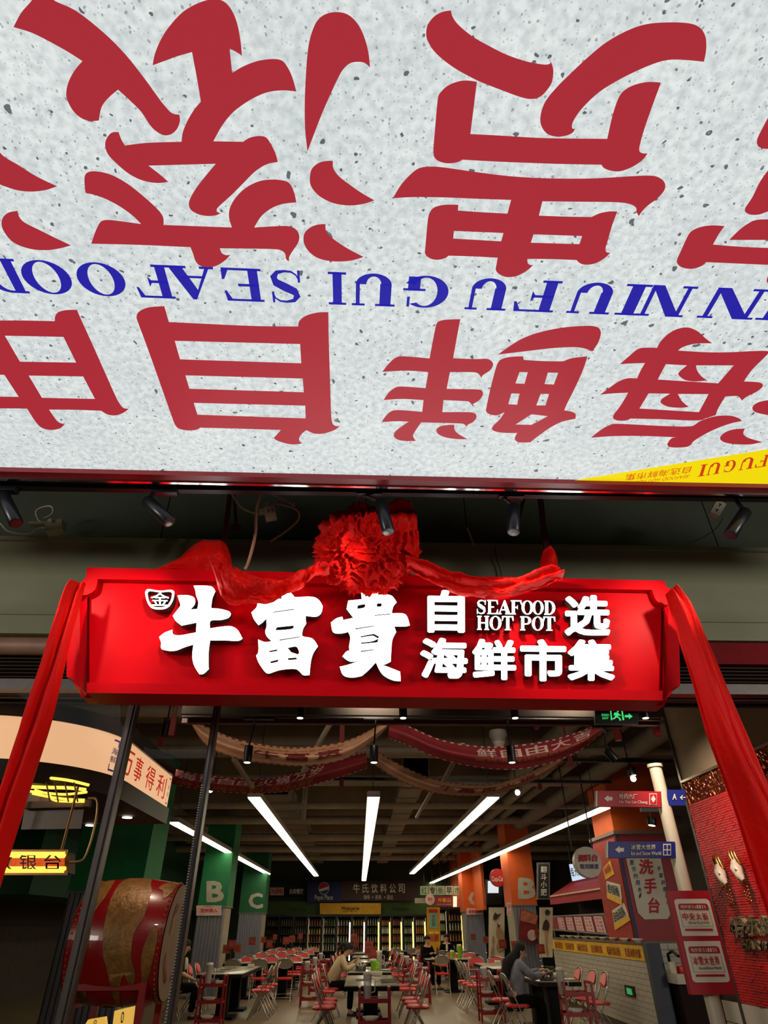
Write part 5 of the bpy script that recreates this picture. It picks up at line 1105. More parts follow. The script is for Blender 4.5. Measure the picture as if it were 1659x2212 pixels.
cbox(0, 1, .12, CZ - .02, -.2, 0).build('body', M('counter_grout', (150, 140, 124), .8), t)
cbox(0, 1, 0, .12, -.2, -.02).build('plinth', M('plinth_brown', (80, 62, 46), .6), t)
cbox(-.003, 1, CZ, CZ + .03, -.22, .03).build('top', M('counter_top', (96, 84, 72), .3), t)
m = MB(); nr = 12
for r_ in range(nr):
    z0 = .12 + r_ * (.9 / nr); k = 0; L_ = clen; x = -(.15 if r_ % 2 else 0)
    while x < L_:
        a, b = max(0, x), min(L_, x + .296); 
        if b > a: 
            A_, B_ = CP(a / L_, z0 + .003, 0), CP(b / L_, z0 + .003, 0); hh = .9 / nr - .006
            q = [A_ + cn_ * .01, B_ + cn_ * .01, B_ + cn_ * .01 + Vector((0, 0, hh)), A_ + cn_ * .01 + Vector((0, 0, hh))]
            m.plate(q, cn_, .01)
        x += .3
m.build('tile_cladding', wt, t, kind='stuff')
bd = cbox(0, 1, 1.03, CZ - .005, 0, .02).build('yellow_band', yl, t)
for i in range(6):
    u1 = .02 + i * .163
    f = lambda x, y, w=0, u1=u1: CP(u1 + .12 - .12 * x, 1.06 + .13 * y, .024)
    put_text('福满全球自选' if i % 2 else '自选海鲜市集', f, M('band_print', (176, 76, 20), .6), bd, off=0, bold=.02)
sl_ = M('slate_pillar', (58, 62, 74), .6)
cbox(-.03, -.004, 0, CZ + .03, -.2, .02).build('end_pillar', sl_, t)
# small green exit marker on the counter face
e = CP(.0, 0); q = []
def CPX(px, py):
    d = ray(px, py); k = (Vector((cn.x, cn.y, 0)) - Vector((0, 0, 0))).dot(cn_) / Vector((d.x, d.y, 0)).dot(cn_); return CAM + d * k
o = MB().plate([CPX(a, b) + cn_ * .03 for a, b in ((1355, 2150), (1376, 2155), (1372, 2131), (1352, 2127))], cn_, .02).build('low_exit_sign', M('exit_black2', (8, 22, 16), .3), None, label='small square green exit marker low on the white tiled counter', cat='sign')
MB().add([CPX(a, b) + cn_ * .034 for a, b in ((1359, 2147), (1371, 2150), (1368, 2136), (1357, 2133))], [(0, 1, 2, 3)]).build('pictogram', emit_print('exit_green_dim', (60, 190, 100), .5), o)
# wash station column
YW = 12.6
def PWs(a, b): return AY(a, b, YW)
wx0, wx1 = PWs(1358, 1950).x, PWs(1462, 1950).x; wz0, wz1 = 1.26, PWs(1390, 1802).z
t = thing('wash_station', 'red wash-station column with a white octagonal hand-washing board and orange top', 'wash station', ((wx0 + wx1) / 2, YW, 0))
wr = M('wash_red', (150, 14, 26), .5, var=.05); wbr = M('wash_brick', (160, 40, 30), .7, var=.2, scale=14)
yb_ = YW + 1.3
MB().box(wx0, YW, wz0, wx1 + .3, yb_, wz1).build('red_panel', wr, t)
MB().box(wx0 - .02, YW + .03, wz0, wx0, yb_, wz1 - .05).build('brick_side', wbr, t)
MB().box(wx0 - .04, YW - .04, wz1, wx1 + .34, yb_ + .1, wz1 + .06).build('cornice', M('cornice', (120, 100, 88), .6), t)
MB().box(wx0 + .03, YW + .1, wz1 + .06, wx1 + .15, yb_ - .1, 4.25).build('orange_top', org, t)
MB().box(wx0 - .01, YW - .015, wz0, wx0 + .05, YW, wz1).build('blue_edge', M('edge_blue', (56, 50, 90), .6), t)
ob = shape_mesh([[(1350, 1848), (1425, 1846), (1447, 1965), (1449, 1972), (1441, 1985), (1391, 1986), (1377, 1972), (1372, 1950)]])
def OB(a, b, w=.02):
    p = AY(a, b, YW); return p + Vector((0, -w, 0))
o = MB().add([OB(v[0], v[1]) for v in ob[0]], ob[1]).build('white_board', swh, t)
for i, (ch, a, b, c, d) in enumerate((('洗', 1379, 1856, 1410, 1889), ('手', 1390, 1897, 1417, 1931), ('台', 1399, 1939, 1424, 1973))):
    put_text(ch, pxq(a, b, c, d, lambda x, y: OB(x, y, .026)), rdx, o, 'character', off=0, bold=.03)
for i, ch in enumerate('不要浪费水噢~'):
    x = 1418 + i * 4.2; y = 1872 + i * 14.6; put_text(ch, pxq(x, y, x + 9, y + (10 if i < 6 else 3), lambda x, y: OB(x, y, .026)), blx, o, 'character', off=0, bold=.015)
for i, ch in enumerate('要节约用水'):
    x = 1359 + i * 4.3; y = 1858 + i * 14.5; put_text(ch, pxq(x, y, x + 9, y + 11, lambda x, y: OB(x, y, .026)), blx, o, 'character', off=0, bold=.015)
sh_ = shape_mesh([smooth("1380,1932* 1384,1928 1383,1938 1379,1940", n=3)]); MB().add([OB(v[0], v[1], .026) for v in sh_[0]], sh_[1]).build('drop', blx, o)
# stickers on the brick side
def SX(a, b): return AX(a, b, wx0 - .026)
for i, (p, s) in enumerate(((((1312, 1940), (1345, 1956), (1340, 1911), (1310, 1903)), '绝对新鲜'), (((1329, 2010), (1362, 1988), (1348, 1950), (1322, 1967)), '自由选择'), (((1308, 1901), (1327, 1888), (1318, 1858), (1302, 1876)), '海鲜'))):
    q = [SX(*k) for k in p]; o = MB().add(q, [(0, 1, 2, 3)]).build('sticker', swh if i < 2 else yl, t)
    put_text(s, [q[0].lerp(q[3], .35).lerp(q[1].lerp(q[2], .35), .08), q[0].lerp(q[3], .35).lerp(q[1].lerp(q[2], .35), .92), q[3].lerp(q[2], .92).lerp(q[0], .1), q[3].lerp(q[2], .08).lerp(q[0], .1)], bk if i < 2 else rdx, o, off=.01, bold=.02)
    if i < 2: MB().add([Q(q, .006)(u, v) for u, v in ((0, 0), (1, 0), (1, .3), (0, .3))], [(0, 1, 2, 3)]).build('yellow_foot', yl, o)
# sink corner under the panel
t = thing('sink_counter', 'white sink counter over a dark cabinet beside the street-sign board', 'sink', AY(1455, 2120, 11.4))
s0, s1 = AY(1420, 2105, 11.2), AY(1500, 2105, 11.2); szt = s0.z; s0.x = max(s0.x, cn.x + .2)
MB().box(s0.x, 11.2, szt - .12, s1.x + .4, 12.3, szt).build('worktop', M('sink_white', (196, 188, 172), .3), t)
MB().box(s0.x + .05, 11.3, 0, s1.x + .4, 12.3, szt - .12).build('cabinet', M('sink_cabinet', (30, 14, 12), .6, spec=.15), t)
m = MB().box(s0.x - .05, 12.35, szt - .2, s1.x + .6, 12.4, wz0 + .02); m.build('splashback', M('sink_grout', (120, 112, 98), .8), t)
for r_ in range(5):
    for k in range(9):
        x = s0.x - .05 + k * .17; z = szt + .0 + r_ * .09
        if z + .085 < wz0: MB().box(x, 12.335, z, x + .162, 12.35, z + .083).build('tile', wt, t)
MB().tube([(s0.x + .28, 12.0, szt), (s0.x + .28, 12.0, szt + .22), (s0.x + .3, 11.85, szt + .26), (s0.x + .32, 11.7, szt + .2)], .022, 8).build('faucet', M('faucet_black', (20, 18, 18), .25, .6), t)
o = thing('red_box', 'small bright red box lying on the white sink counter', 'box', (s0.x + .35, 11.45, szt + .0))
MB().bevbox(s0.x + .13, 11.32, szt + .002, s0.x + .42, 11.5, szt + .09, .01).build('body', M('box_red', (214, 10, 22), .4), o)
o = thing('white_cup', 'white paper cup on the sink counter left of the red box', 'cup', (s0.x + .08, 11.4, szt)); MB().lathe([(.045, 0), (.055, .14), (.05, .14), (.04, .01)], (s0.x + .06, 11.4, szt), 16).build('body', swh, o)
o = board('paper_notice', 1403, 2037, 1417, 2066, 11.9, swh, 'small white paper notice on the slate pillar by the sink', 'notice')
# awning stall behind the counter
t = thing('awning_stall', 'red awning stall with glowing white sign behind the counter', 'stall', AX(1250, 1940, 5.3))
XA = 5.1
aw = M('awning_red', (150, 26, 36), .7, var=.08)
def PA(a, b, x=XA): return AX(a, b, x)
A_, B_ = PA(1187, 1938), PA(1309, 1912)
n0, n1 = A_.y, B_.y
MB().add([(XA, n0, A_.z - .17), (XA, n1, A_.z - .17), (XA, n1, A_.z), (XA, n0, A_.z)], [(0, 1, 2, 3)]).build('valance', aw, t)
MB().add([(XA, n0, A_.z + .02), (XA, n1, A_.z + .02), (XA + .8, n1, A_.z + .42), (XA + .8, n0, A_.z + .42)], [(0, 1, 2, 3)]).build('canopy', aw, t)
MB().add([(XA, n0, A_.z - .17), (XA, n0, A_.z + .02), (XA + .8, n0, A_.z + .42), (XA + .8, n0, A_.z - .1)], [(0, 1, 2, 3)]).build('canopy_end', aw, t)
MB().bar((XA - .01, n0, A_.z + .01), (XA - .01, n1, A_.z + .01), .03).build('trim', M('awning_trim', (200, 170, 150), .5), t)
MB().box(XA + .75, n1, 0, XA + .8, n0, A_.z + .4).build('back_wall', M('stall_dark', (40, 28, 26), .8), t)
for k in range(4): MB().box(XA + .7, n1 + (n0 - n1) * (k + .1) / 4, 1.45, XA + .74, n1 + (n0 - n1) * (k + .8) / 4, 1.75).build('shelf_panel', M('stall_teal', (30, 40, 42), .4), t)
xs_ = XA + .45
q = [AX(1236, 1903, xs_), AX(1301, 1888, xs_), AX(1301, 1860, xs_), AX(1229, 1867, xs_)]
o = MB().plate(q, (-1, 0, 0), .06).build('lit_sign', emit_print('lit_sign_white', (196, 214, 236), .95), None, label='glowing white stall sign with black characters above the red awning', cat='sign')
f = Q(q, .012)
for i, ch in enumerate('每天采购新鲜直达'): put_text(ch, lambda x, y, w=0, i=i: f((.03 + i * .118) + x * .105, .2 + .6 * y), bk, o, 'character', bold=.01)
for yy in (q[0].y, q[1].y): MB().tube([(xs_ + .03, yy, q[3].z), (xs_ + .03, yy, 4.2)], .012, 6).build('rod', blk, o)
# menu board with price cards
t = thing('menu_board', 'red framed menu board with a row of white price cards above the counter', 'menu board', AX(1250, 2025, 4.85))
xm = 4.95; q = [AX(1195, 2008, xm), AX(1318, 2018, xm), AX(1306, 1974, xm), AX(1190, 1980, xm)]
MB().plate(q, (-1, 0, 0), .04).build('board', M('menu_red', (132, 26, 40), .5), t); f = Q(q, .01)
gf = M('menu_frame', (140, 130, 124), .4, .4)
MB().bar(q[3], q[2], .03).build('top_rail', gf, t); MB().bar(q[0], q[1], .03).build('bottom_rail', gf, t); MB().bar(q[1], q[2], .03).build('side_rail', gf, t)
for p in (.02, .5, .96): a = q[0].lerp(q[1], p); MB().bar(a, (a.x, a.y, CZ + .03), .03).build('leg', gf, t)
for i in range(5):
    u = .15 + i * .17; o = MB().add([f(u, .08), f(u + .13, .05), f(u + .13, .88), f(u, .9)], [(0, 1, 2, 3)]).build('price_card', M('card_pink', (206, 170, 170), .6), t)
    for k, s in enumerate(('海鲜价目', '3.8', '8.8', '12.8')): put_text(s, lambda x, y, w=0, u=u, k=k: f(u + .02 + .09 * x, .72 - k * .19 + .11 * y, .008), rdx, o, 'print')
random.seed(11)
for i in range(9):                                # dishes along the counter edge
    u = .08 + i * .1; p = CP(u, CZ + .03, -.1); 
    MB().lathe([(.04, 0), (.05, .015), (.095, .045), (.09, .05), (.045, .02)], p, 16).build('serving_dish', swh, None, label='white serving dish on the tiled counter, %s from its near end' % words[i], cat='dish', group='dishes on the counter')
# round hanging sign
YR = 10.5; c = AY(1271, 1862, YR); rr = (AY(1299, 1862, YR) - AY(1242, 1862, YR)).length / 2
t = thing('round_hanging_sign', 'round white hanging sign with red sauce-station characters', 'sign', c)
MB().tube([c + Vector((.0, .12, 0)), c], rr, 40).build('disc', M('round_white', (196, 180, 166), .5), t)
MB().tube([c + Vector((0, .13, 0)), c + Vector((0, .01, 0))], rr * 1.015, 40).build('rim', M('round_rim', (206, 200, 186), .4), t)
PR = lambda a, b: AY(a, b, YR - .006)
put_text('调料台', [PR(1248, 1842), PR(1291, 1838), PR(1290, 1822), PR(1248, 1827)], rdx, t, bold=.03) if False else None
put_text('调料台', pxq(1248, 1846, 1291, 1862, lambda a, b: PR(a, b - (a - 1248) * .03)), rdx, t, bold=.03)
put_text('取用随意', pxq(1253, 1866, 1293, 1877, PR), blx, t, bold=.01)
for dx in (-.2, .12): MB().tube([c + Vector((dx, .06, rr * .9)), (c.x + dx, c.y + .06, 4.2)], .01, 6).build('rod', blk, t)
# ------------------------------------------------------------------ lit curved kiosk on the left
K0, K1 = AZ(285, 1600, 3.0), AZ(375, 1672, 3.0)
kx = (K0.x + K1.x) / 2; ky1 = K1.y; ky0 = K0.y
t = thing('corner_kiosk', 'kiosk with a curved glowing peach fascia and red characters at the left', 'kiosk', (kx - 1, ky0, 0))
rad = .95
path = [(kx, ky1), (kx, ky0)] + [(kx - rad + rad * math.cos(a), ky0 - rad * math.sin(a)) for a in [math.pi / 2 * i / 14 for i in range(1, 15)]] + [(kx - rad - 4.5, ky0 - rad)]
acc = [0]
for i in range(1, len(path)): acc.append(acc[-1] + math.hypot(path[i][0] - path[i - 1][0], path[i][1] - path[i - 1][1]))
def KP(s, z, off=0):
    s = max(0, min(acc[-1] - 1e-4, s)); i = max(j for j in range(len(acc) - 1) if acc[j] <= s); u = (s - acc[i]) / (acc[i + 1] - acc[i])
    a, b = path[i], path[i + 1]; dx, dy = b[0] - a[0], b[1] - a[1]; l = math.hypot(dx, dy)
    return Vector((lerp(a[0], b[0], u) - dy / l * off * -1 * -1, lerp(a[1], b[1], u) + dx / l * off, z))
# outward normal is (+x then -y): left-hand side of the travel direction
def kband(z0, z1, off, name, mat, s0=0, s1=None, n=90):
    s1 = s1 or acc[-1]
    return MB().grid(lambda u, v: KP(s0 + (s1 - s0) * u, z0 + (z1 - z0) * v, off), n, 1).build(name, mat, t)
# arc length samples concentrate on the curve by construction
TOPZ, BOTZ = 3.0, 2.6
def KOUT(s, z, w): 
    a = KP(s, z, 0); b = KP(s + .002, z, 0) if s < acc[-1] - .01 else KP(s, z, 0); 
    if s >= acc[-1] - .01: a0 = KP(s - .01, z, 0); d = (a - a0)
    else: d = (b - a)
    d.normalize(); return a + Vector((-d.y, d.x, 0)) * w
samp = [acc[0], acc[1] * .5] + acc[1:-1] + [acc[-1] - 4.0, acc[-1] - 2, acc[-1]]
samp = sorted(set(samp)); dc0 = AY(280, 2030, 8.6)
def kb(z0, z1, w0, w1, name, mat, par=None):
    m = MB(); vs = []
    for s in samp: vs += [KOUT(s, z0, w0), KOUT(s, z1, w1)]
    m.add(vs, [(2 * i, 2 * i + 1, 2 * i + 3, 2 * i + 2) for i in range(len(samp) - 1)], True); return m.build(name, mat, par or t)
kdk = M('kiosk_dark', (52, 40, 34), .45, .2)
lit = kb(BOTZ + .03, TOPZ - .03, .0, .0, 'lit_fascia', emit_print('fascia_peach', (252, 194, 146), 1.0))
kb(TOPZ - .03, TOPZ + .10, .03, .03, 'top_rim', kdk); kb(BOTZ - .13, BOTZ + .03, .03, .03, 'bottom_rim', kdk)
kb(TOPZ + .10, TOPZ + .10, .03, -.8, 'roof_edge', kdk); kb(BOTZ - .13, BOTZ - .13, .03, -1.2, 'soffit', M('soffit_wave', (70, 56, 48), .7, var=.3, scale=9))
kb(TOPZ - .035, TOPZ - .03, .03, .0, 'ledge', kdk)
def kq(s0, s1, z0, z1, w=.006): return [KOUT(s0, z0, w), KOUT(s1, z0, w), KOUT(s1, z1, w), KOUT(s0, z1, w)]
kr = emit_print('fascia_red_print', (206, 52, 34), .8); kbl = emit_print('fascia_blue_print', (60, 44, 96), .8)
# reading direction runs from the curve towards the far end (s decreasing)
for i, ch in enumerate('万事得利'):
    sA = ky1 - ky0 - .22 - (i * .335) + 0.02; sB = sA - .24
    xa_, xb_ = ((262, 286), (288, 306), (312, 332), (336, 356))[i]; yy_ = (1650, 1664, 1686, 1704)[i]
    put_text(ch, kq(ky1 - AX(xa_, yy_, kx).y, ky1 - AX(xb_, yy_, kx).y, BOTZ + .09, BOTZ + .31), kr, lit, 'character', off=0, bold=.01)
put_column('﹁海鲜﹂', [KOUT(acc[1] + .33, BOTZ + .06, .008), KOUT(acc[1] + .25, BOTZ + .06, .008), KOUT(acc[1] + .25, TOPZ - .06, .008), KOUT(acc[1] + .33, TOPZ - .06, .008)], kbl, lit, off=0, bold=.01)
put_column('﹁美味﹂', [KOUT(.12, BOTZ + .06, .008), KOUT(.06, BOTZ + .06, .008), KOUT(.06, TOPZ - .06, .008), KOUT(.12, TOPZ - .06, .008)], kbl, lit, off=0)
for (x, y) in ((kx - 1.9, ky1 - .1), (kx - 3.4, ky0 - .75)): MB().box(x - .05, y - .05, 0, x + .05, y + .05, BOTZ - .1).build('post', kdk, t)
for (px, py) in ((275, 1765), (195, 1782)): c = AZ(px, py, BOTZ - .14); MB().tube([c, c + Vector((0, 0, -.01))], .05, 16).build('downlight', emit_print('downlight', (255, 235, 220), 3), t)
m = MB(); m.box(kx - 5, ky0 - .6, 0, kx - 1.6, ky0 + .1, .98); m.build('counter', M('kiosk_counter', (26, 18, 16), .4), t)
MB().box(kx - 5, ky0 - .65, .98, kx - 1.55, ky0 + .15, 1.03).build('counter_top', M('kiosk_top', (40, 32, 28), .25), t)
MB().box(kx - 5.5, ky1 + .1, 0, kx - 2.2, ky1 + .2, 2.6).build('back_wall', M('kiosk_back', (24, 17, 15), .6), t)
# light strip above the kiosk
a, b = AY(-40, 1510, 5.0), AY(288, 1513, 5.0); MB().bar(a, b, .04, .025).build('light_strip', emit_print('strip_peach', (255, 206, 166), 1.6), None, label='thin warm light strip under the shutter at upper left', cat='lamp')
# hanging yellow sign box with neon tubes
def neon(px0, py0, px1, py1, Y, label, chars, dz=0):
    c = AY((px0 + px1) / 2, (py0 + py1) / 2, Y); t = thing('neon_box_sign', label, 'sign', c)
    q = pxq(px0, py0, px1, py1, lambda a, b: AY(a, b, Y)); f = Q(q)
    MB().plate([p + Vector((0, .02, 0)) for p in q], (0, -1, 0), .12).build('box', M('neon_box', (96, 52, 18), .5), t)
    yt = emit_print('neon_yellow', (255, 214, 84), 1.7); rt = emit_print('neon_red', (255, 84, 24), 1.1)
    for v in (.14, .86): MB().tube([f(.02, v, .03), f(.98, v, .03)], .022, 8).build('tube', yt, t)
    MB().add([f(.04, .3, .01), f(.96, .3, .01), f(.96, .72, .01), f(.04, .72, .01)], [(0, 1, 2, 3)]).build('red_glow_strip', emit_print('neon_strip', (236, 90, 34), .7), t)
    n = len(chars)
    for i, ch in enumerate(chars): put_text(ch, lambda x, y, w=0, i=i: f((i + .12) / n + x * .7 / n, .1 + .8 * y, .05), M('neon_frame', (120, 50, 16), .4), t, 'character', bold=.01)
    for (z0) in (0, 1): MB().bar(f(0, z0, .02), f(1, z0, .02), .03).build('rim', M('neon_brass', (150, 104, 60), .3, .8), t)
    for u in (.1, .9): p = f(u, 1, 0); MB().tube([p, (p.x, p.y, 2.45)], .01, 6).build('rod', M('neon_brass', (150, 104, 60), .3, .8), t)
    return t
neon(-10, 1841, 147, 1886, 5.35, 'yellow neon-framed cashier sign box hanging at the left edge', '收银台')
tb = emit_print('neon_yellow', (255, 214, 84), 1.7)
t = thing('neon_reflection_tubes', 'bundle of curved yellow neon tubes below the peach fascia', 'neon tubes', AY(120, 1710, 5.4))  # a reflection in the front glass, modelled as solid glowing tubes
for i, (p, w_) in enumerate(((((62, 1678), (110, 1681), (150, 1686), (192, 1696)), .012), (((55, 1699), (100, 1701), (150, 1702), (185, 1706)), .014), (((52, 1708), (90, 1712), (140, 1716), (188, 1711)), .010), (((70, 1714), (110, 1722), (150, 1727), (182, 1728)), .010), (((75, 1706), (105, 1716), (120, 1730), (182, 1732)), .008))):
    MB().tube([AY(*curve_at(p, k / 12), 5.4) for k in range(13)], w_, 6).build('tube', tb, t)
nf = M('neon_frame', (120, 50, 16), .4)
for x in (100, 118, 140, 160): MB().tube([AY(x, 1690, 5.38), AY(x + 8, 1732, 5.38)], .006, 5).build('wire', nf, t)
MB().bar(AY(50, 1740, 5.45), AY(195, 1736, 5.45), .05).build('shade', M('shade_brown', (100, 72, 58), .6), t)
MB().add([AY(60, 1710, 5.5), AY(185, 1725, 5.5), AY(175, 1790, 5.5), AY(45, 1792, 5.5)], [(0, 1, 2, 3)]).build('reflector', M('shade_tan', (110, 84, 70), .4), t)
wire('copper_pipe', [(190, 1725), (208, 1727), (210, 1750), (203, 1790), (192, 1830), (178, 1858), (150, 1862)], 5.3, .010, M('copper', (176, 140, 96), .3, .8), label='curved pale pipe between the reflected neon and the cashier sign', cat='pipe')
dl = Vector((dc0.x + .1, 8.1, 3.5)); t = thing('drum_fill_can', 'black can lamp added behind the kiosk roof to brighten the big drum', 'lamp', dl)  # added spot with its own housing, there to brighten the drum
MB().tube([dl + Vector((0, 0, .22)), dl + Vector((0, 0, .03))], [.045, .05], 16).build('housing', blk, t); MB().tube([dl + Vector((0, 0, .2)), (dl.x, dl.y, 4.75)], .01, 6).build('stem', blk, t)
ld = bpy.data.lights.new('drum_fill_light', 'SPOT'); lo = bpy.data.objects.new('drum_fill_light', ld); COL.objects.link(lo); lo.parent = t; ld.energy = 75; ld.color = (1, .78, .56); ld.spot_size = math.radians(80); ld.spot_blend = 1; ld.shadow_soft_size = .04
lo.rotation_euler = (dc0 - dl).to_track_quat('-Z', 'Y').to_euler()
# small lit price boxes low at left
for i, (p) in enumerate((((182, 2212), (228, 2212), (226, 2197), (190, 2203)), ((243, 2212), (283, 2212), (288, 2174), (247, 2184)))):
    q = [AY(a, b + (4 if k < 2 else 0), 5.6) for k, (a, b) in enumerate(p)]
    o = MB().plate(q, (0, -1, 0), .05).build('lit_price_box', emit_print('price_glow', (244, 190, 84), .9), None, label=('small' if i == 0 else 'taller') + ' glowing yellow price box low in front of the drum', cat='price sign')
    put_text('0', lambda x, y, w=0, q=q: Q(q, .01)(.42 + .16 * x, .15 + .7 * y), bk, o, bold=.01)
    MB().bar((q[0].x + .05, 5.6, 0), (q[0].x + .05, 5.63, q[0].z), .04).build('stand', kdk, o)
# ------------------------------------------------------------------ big drum
DY = 8.6; dc = AY(280, 2030, DY); dr = .60
axis = Vector((.995, .02, -.02)).normalized(); e1 = axis.cross(Vector((0, 0, 1))).normalized(); e2 = e1.cross(axis).normalized()
t = thing('big_drum', 'large red barrel drum painted with gold dragons on a red stand behind the glass', 'drum', (dc.x, dc.y, 0))
drd = M('drum_red', (142, 8, 16), .3, var=.08, coat=.3); dgd = M('drum_gold', (136, 92, 42), .45, .2, var=.35, scale=14, bump=.4, bscale=30); dsk = M('drum_skin', (178, 142, 112), .6, var=.1)
HL = .50
def dp(h, a, r): return dc + axis * h + (e1 * math.cos(a) + e2 * math.sin(a)) * r
def dR(h): return dr * (1 - .08 * (h / HL) ** 2)
m = MB(); n = 40; hs = [-HL + 2 * HL * i / 16 for i in range(17)]
m.grid(lambda u, v: dp(-HL + 2 * HL * v, u * 2 * math.pi, dR(-HL + 2 * HL * v)), 48, 18); m.build('barrel', drd, t)
for s in (-1, 1):
    sk = MB().add([dp(s * (HL + .01), 2 * math.pi * i / 48, dR(HL) - .005) for i in range(48)], [tuple(range(48))]).build('drum_skin', dsk, t)
    m = MB()
    for i in range(60): m.ball(dp(s * (HL - .03), 2 * math.pi * i / 60, dR(HL - .03) + .004), .012, 5)
    m.build('stud_ring', dgd, t, kind='stuff')
    if s == 1:
        for pts in ("62,14 74,22 80,36 72,34 66,26 58,24", "78,44 86,56 82,72 72,82 60,86 68,76 74,64 72,54", "24,22 36,16 44,20 34,28 28,40 20,44", "22,60 30,72 44,84 34,86 22,76 16,64"):
            vs, fs = shape_mesh([[(x / 100 * 2 - 1, 1 - y / 100 * 2) for x, y in smooth(pts)]])
            MB().add([dc + axis * (HL + .014) + e1 * v[0] * -dR(HL) * .95 + e2 * v[1] * dR(HL) * .95 for v in vs], fs).build('painted_figure', drd, sk)
def dpatch(pts, name='gold_dragon'):
    vs, fs = shape_mesh([smooth(pts)])
    # subdivide so the patch follows the barrel
    bm = bmesh.new(); V_ = [bm.verts.new((v[0], v[1], 0)) for v in vs]
    for f in fs:
        try: bm.faces.new([V_[i] for i in f])
        except Exception: pass
    for _ in range(2): bmesh.ops.subdivide_edges(bm, edges=[e for e in bm.edges if e.calc_length() > 6], cuts=1)
    for v in bm.verts:
        h = -HL + 2 * HL * v.co.x / 100; a = math.radians(v.co.y * 3.6); p = dp(h, a, dR(h) + .006); v.co = p
    MB().bm(bm, True).build(name, dgd, t)
for pts in ("40,27 52,28 64,24 68,18 74,14 76,6 70,2 72,-4 78,-8 74,-12 66,-8 62,-14 60,-24 56,-16 50,-8 42,-3 36,4 33,12 34,20", "84,20 92,24 97,16 90,12 86,15 80,16", "4,16 14,22 24,20 26,12 20,6 24,0 20,-8 16,-2 10,2 6,8", "4,-14 16,-20 28,-14 18,-10 10,-9", "34,-26 44,-22 52,-30 44,-38 32,-34", "82,-2 90,4 95,0 92,-8 86,-12 84,-8"):
    dpatch(pts)
for sx in (-.36, .36):
    for sy in (-1, 1):
        p = dc + axis * sx + e1 * .42 * sy; MB().bar((p.x, p.y, 0), (p.x, p.y, dc.z - .25), .07).build('leg', drd, t)
for sy in (-1, 1):
    a = dc + axis * -.36 + e1 * .42 * sy; b = dc + axis * .36 + e1 * .42 * sy
    for z in (dc.z - .4, .3): MB().bar((a.x, a.y, z), (b.x, b.y, z), .06).build('rail', drd, t)
for sx in (-.36, .36):
    a = dc + axis * sx + e1 * .42; b = dc + axis * sx - e1 * .42
    for z in (dc.z - .55, .3): MB().bar((a.x, a.y, z), (b.x, b.y, z), .06).build('rail', drd, t)
# ------------------------------------------------------------------ folding chairs
chrome2 = M('chair_chrome', (170, 164, 156), .2, .95, var=.05); seatr = M('seat_red', (196, 30, 34), .35, var=.06); backg = M('chair_back_grey', (150, 144, 130), .4, .2, var=.05)
def make_chair():
    t = thing('folding_chair', 'x', 'chair', (0, 0, 0))
    for s in (-1, 1):
        MB().tube([(.20 * s, .20, 0), (.205 * s, .02, .36), (.205 * s, -.10, .62), (.20 * s, -.17, .80), (.12 * s, -.185, .845), (0, -.188, .853)], .011, 8).build('leg', chrome2, t)
        MB().tube([(.185 * s, -.22, 0), (.185 * s, -.02, .30), (.18 * s, .12, .44)], .010, 8).build('leg', chrome2, t)
    MB().tube([(-.20, .135, .13), (.20, .135, .13)], .008, 6).build('stretcher', chrome2, t); MB().tube([(-.185, -.17, .075), (.185, -.17, .075)], .008, 6).build('stretcher', chrome2, t)
    m = MB()
    def seat(u, v):
        a = u * 2 * math.pi; c, s_ = math.cos(a), math.sin(a); k = (abs(c) ** 3 + abs(s_) ** 3) ** (-1 / 3)
        return (.195 * c * k * v, .02 + .185 * s_ * k * v, 0)
    n = 24; rim = [seat(i / n, 1) for i in range(n)]
    vs = [(x, y, .425) for x, y, z in rim] + [(x * 1.01, y * 1.01, .45) for x, y, z in rim] + [(x * .9, .02 + (y - .02) * .9, .468) for x, y, z in rim]
    fs = [(i, (i + 1) % n, n + (i + 1) % n, n + i) for i in range(n)] + [(n + i, n + (i + 1) % n, 2 * n + (i + 1) % n, 2 * n + i) for i in range(n)] + [tuple(range(2 * n, 3 * n)), tuple(range(n))[::-1]]
    MB().add(vs, fs, False).build('seat', seatr, t)
    def back(off, sh=0.0):
        P = []
        for i in range(24):
            a = 2 * math.pi * i / 24; c, s_ = math.cos(a), math.sin(a); k = (abs(c) ** 2.6 + abs(s_) ** 2.6) ** (-1 / 2.6)
            x = (.188 - sh) * c * k; h = (.098 - sh) * s_ * k
            P.append((x, -.135 - h * .42 + off - .02 * (1 - (x / .19) ** 2), .742 + h))
        return P
    for nm, o0, o1, mt_, sh in (('backrest', .004, .022, seatr, .008), ('back_shell', -.014, .004, backg, 0)):
        a, b = back(o0, sh), back(o1, sh); MB().add(a + b, [(i, (i + 1) % 24, 24 + (i + 1) % 24, 24 + i) for i in range(24)] + [tuple(range(24))[::-1], tuple(range(24, 48))]).build(nm, mt_, t)
    return t
chair0 = make_chair(); _first = [True]
def chair(x, y, rz, label, group):
    rz += random.uniform(-.08, .08)
    if _first[0]:
        _first[0] = False; chair0.location = (x, y, 0); chair0.rotation_euler = (0, 0, rz); chair0['label'] = label; chair0['group'] = group; return chair0
    return dup(chair0, (x, y, 0), rz, label, group)
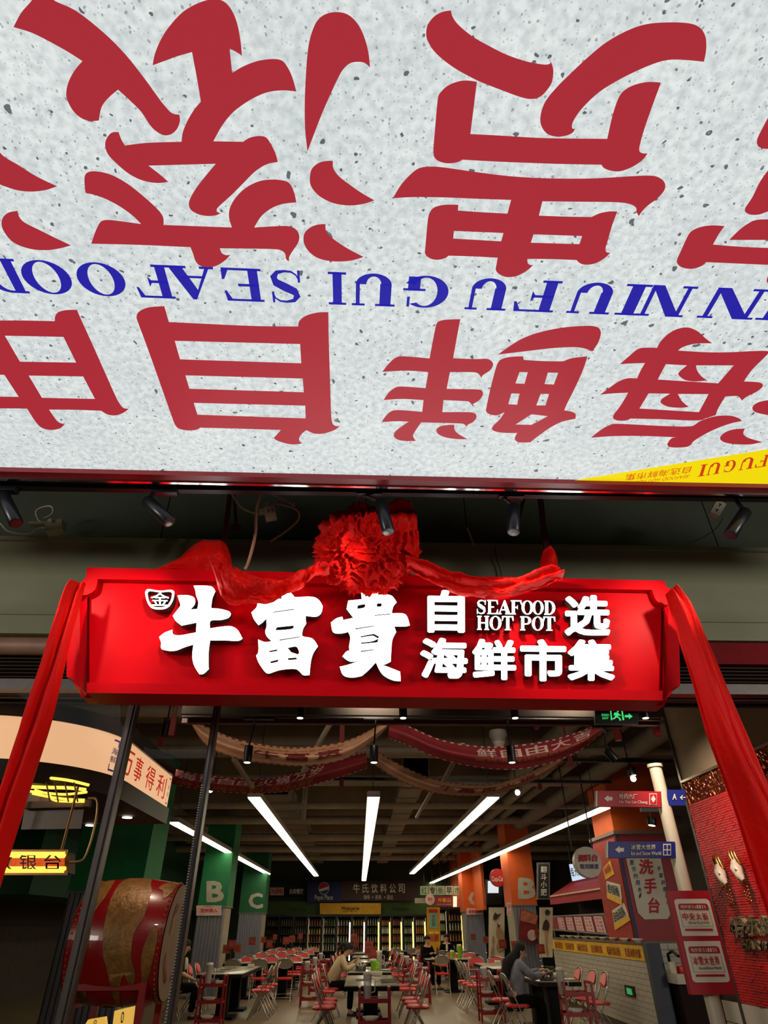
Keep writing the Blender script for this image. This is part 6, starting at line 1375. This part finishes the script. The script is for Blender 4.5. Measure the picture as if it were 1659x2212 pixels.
# ------------------------------------------------------------------ tables
ttop = M('table_top', (150, 140, 122), .22, var=.06, scale=3); tedge = M('table_edge', (18, 14, 12), .6, spec=.15); tleg = M('table_leg', (12, 10, 10), .6, spec=.15)
def table(x0, x1, y0, y1, label):
    t = thing('dining_table', label, 'table', ((x0 + x1) / 2, (y0 + y1) / 2, 0))
    MB().bevbox(x0 + .01, y0 + .01, .735, x1 - .01, y1 - .01, .75, .004).build('tabletop', ttop, t)
    MB().box(x0, y0, .68, x1, y1, .736).build('apron', tedge, t)
    L_ = max(x1 - x0, y1 - y0); k = 2 if L_ > 1.7 else 1
    for i in range(k):
        f = (i + .5) / k; cx, cy = ((x0 + (x1 - x0) * f), (y0 + y1) / 2) if (x1 - x0) > (y1 - y0) else ((x0 + x1) / 2, y0 + (y1 - y0) * f)
        MB().box(cx - .11, cy - .11, .04, cx + .11, cy + .11, .68).build('pedestal', tleg, t); MB().bevbox(cx - .26, cy - .26, 0, cx + .26, cy + .26, .045, .01).build('foot', tleg, t)
    return t
tis = M('tissue_white', (206, 196, 184), .5, var=.04); clearp = M('pitcher_frost', (190, 182, 176), .25, var=.03, alpha=.75)
def tissue(x, y, z, label):
    t = thing('tissue_box', label, 'tissue box', (x, y, z)); MB().bevbox(x - .07, y - .05, z, x + .07, y + .05, z + .07, .012).build('body', tis, t); MB().box(x - .045, y - .012, z + .07, x + .045, y + .012, z + .074).build('slot', tleg, t); return t
def pitcher(x, y, z, label, h=.26, col=None):
    t = thing('water_pitcher', label, 'pitcher', (x, y, z))
    MB().lathe([(.045, 0), (.05, .01), (.062, h)], (x, y, z), 14).build('body', col or clearp, t); MB().lathe([(.065, h), (.06, h + .03), (.02, h + .035)], (x, y, z), 14).build('lid', tis, t)
    MB().tube([(x + .06, y, z + h * .85), (x + .11, y, z + h * .8), (x + .105, y, z + h * .35), (x + .05, y, z + h * .3)], .008, 6).build('handle', tis, t); return t
def bowl(x, y, z, r, label, mat=None, name='bowl'):
    return MB().lathe([(r * .45, 0), (r * .8, r * .25), (r, r * .55), (r * .95, r * .55), (r * .7, r * .22), (r * .2, r * .1)], (x, y, z), 18).build(name, mat or swh, None, label=label, cat=name)
def plate(x, y, z, r, label): return MB().lathe([(r * .5, 0), (r, .02), (r * .97, .025), (r * .5, .008)], (x, y, z), 18).build('plate', swh, None, label=label, cat='plate')
trr = M('trolley_red', (140, 16, 24), .45, .1, var=.06)
def trolley(x, y, label, w_=.44, d=.34, pit=True, k=3):
    t = thing('condiment_trolley', label, 'trolley', (x, y, 0))
    for sx in (-1, 1):
        for sy in (-1, 1): MB().bar((x + sx * w_ / 2, y + sy * d / 2, 0), (x + sx * w_ / 2 * .96, y + sy * d / 2 * .9, .78), .032).build('post', trr, t)
        MB().bar((x + sx * w_ / 2 * .96, y - d / 2 * .9, .78), (x + sx * w_ / 2 * .96, y + d / 2 * .9, .78), .03).build('side_rail', trr, t)
    for z in (.12, .38, .62):
        MB().box(x - w_ / 2, y - d / 2, z, x + w_ / 2, y + d / 2, z + .015).box(x - w_ / 2, y - d / 2 - .012, z, x + w_ / 2, y - d / 2, z + .05).box(x - w_ / 2, y + d / 2, z, x + w_ / 2, y + d / 2 + .012, z + .05).build('shelf', trr, t)
    return t
L1n = 'the long table on the left'
table(-3.15, -2.25, 15.15, 18.05, 'long dark-edged dining table at the left, ending in front of the green column B')
for i, y in enumerate((15.75, 16.55, 17.35)): chair(-1.93, y, math.pi / 2, 'grey-backed folding chair, aisle side of %s, %s from the viewer' % (L1n, words[i]), 'chairs at the left long table')
for i, y in enumerate((16.7, 17.5)): chair(-3.5, y, -math.pi / 2, 'folding chair on the wall side of %s, %s one' % (L1n, ['nearer', 'farther']), 'chairs at the left long table') if False else chair(-3.5, y, -math.pi / 2, 'folding chair on the wall side of %s, %s one' % (L1n, ['nearer', 'farther'][i]), 'chairs at the left long table')
table(-.18, .68, 11.9, 14.4, 'long dark-edged dining table in the middle foreground with chopsticks laid out')
for i, y in enumerate((12.45, 13.05, 13.7)):
    chair(-.52, y, -math.pi / 2, 'red folding chair on the left side of the middle foreground table, %s from the viewer' % words[i], 'chairs at the middle foreground table')
    chair(1.02, y, math.pi / 2, 'red folding chair on the right side of the middle foreground table, %s from the viewer' % words[i], 'chairs at the middle foreground table')
table(-.16, .72, 15.3, 17.4, 'dining table of the eating woman in the white jacket, middle aisle')
chair(-.62, 15.35, -math.pi / 2, 'red folding chair just before the woman in the white jacket', 'chairs at the white-jacket table')
chair(1.08, 15.75, math.pi / 2, 'nearer red folding chair right of the white-jacket woman\'s table', 'chairs at the white-jacket table'); chair(1.10, 16.6, math.pi / 2, 'farther red folding chair right of the white-jacket woman\'s table', 'chairs at the white-jacket table')
chair(-.52, 16.12, -math.pi / 2, 'folding chair under the eating woman in the white jacket', 'chairs at the white-jacket table')
rows = (('nearest', 19.6), ('second', 22.3), ('third', 25.1), ('farthest', 28.2))
for k, (nm, y) in enumerate(rows):
    table(-3.45, -1.4, y, y + .8, 'wide dining table in the left block, %s row across' % nm)
    for i, x in enumerate((-3.1, -2.45, -1.8)):
        chair(x, y - .32, 0, 'grey-backed folding chair, near side of the %s left row, %s from left' % (nm, words[i]), 'chairs in the left block')
        chair(x + .1, y + 1.12, math.pi, 'red-fronted folding chair, far side of the %s left row, %s from left' % (nm, words[i]), 'chairs in the left block')
    tissue(-3.1, y + .3, .75, 'white tissue box on the %s wide table of the left block' % nm)
    if k < 3: pitcher(-1.35 + .0, y + .0, .0 + .0, 'x') if False else None
for k, (nm, y) in enumerate((('nearer', 19.6), ('middle', 22.6), ('farther', 26))):
    table(-.1, .75, y, y + 1.7, 'dining table in the centre block, %s one behind the white-jacket table' % nm)
    for i, (x, yy, r_) in enumerate(((-.45, .45, -math.pi / 2), (-.45, 1.2, -math.pi / 2), (1.1, .45, math.pi / 2), (1.1, 1.2, math.pi / 2))):
        chair(x, y + yy, r_, 'red folding chair at the %s centre table, %s side, %s seat' % (nm, 'left' if x < 0 else 'right', 'near' if yy < 1 else 'far'), 'chairs in the centre block')
table(3.0, 3.72, 12.45, 14.7, 'dining table of the long-haired woman at the right with dishes and a pot')
for i, y in enumerate((12.75, 13.35, 14.2)): chair(4.06, y, math.pi / 2, 'red folding chair between the right table and the tiled counter, %s from the viewer' % words[i], 'chairs at the right table')
chair(2.62, 12.55, -math.pi / 2, 'folding chair under the long-haired woman at the right table', 'chairs at the right table'); chair(2.55, 13.4, -math.pi / 2, 'folding chair with grey back just behind the long-haired woman', 'chairs at the right table')
table(2.95, 3.75, 16.2, 18.8, 'second dining table on the right with stacked papers on it')
for i, y in enumerate((16.4, 17.0, 17.7)): chair(2.55, y, -math.pi / 2, 'grey-backed folding chair left of the second right table, %s from the viewer' % words[i], 'chairs at the second right table')
for i, y in enumerate((19.15,)): chair(3.1, y, math.pi, 'folding chair with red front at the far end of the second right table', 'chairs at the second right table'); chair(3.6, y, math.pi, 'folding chair beside it at the far end of the second right table', 'chairs at the second right table')
table(1.95, 3.55, 20.9, 21.8, 'wide dining table of the dark-clothed woman with green pitchers')
chair(2.35, 20.55, 0, 'grey-backed folding chair on the near side of the green-pitcher table', 'chairs at the green-pitcher table')
for i, x in enumerate((2.9, 3.4)): chair(x, 22.15, math.pi, 'red folding chair on the far side of the green-pitcher table, %s' % ('left' if i == 0 else 'right'), 'chairs at the green-pitcher table')
table(1.9, 4.1, 25.0, 25.8, 'far wide dining table of the man in the suit, right block')
for i, x in enumerate((2.2, 2.9, 3.6)): chair(x, 24.65, 0, 'folding chair on the near side of the suit man\'s table, %s from the left' % words[i], 'chairs at the far right table')
for i, x in enumerate((2.3, 3.1)): chair(x, 26.15, math.pi, 'red folding chair on the far side of the suit man\'s table, %s' % ('left' if i == 0 else 'right'), 'chairs at the far right table')
table(1.2, 2.4, 28.2, 29.0, 'farthest small table in front of the right drink fridges'); chair(1.5, 27.85, 0, 'folding chair at the farthest small table, left', 'chairs at the farthest small table'); chair(2.1, 27.85, 0, 'folding chair at the farthest small table, right', 'chairs at the farthest small table')
# trolleys
for i, (x, y, lb_) in enumerate(((-2.62, 14.2, 'red condiment trolley at the near end of the left long table'), (.27, 11.05, 'red condiment trolley in the middle foreground'), (3.40, 11.75, 'red condiment trolley at the long-haired woman\'s table'), (-1.05, 17.9, 'red condiment trolley left of the aisle behind the white-jacket woman'), (-1.0, 20.2, 'red condiment trolley beside the nearer centre table, left aisle'), (-1.0, 23.4, 'red condiment trolley beside the middle centre table, left aisle'), (1.55, 18.3, 'red condiment trolley right of the centre aisle, nearest of that row'), (1.5, 20.6, 'red condiment trolley right of the centre aisle, second of that row'), (1.5, 23.0, 'red condiment trolley right of the centre aisle, farthest of that row'), (2.62, 14.9, 'small red condiment trolley between the two right tables'))):
    trolley(x, y, lb_, d=.34)
    s = 'on the ' + lb_
    pitcher(x - .1 if i != 2 else x - .22, y - .05, .635, 'frosted pitcher ' + s, .30 if i < 3 else .18)
    if i != 2: tissue(x + .12, y - .05, .635, 'tissue box ' + s)
    for z, q in ((.135, 'bottom'), (.395, 'middle')): bowl(x - .05, y, z, .12, 'white bowl, %s shelf, %s' % (q, lb_))
# things on tables
for (x, y, lb_) in ((-2.4, 17.3, 'white tissue box at the far end of the left long table'), (.42, 14.1, 'white tissue box at the far end of the middle foreground table'), (.30, 14.25, 'second white tissue box left of it on the middle foreground table'), (3.45, 18.2, 'white tissue box on the second right table')): tissue(x, y, .75, lb_)
chs = M('chopstick_dark', (40, 32, 28), .5)
for i, (x, y) in enumerate(((.42, 12.4), (.42, 12.75), (.42, 13.1), (.0, 13.2), (.0, 12.9))):
    MB().bar((x, y, .755), (x + .26, y + .01, .755), .008).bar((x, y + .02, .755), (x + .26, y + .03, .755), .008).build('chopsticks', chs, None, label='dark chopsticks on the middle foreground table, %s' % ('right side, %s from the viewer' % words[i] if i < 3 else 'left side, ' + ('far' if i == 3 else 'near')), cat='chopsticks', group='chopsticks on the middle foreground table')
for i in range(3): MB().bar((-2.95, 15.8 + i * .7, .755), (-2.72, 15.82 + i * .7, .755), .012).build('chopsticks', chs, None, label='pair of chopsticks on the left long table, %s from the viewer' % words[i], cat='chopsticks', group='chopsticks on the left long table')
potm = M('pot_steel', (120, 116, 110), .25, .9); grn = M('pitcher_green', (130, 190, 10), .35)
def pot(x, y, z, r, h, label): t = thing('cooking_pot', label, 'pot', (x, y, z)); MB().lathe([(r * .9, 0), (r, .01), (r, h), (r * .94, h), (r * .9, .02)], (x, y, z), 20).build('body', potm, t); MB().tube([(x + r, y, z + h * .8), (x + r + .04, y, z + h * .85), (x + r + .04, y + .04, z + h * .85)], .006, 6).build('handle', potm, t)
pot(3.2, 12.65, .75, .12, .13, 'steel hot pot on the right table in front of the long-haired woman')
pot(.1, 15.7, .75, .11, .13, 'steel hot pot before the woman in the white jacket'); pot(.62, 16.5, .75, .10, .12, 'second steel pot at the right end of the white-jacket table')
bowl(3.5, 12.95, .75, .14, 'large white bowl of greens on the right table')
gm2 = MB(); 
for k in range(26): 
    a = random.random() * 6.28; r = random.random() * .09; gm2.ball((3.46 + r * math.cos(a), 13.25 + r * math.sin(a), .84 + random.random() * .06), .03, 5, (1, 1, .6))
bowl(3.46, 13.25, .75, .14, 'white bowl piled with dark green leaves behind it on the right table'); gm2.build('leafy_greens', M('greens', (40, 62, 22), .7, var=.4, scale=30), None, label='dark green leaves heaped in the white bowl, right table', cat='vegetables', kind='stuff')
for i, (x, y) in enumerate(((3.12, 13.2), (3.2, 13.7), (3.55, 12.6), (3.15, 14.1))): plate(x, y, .75, .12, 'white plate on the right table, ' + ['beside the steel pot', 'in the middle', 'at the near right corner', 'at the far left'][i])
pitcher(.36, 15.7, .75, 'bright green pitcher before the woman in the white jacket', .17, grn); pitcher(.5, 16.2, .75, 'tall white pitcher with paper cups on the white-jacket table', .30)
MB().box(.42, 15.95, .75, .50, 16.0, .93).build('green_menu', grn, None, label='green folded menu card beside the green pitcher', cat='menu')
plate(.62, 15.8, .75, .11, 'plate of food at the right side of the white-jacket table')
pitcher(2.95, 21.2, .75, 'tall bright green pitcher on the dark-clothed woman\'s table', .30, grn); pitcher(2.75, 21.3, .75, 'short bright green pitcher beside the tall one', .16, grn)
MB().tube([(2.35, 21.5, .75), (2.35, 21.5, .95), (2.35, 21.5, 1.02)], [.035, .035, .012], 10).build('bottle', M('bottle_brown', (60, 34, 20), .3), None, label='dark bottle left on the green-pitcher table', cat='bottle')
for i, (x, y) in enumerate(((2.2, 21.1), (2.6, 21.15), (3.3, 21.3))): plate(x, y, .75, .12, 'white plate on the green-pitcher table, %s from the left' % words[i])
o = board('paper_sheet', 0, 0, 1, 1, 1, swh, parent=thing('paper_menus', 'white paper menus spread on the second right table', 'paper', (3.2, 16.7, .75)), P=lambda a, b: Vector((3.05 + .35 * a, 16.4 + .5 * (1 - b), .756)), th=.004)
# red and orange number cards on thin poles
def cw(i): k = i if i < 10 else i - 10 if i < 15 else i - 15; return words[k]
cardm = M('card_red', (118, 34, 22), .6, var=.3, scale=14); cardo = M('card_orange', (140, 52, 26), .6, var=.3, scale=14)
for i, (px, py, Y, s) in enumerate(((489, 2050, 20, 9), (501, 2040, 19.9, 9), (513, 2048, 20.1, 9), (545, 2033, 22.6, 8), (569, 2030, 25.3, 6), (582, 2039, 22.5, 8), (594, 2024, 28.4, 5), (618, 2032, 25.4, 8), (631, 2028, 28.3, 7), (649, 2022, 28.4, 6), (765, 2026, 22.8, 8), (768, 2037, 22.9, 8), (797, 2044, 19.9, 11), (806, 2058, 19.8, 12), (795, 2054, 16.4, 9), (1022, 2024, 25.4, 6), (1049, 2030, 25.4, 7), (1086, 2039, 21.5, 9), (1112, 2042, 17.6, 9), (1168, 2050, 16.8, 10), (1162, 2016, 19.5, 8))):
    c = AY(px, py, Y); h = s * .85 / F * (Y * .82)
    o = thing('number_card', '%s red number card on a thin stand, %s' % (cw(i), 'left block' if px < 700 else 'centre block' if px < 900 else 'right block'), 'card', (c.x, Y, .75), 'table number cards')
    MB().box(c.x - h, Y - .01, c.z - h, c.x + h, Y + .01, c.z + h).build('card', cardm if i % 2 else cardo, o); MB().box(c.x - h * .6, Y - .014, c.z - h * .5, c.x + h * .6, Y - .01, c.z + h * .5).build('printed_mark', cardo if i % 2 else cardm, o)
    MB().tube([(c.x, Y, .76), (c.x, Y, c.z - h)], .006, 5).build('stand', chrome2, o); MB().lathe([(.05, 0), (.05, .01), (.01, .02)], (c.x, Y, .752), 10).build('base', chrome2, o)
# ------------------------------------------------------------------ people
def skin(verts, edges, radii, sub=2):
    me = bpy.data.meshes.new('tmp'); me.from_pydata(verts, edges, []); o = bpy.data.objects.new('tmp', me); COL.objects.link(o)
    sk = o.modifiers.new('s', 'SKIN'); sk.use_smooth_shade = True
    if not me.skin_vertices: me.skin_vertices.new() if hasattr(me.skin_vertices, 'new') else None
    for i, r in enumerate(radii):
        me.skin_vertices[0].data[i].radius = (r, r) if not isinstance(r, tuple) else r; me.skin_vertices[0].data[i].use_root = (i == 0)
    sb = o.modifiers.new('b', 'SUBSURF'); sb.levels = sub; sb.render_levels = sub
    bpy.context.view_layer.update(); e = o.evaluated_get(bpy.context.evaluated_depsgraph_get()); m2 = e.to_mesh()
    vs = [v.co[:] for v in m2.vertices]; fs = [tuple(p.vertices) for p in m2.polygons]; e.to_mesh_clear(); bpy.data.objects.remove(o); bpy.data.meshes.remove(me)
    return vs, fs
skinm = M('skin', (196, 148, 118), .55, var=.06); hairm = M('hair_black', (10, 7, 6), .8, var=.2, scale=30, bump=.3, bscale=120); shoe = M('shoe_dark', (18, 16, 16), .5)
def chain(S, pts, rs, root=None):
    V_, E_, R_ = S
    prev = root
    for p, r in zip(pts, rs):
        V_.append(tuple(p)); R_.append(r); k = len(V_) - 1
        if prev is not None: E_.append((prev, k))
        prev = k
    return prev
def lp(a, b, t): return Vector(a).lerp(Vector(b), t)
def figure(loc, rz, label, top, trousers, J, hair='short', sleeve=1.0, female=True, top2=None, shoes=None):
    """seated figure facing +y; J overrides joints"""
    j = dict(pel=(0, 0, .53), waist=(0, .02, .70), chest=(0, .04, .90), neck=(0, .06, 1.05), head=(0, .09, 1.20), shw=.165, kl=(-.11, .42, .52), kr=(.11, .42, .52), al=(-.11, .40, .09), ar=(.11, .40, .09),
             el=(-.24, .12, .80), er=(.24, .12, .80), hl=(-.12, .36, .80), hr=(.12, .36, .80), look=(0, 1, -.15))
    j.update(J); j = {k: (Vector(v) if isinstance(v, tuple) else v) for k, v in j.items()}
    t = thing('person', label, 'person', (0, 0, 0))
    up = (j['neck'] - j['chest']).normalized(); sl = j['chest'] + up * .11 + Vector((-j['shw'], 0, 0)); sr_ = j['chest'] + up * .11 + Vector((j['shw'], 0, 0))
    hipL, hipR = j['pel'] + Vector((-.09, .02, -.01)), j['pel'] + Vector((.09, .02, -.01))
    S = ([], [], []); k = chain(S, [j['pel'], j['waist'], j['chest'], lp(j['chest'], j['neck'], .6), j['neck']], [.13, .115, .125, .085, .05])
    ci = 2
    lk = Vector(j['look']).normalized(); hu = Vector((0, 0, 1)); hu = (hu - lk * hu.dot(lk)).normalized(); hx = lk.cross(hu)
    H = j['head']
    chain(S, [H - hu * .07 + lk * .0, H, H + hu * .07], [(.062, .066), (.078, .092), (.062, .072)], k)
    hands = []
    for s_, e_, h_, sd in ((sl, j['el'], j['hl'], -1), (sr_, j['er'], j['hr'], 1)):
        d = (h_ - e_).normalized(); chain(S, [s_, lp(s_, e_, .5), e_, lp(e_, h_, .5), h_, h_ + d * .05], [.058, .047, .040, .035, .026, (.036, .02)], ci + 1); hands.append((h_, d, sd))
    for hp_, kn, an in ((hipL, j['kl'], j['al']), (hipR, j['kr'], j['ar'])):
        ft = an + Vector((0, .11, -.05)); chain(S, [hp_, lp(hp_, kn, .5), kn, lp(kn, an, .5), an, ft], [.088, .078, .06, .052, .038, .036], 0)
    vs, fs = skin(*S); m = MB().add(vs, fs, True)
    # face: nose, brows, ears; fingers as their own chains rooted in the palm
    m.tube([H + lk * .082 + hu * .012, H + lk * .107 - hu * .028, H + lk * .083 - hu * .04], [.007, .013, .010], 8)
    for sd in (-1, 1): m.ball(H + hx * .082 * sd - hu * .005, .024, 7, (.5, .8, 1.2))
    for h_, d, sd in hands:
        sidev = d.cross(Vector((0, 0, 1))).normalized(); dn = Vector((0, 0, -1))
        for q in range(4):
            b = h_ + d * .065 + sidev * (.024 - q * .016); ln = (.072, .080, .074, .058)[q]
            m.tube([b - d * .02, b + d * ln * .45 + dn * .006, b + d * ln * .75 + dn * .025, b + d * ln * .85 + dn * .045], [.010, .0095, .0085, .006], 6)
        b = h_ + d * .03 + sidev * .03 * sd * -1; m.tube([b - sidev * .01 * sd * -1, b + sidev * .022 * sd * -1 + d * .02, b + sidev * .02 * sd * -1 + d * .05 + dn * .012], [.012, .011, .008], 6)
    m.build('body', skinm, t)
    e = MB(); 
    for sd in (-1, 1): e.ball(H + lk * .083 + hx * .033 * sd + hu * .012, .011, 6, (1.2, .6, .7))
    e.build('eyes', M('eye_dark', (24, 18, 16), .3), t); MB().tube([H + lk * .088 - hu * .062 + hx * .022, H + lk * .094 - hu * .060, H + lk * .088 - hu * .062 - hx * .022], [.003, .007, .003], 6).build('mouth', M('lip', (150, 70, 66), .5), t)
    # clothing
    S = ([], [], []); k = chain(S, [j['pel'] + Vector((0, 0, .0)), j['waist'], j['chest'], lp(j['chest'], j['neck'], .62)], [.158, .142, .152, .105])
    for s_, e_, h_ in ((sl, j['el'], j['hl']), (sr_, j['er'], j['hr'])):
        P_ = [s_, lp(s_, e_, .5), e_]; R_ = [.078, .066, .058]
        if sleeve > .5: P_ += [lp(e_, h_, .5), lp(e_, h_, .88)]; R_ += [.054, .045]
        chain(S, P_, R_, 2)
    vs, fs = skin(*S); MB().add(vs, fs, True).build('jacket', top, t)
    if top2: MB().ball(j['chest'] + Vector((0, .12, .02)), .07, 10, (.6, .7, 1.6)).build('shirt', top2, t)
    S = ([], [], []); chain(S, [j['pel'] - Vector((0, .0, .0)), j['pel'] + Vector((0, .02, .08))], [.15, .13])
    for hp_, kn, an in ((hipL, j['kl'], j['al']), (hipR, j['kr'], j['ar'])): chain(S, [hp_, lp(hp_, kn, .5), kn, lp(kn, an, .5), lp(kn, an, .92)], [.105, .095, .078, .07, .062], 0)
    vs, fs = skin(*S); MB().add(vs, fs, True).build('trousers', trousers, t)
    for an in (j['al'], j['ar']): MB().ball(an + Vector((0, .07, -.045)), .05, 8, (.95, 2.5, .9)).build('shoe', shoes or shoe, t)
    # hair cap with the face left open
    def hp2(u, v):
        a = u * 2 * math.pi; ph = v * math.pi * (.54 + .2 * max(0, math.sin(a))); d = hx * (math.sin(ph) * math.cos(a)) + (-lk) * (math.sin(ph) * math.sin(a)) + hu * math.cos(ph)
        f = d.dot(lk); r = .099 + .006 * noise.noise(d * 9)
        q = H + Vector(hx * d.dot(hx) * r * .93 + lk * f * r * 1.06 + hu * d.dot(hu) * r * 1.18) + hu * .012 - lk * .012
        if f > .35 and d.dot(hu) < .55: q = q - lk * .03 * (f - .35) + hu * .05 * (.55 - d.dot(hu))
        return q
    hm = MB().grid(hp2, 36, 14)
    if hair == 'long': hm.tube([H - lk * .03 + hu * .03, H + Vector((0, -.09, -.06)), Vector((0, -.09, 1.0)), Vector((0, -.115, .86)), Vector((.01, -.13, .72)), Vector((.01, -.14, .64))], [.08, .085, .085, .075, .055, .02], 16)
    if hair == 'tail': hm.tube([H - lk * .10 + hu * .05, H - lk * .17 + hu * .02, H - lk * .20 - hu * .09, H - lk * .17 - hu * .17], [.035, .045, .035, .008], 10)
    hm.build('hair', hairm, t)
    t.location = loc; t.rotation_euler = (0, 0, rz); return t
wj = M('jacket_white', (198, 178, 140), .8, var=.08, scale=8, bump=.2, bscale=14); dn_ = M('jacket_denim', (122, 124, 132), .85, var=.2, scale=12, bump=.3, bscale=18); bkc = M('cloth_black', (12, 11, 12), .9, spec=.1, var=.2)
figure((-.52, 16.15, -.03), -math.pi / 2, 'woman in a white jacket bending over her bowl at the middle table', wj, bkc, dict(waist=(0, .05, .70), chest=(0, .16, .88), neck=(0, .27, 1.02), head=(0, .36, 1.13), look=(0, 1, -.55), el=(-.22, .30, .78), er=(.22, .32, .80), hl=(-.10, .50, .93), hr=(.10, .52, .88)), 'tail')
figure((2.62, 12.6, -.03), -math.pi / 2, 'long-haired woman in a grey-blue denim jacket reaching over the right table', dn_, bkc, dict(waist=(0, .03, .70), chest=(0, .08, .90), neck=(0, .13, 1.05), head=(0, .17, 1.18), look=(.0, 1, -.35), el=(-.20, .30, .86), er=(.20, .30, .84), hl=(-.04, .52, .92), hr=(.08, .50, .88)), 'long')
figure((-3.72, 15.85, -.03), -math.pi * .45, 'man in black clothes sitting beside the drum with hands on his knees, far left', bkc, bkc, dict(head=(0, .12, 1.21), look=(.2, 1, -.3), el=(-.26, .06, .78), er=(.26, .10, .78), hl=(-.14, .34, .64), hr=(.15, .38, .66)), 'short', 0.0, False, swh)
chair(-3.72, 15.8, -math.pi * .45, 'folding chair under the man in black, far left', 'chairs at the left long table')
figure((2.1, 20.35 + 2.1, -.03), -math.pi * .8, 'woman in black with a ponytail turned away at the green-pitcher table', bkc, bkc, dict(look=(.3, 1, -.2), hl=(-.1, .42, .85), hr=(.14, .42, .88)), 'tail')
chair(2.1, 22.42, -math.pi * .8, 'folding chair under the woman in black', 'chairs at the green-pitcher table')
figure((3.2, 26.3, -.03), math.pi, 'man in a dark suit with a white shirt facing the entrance, far right block', bkc, bkc, dict(look=(0, 1, -.1)), 'short', 1.0, False, swh)
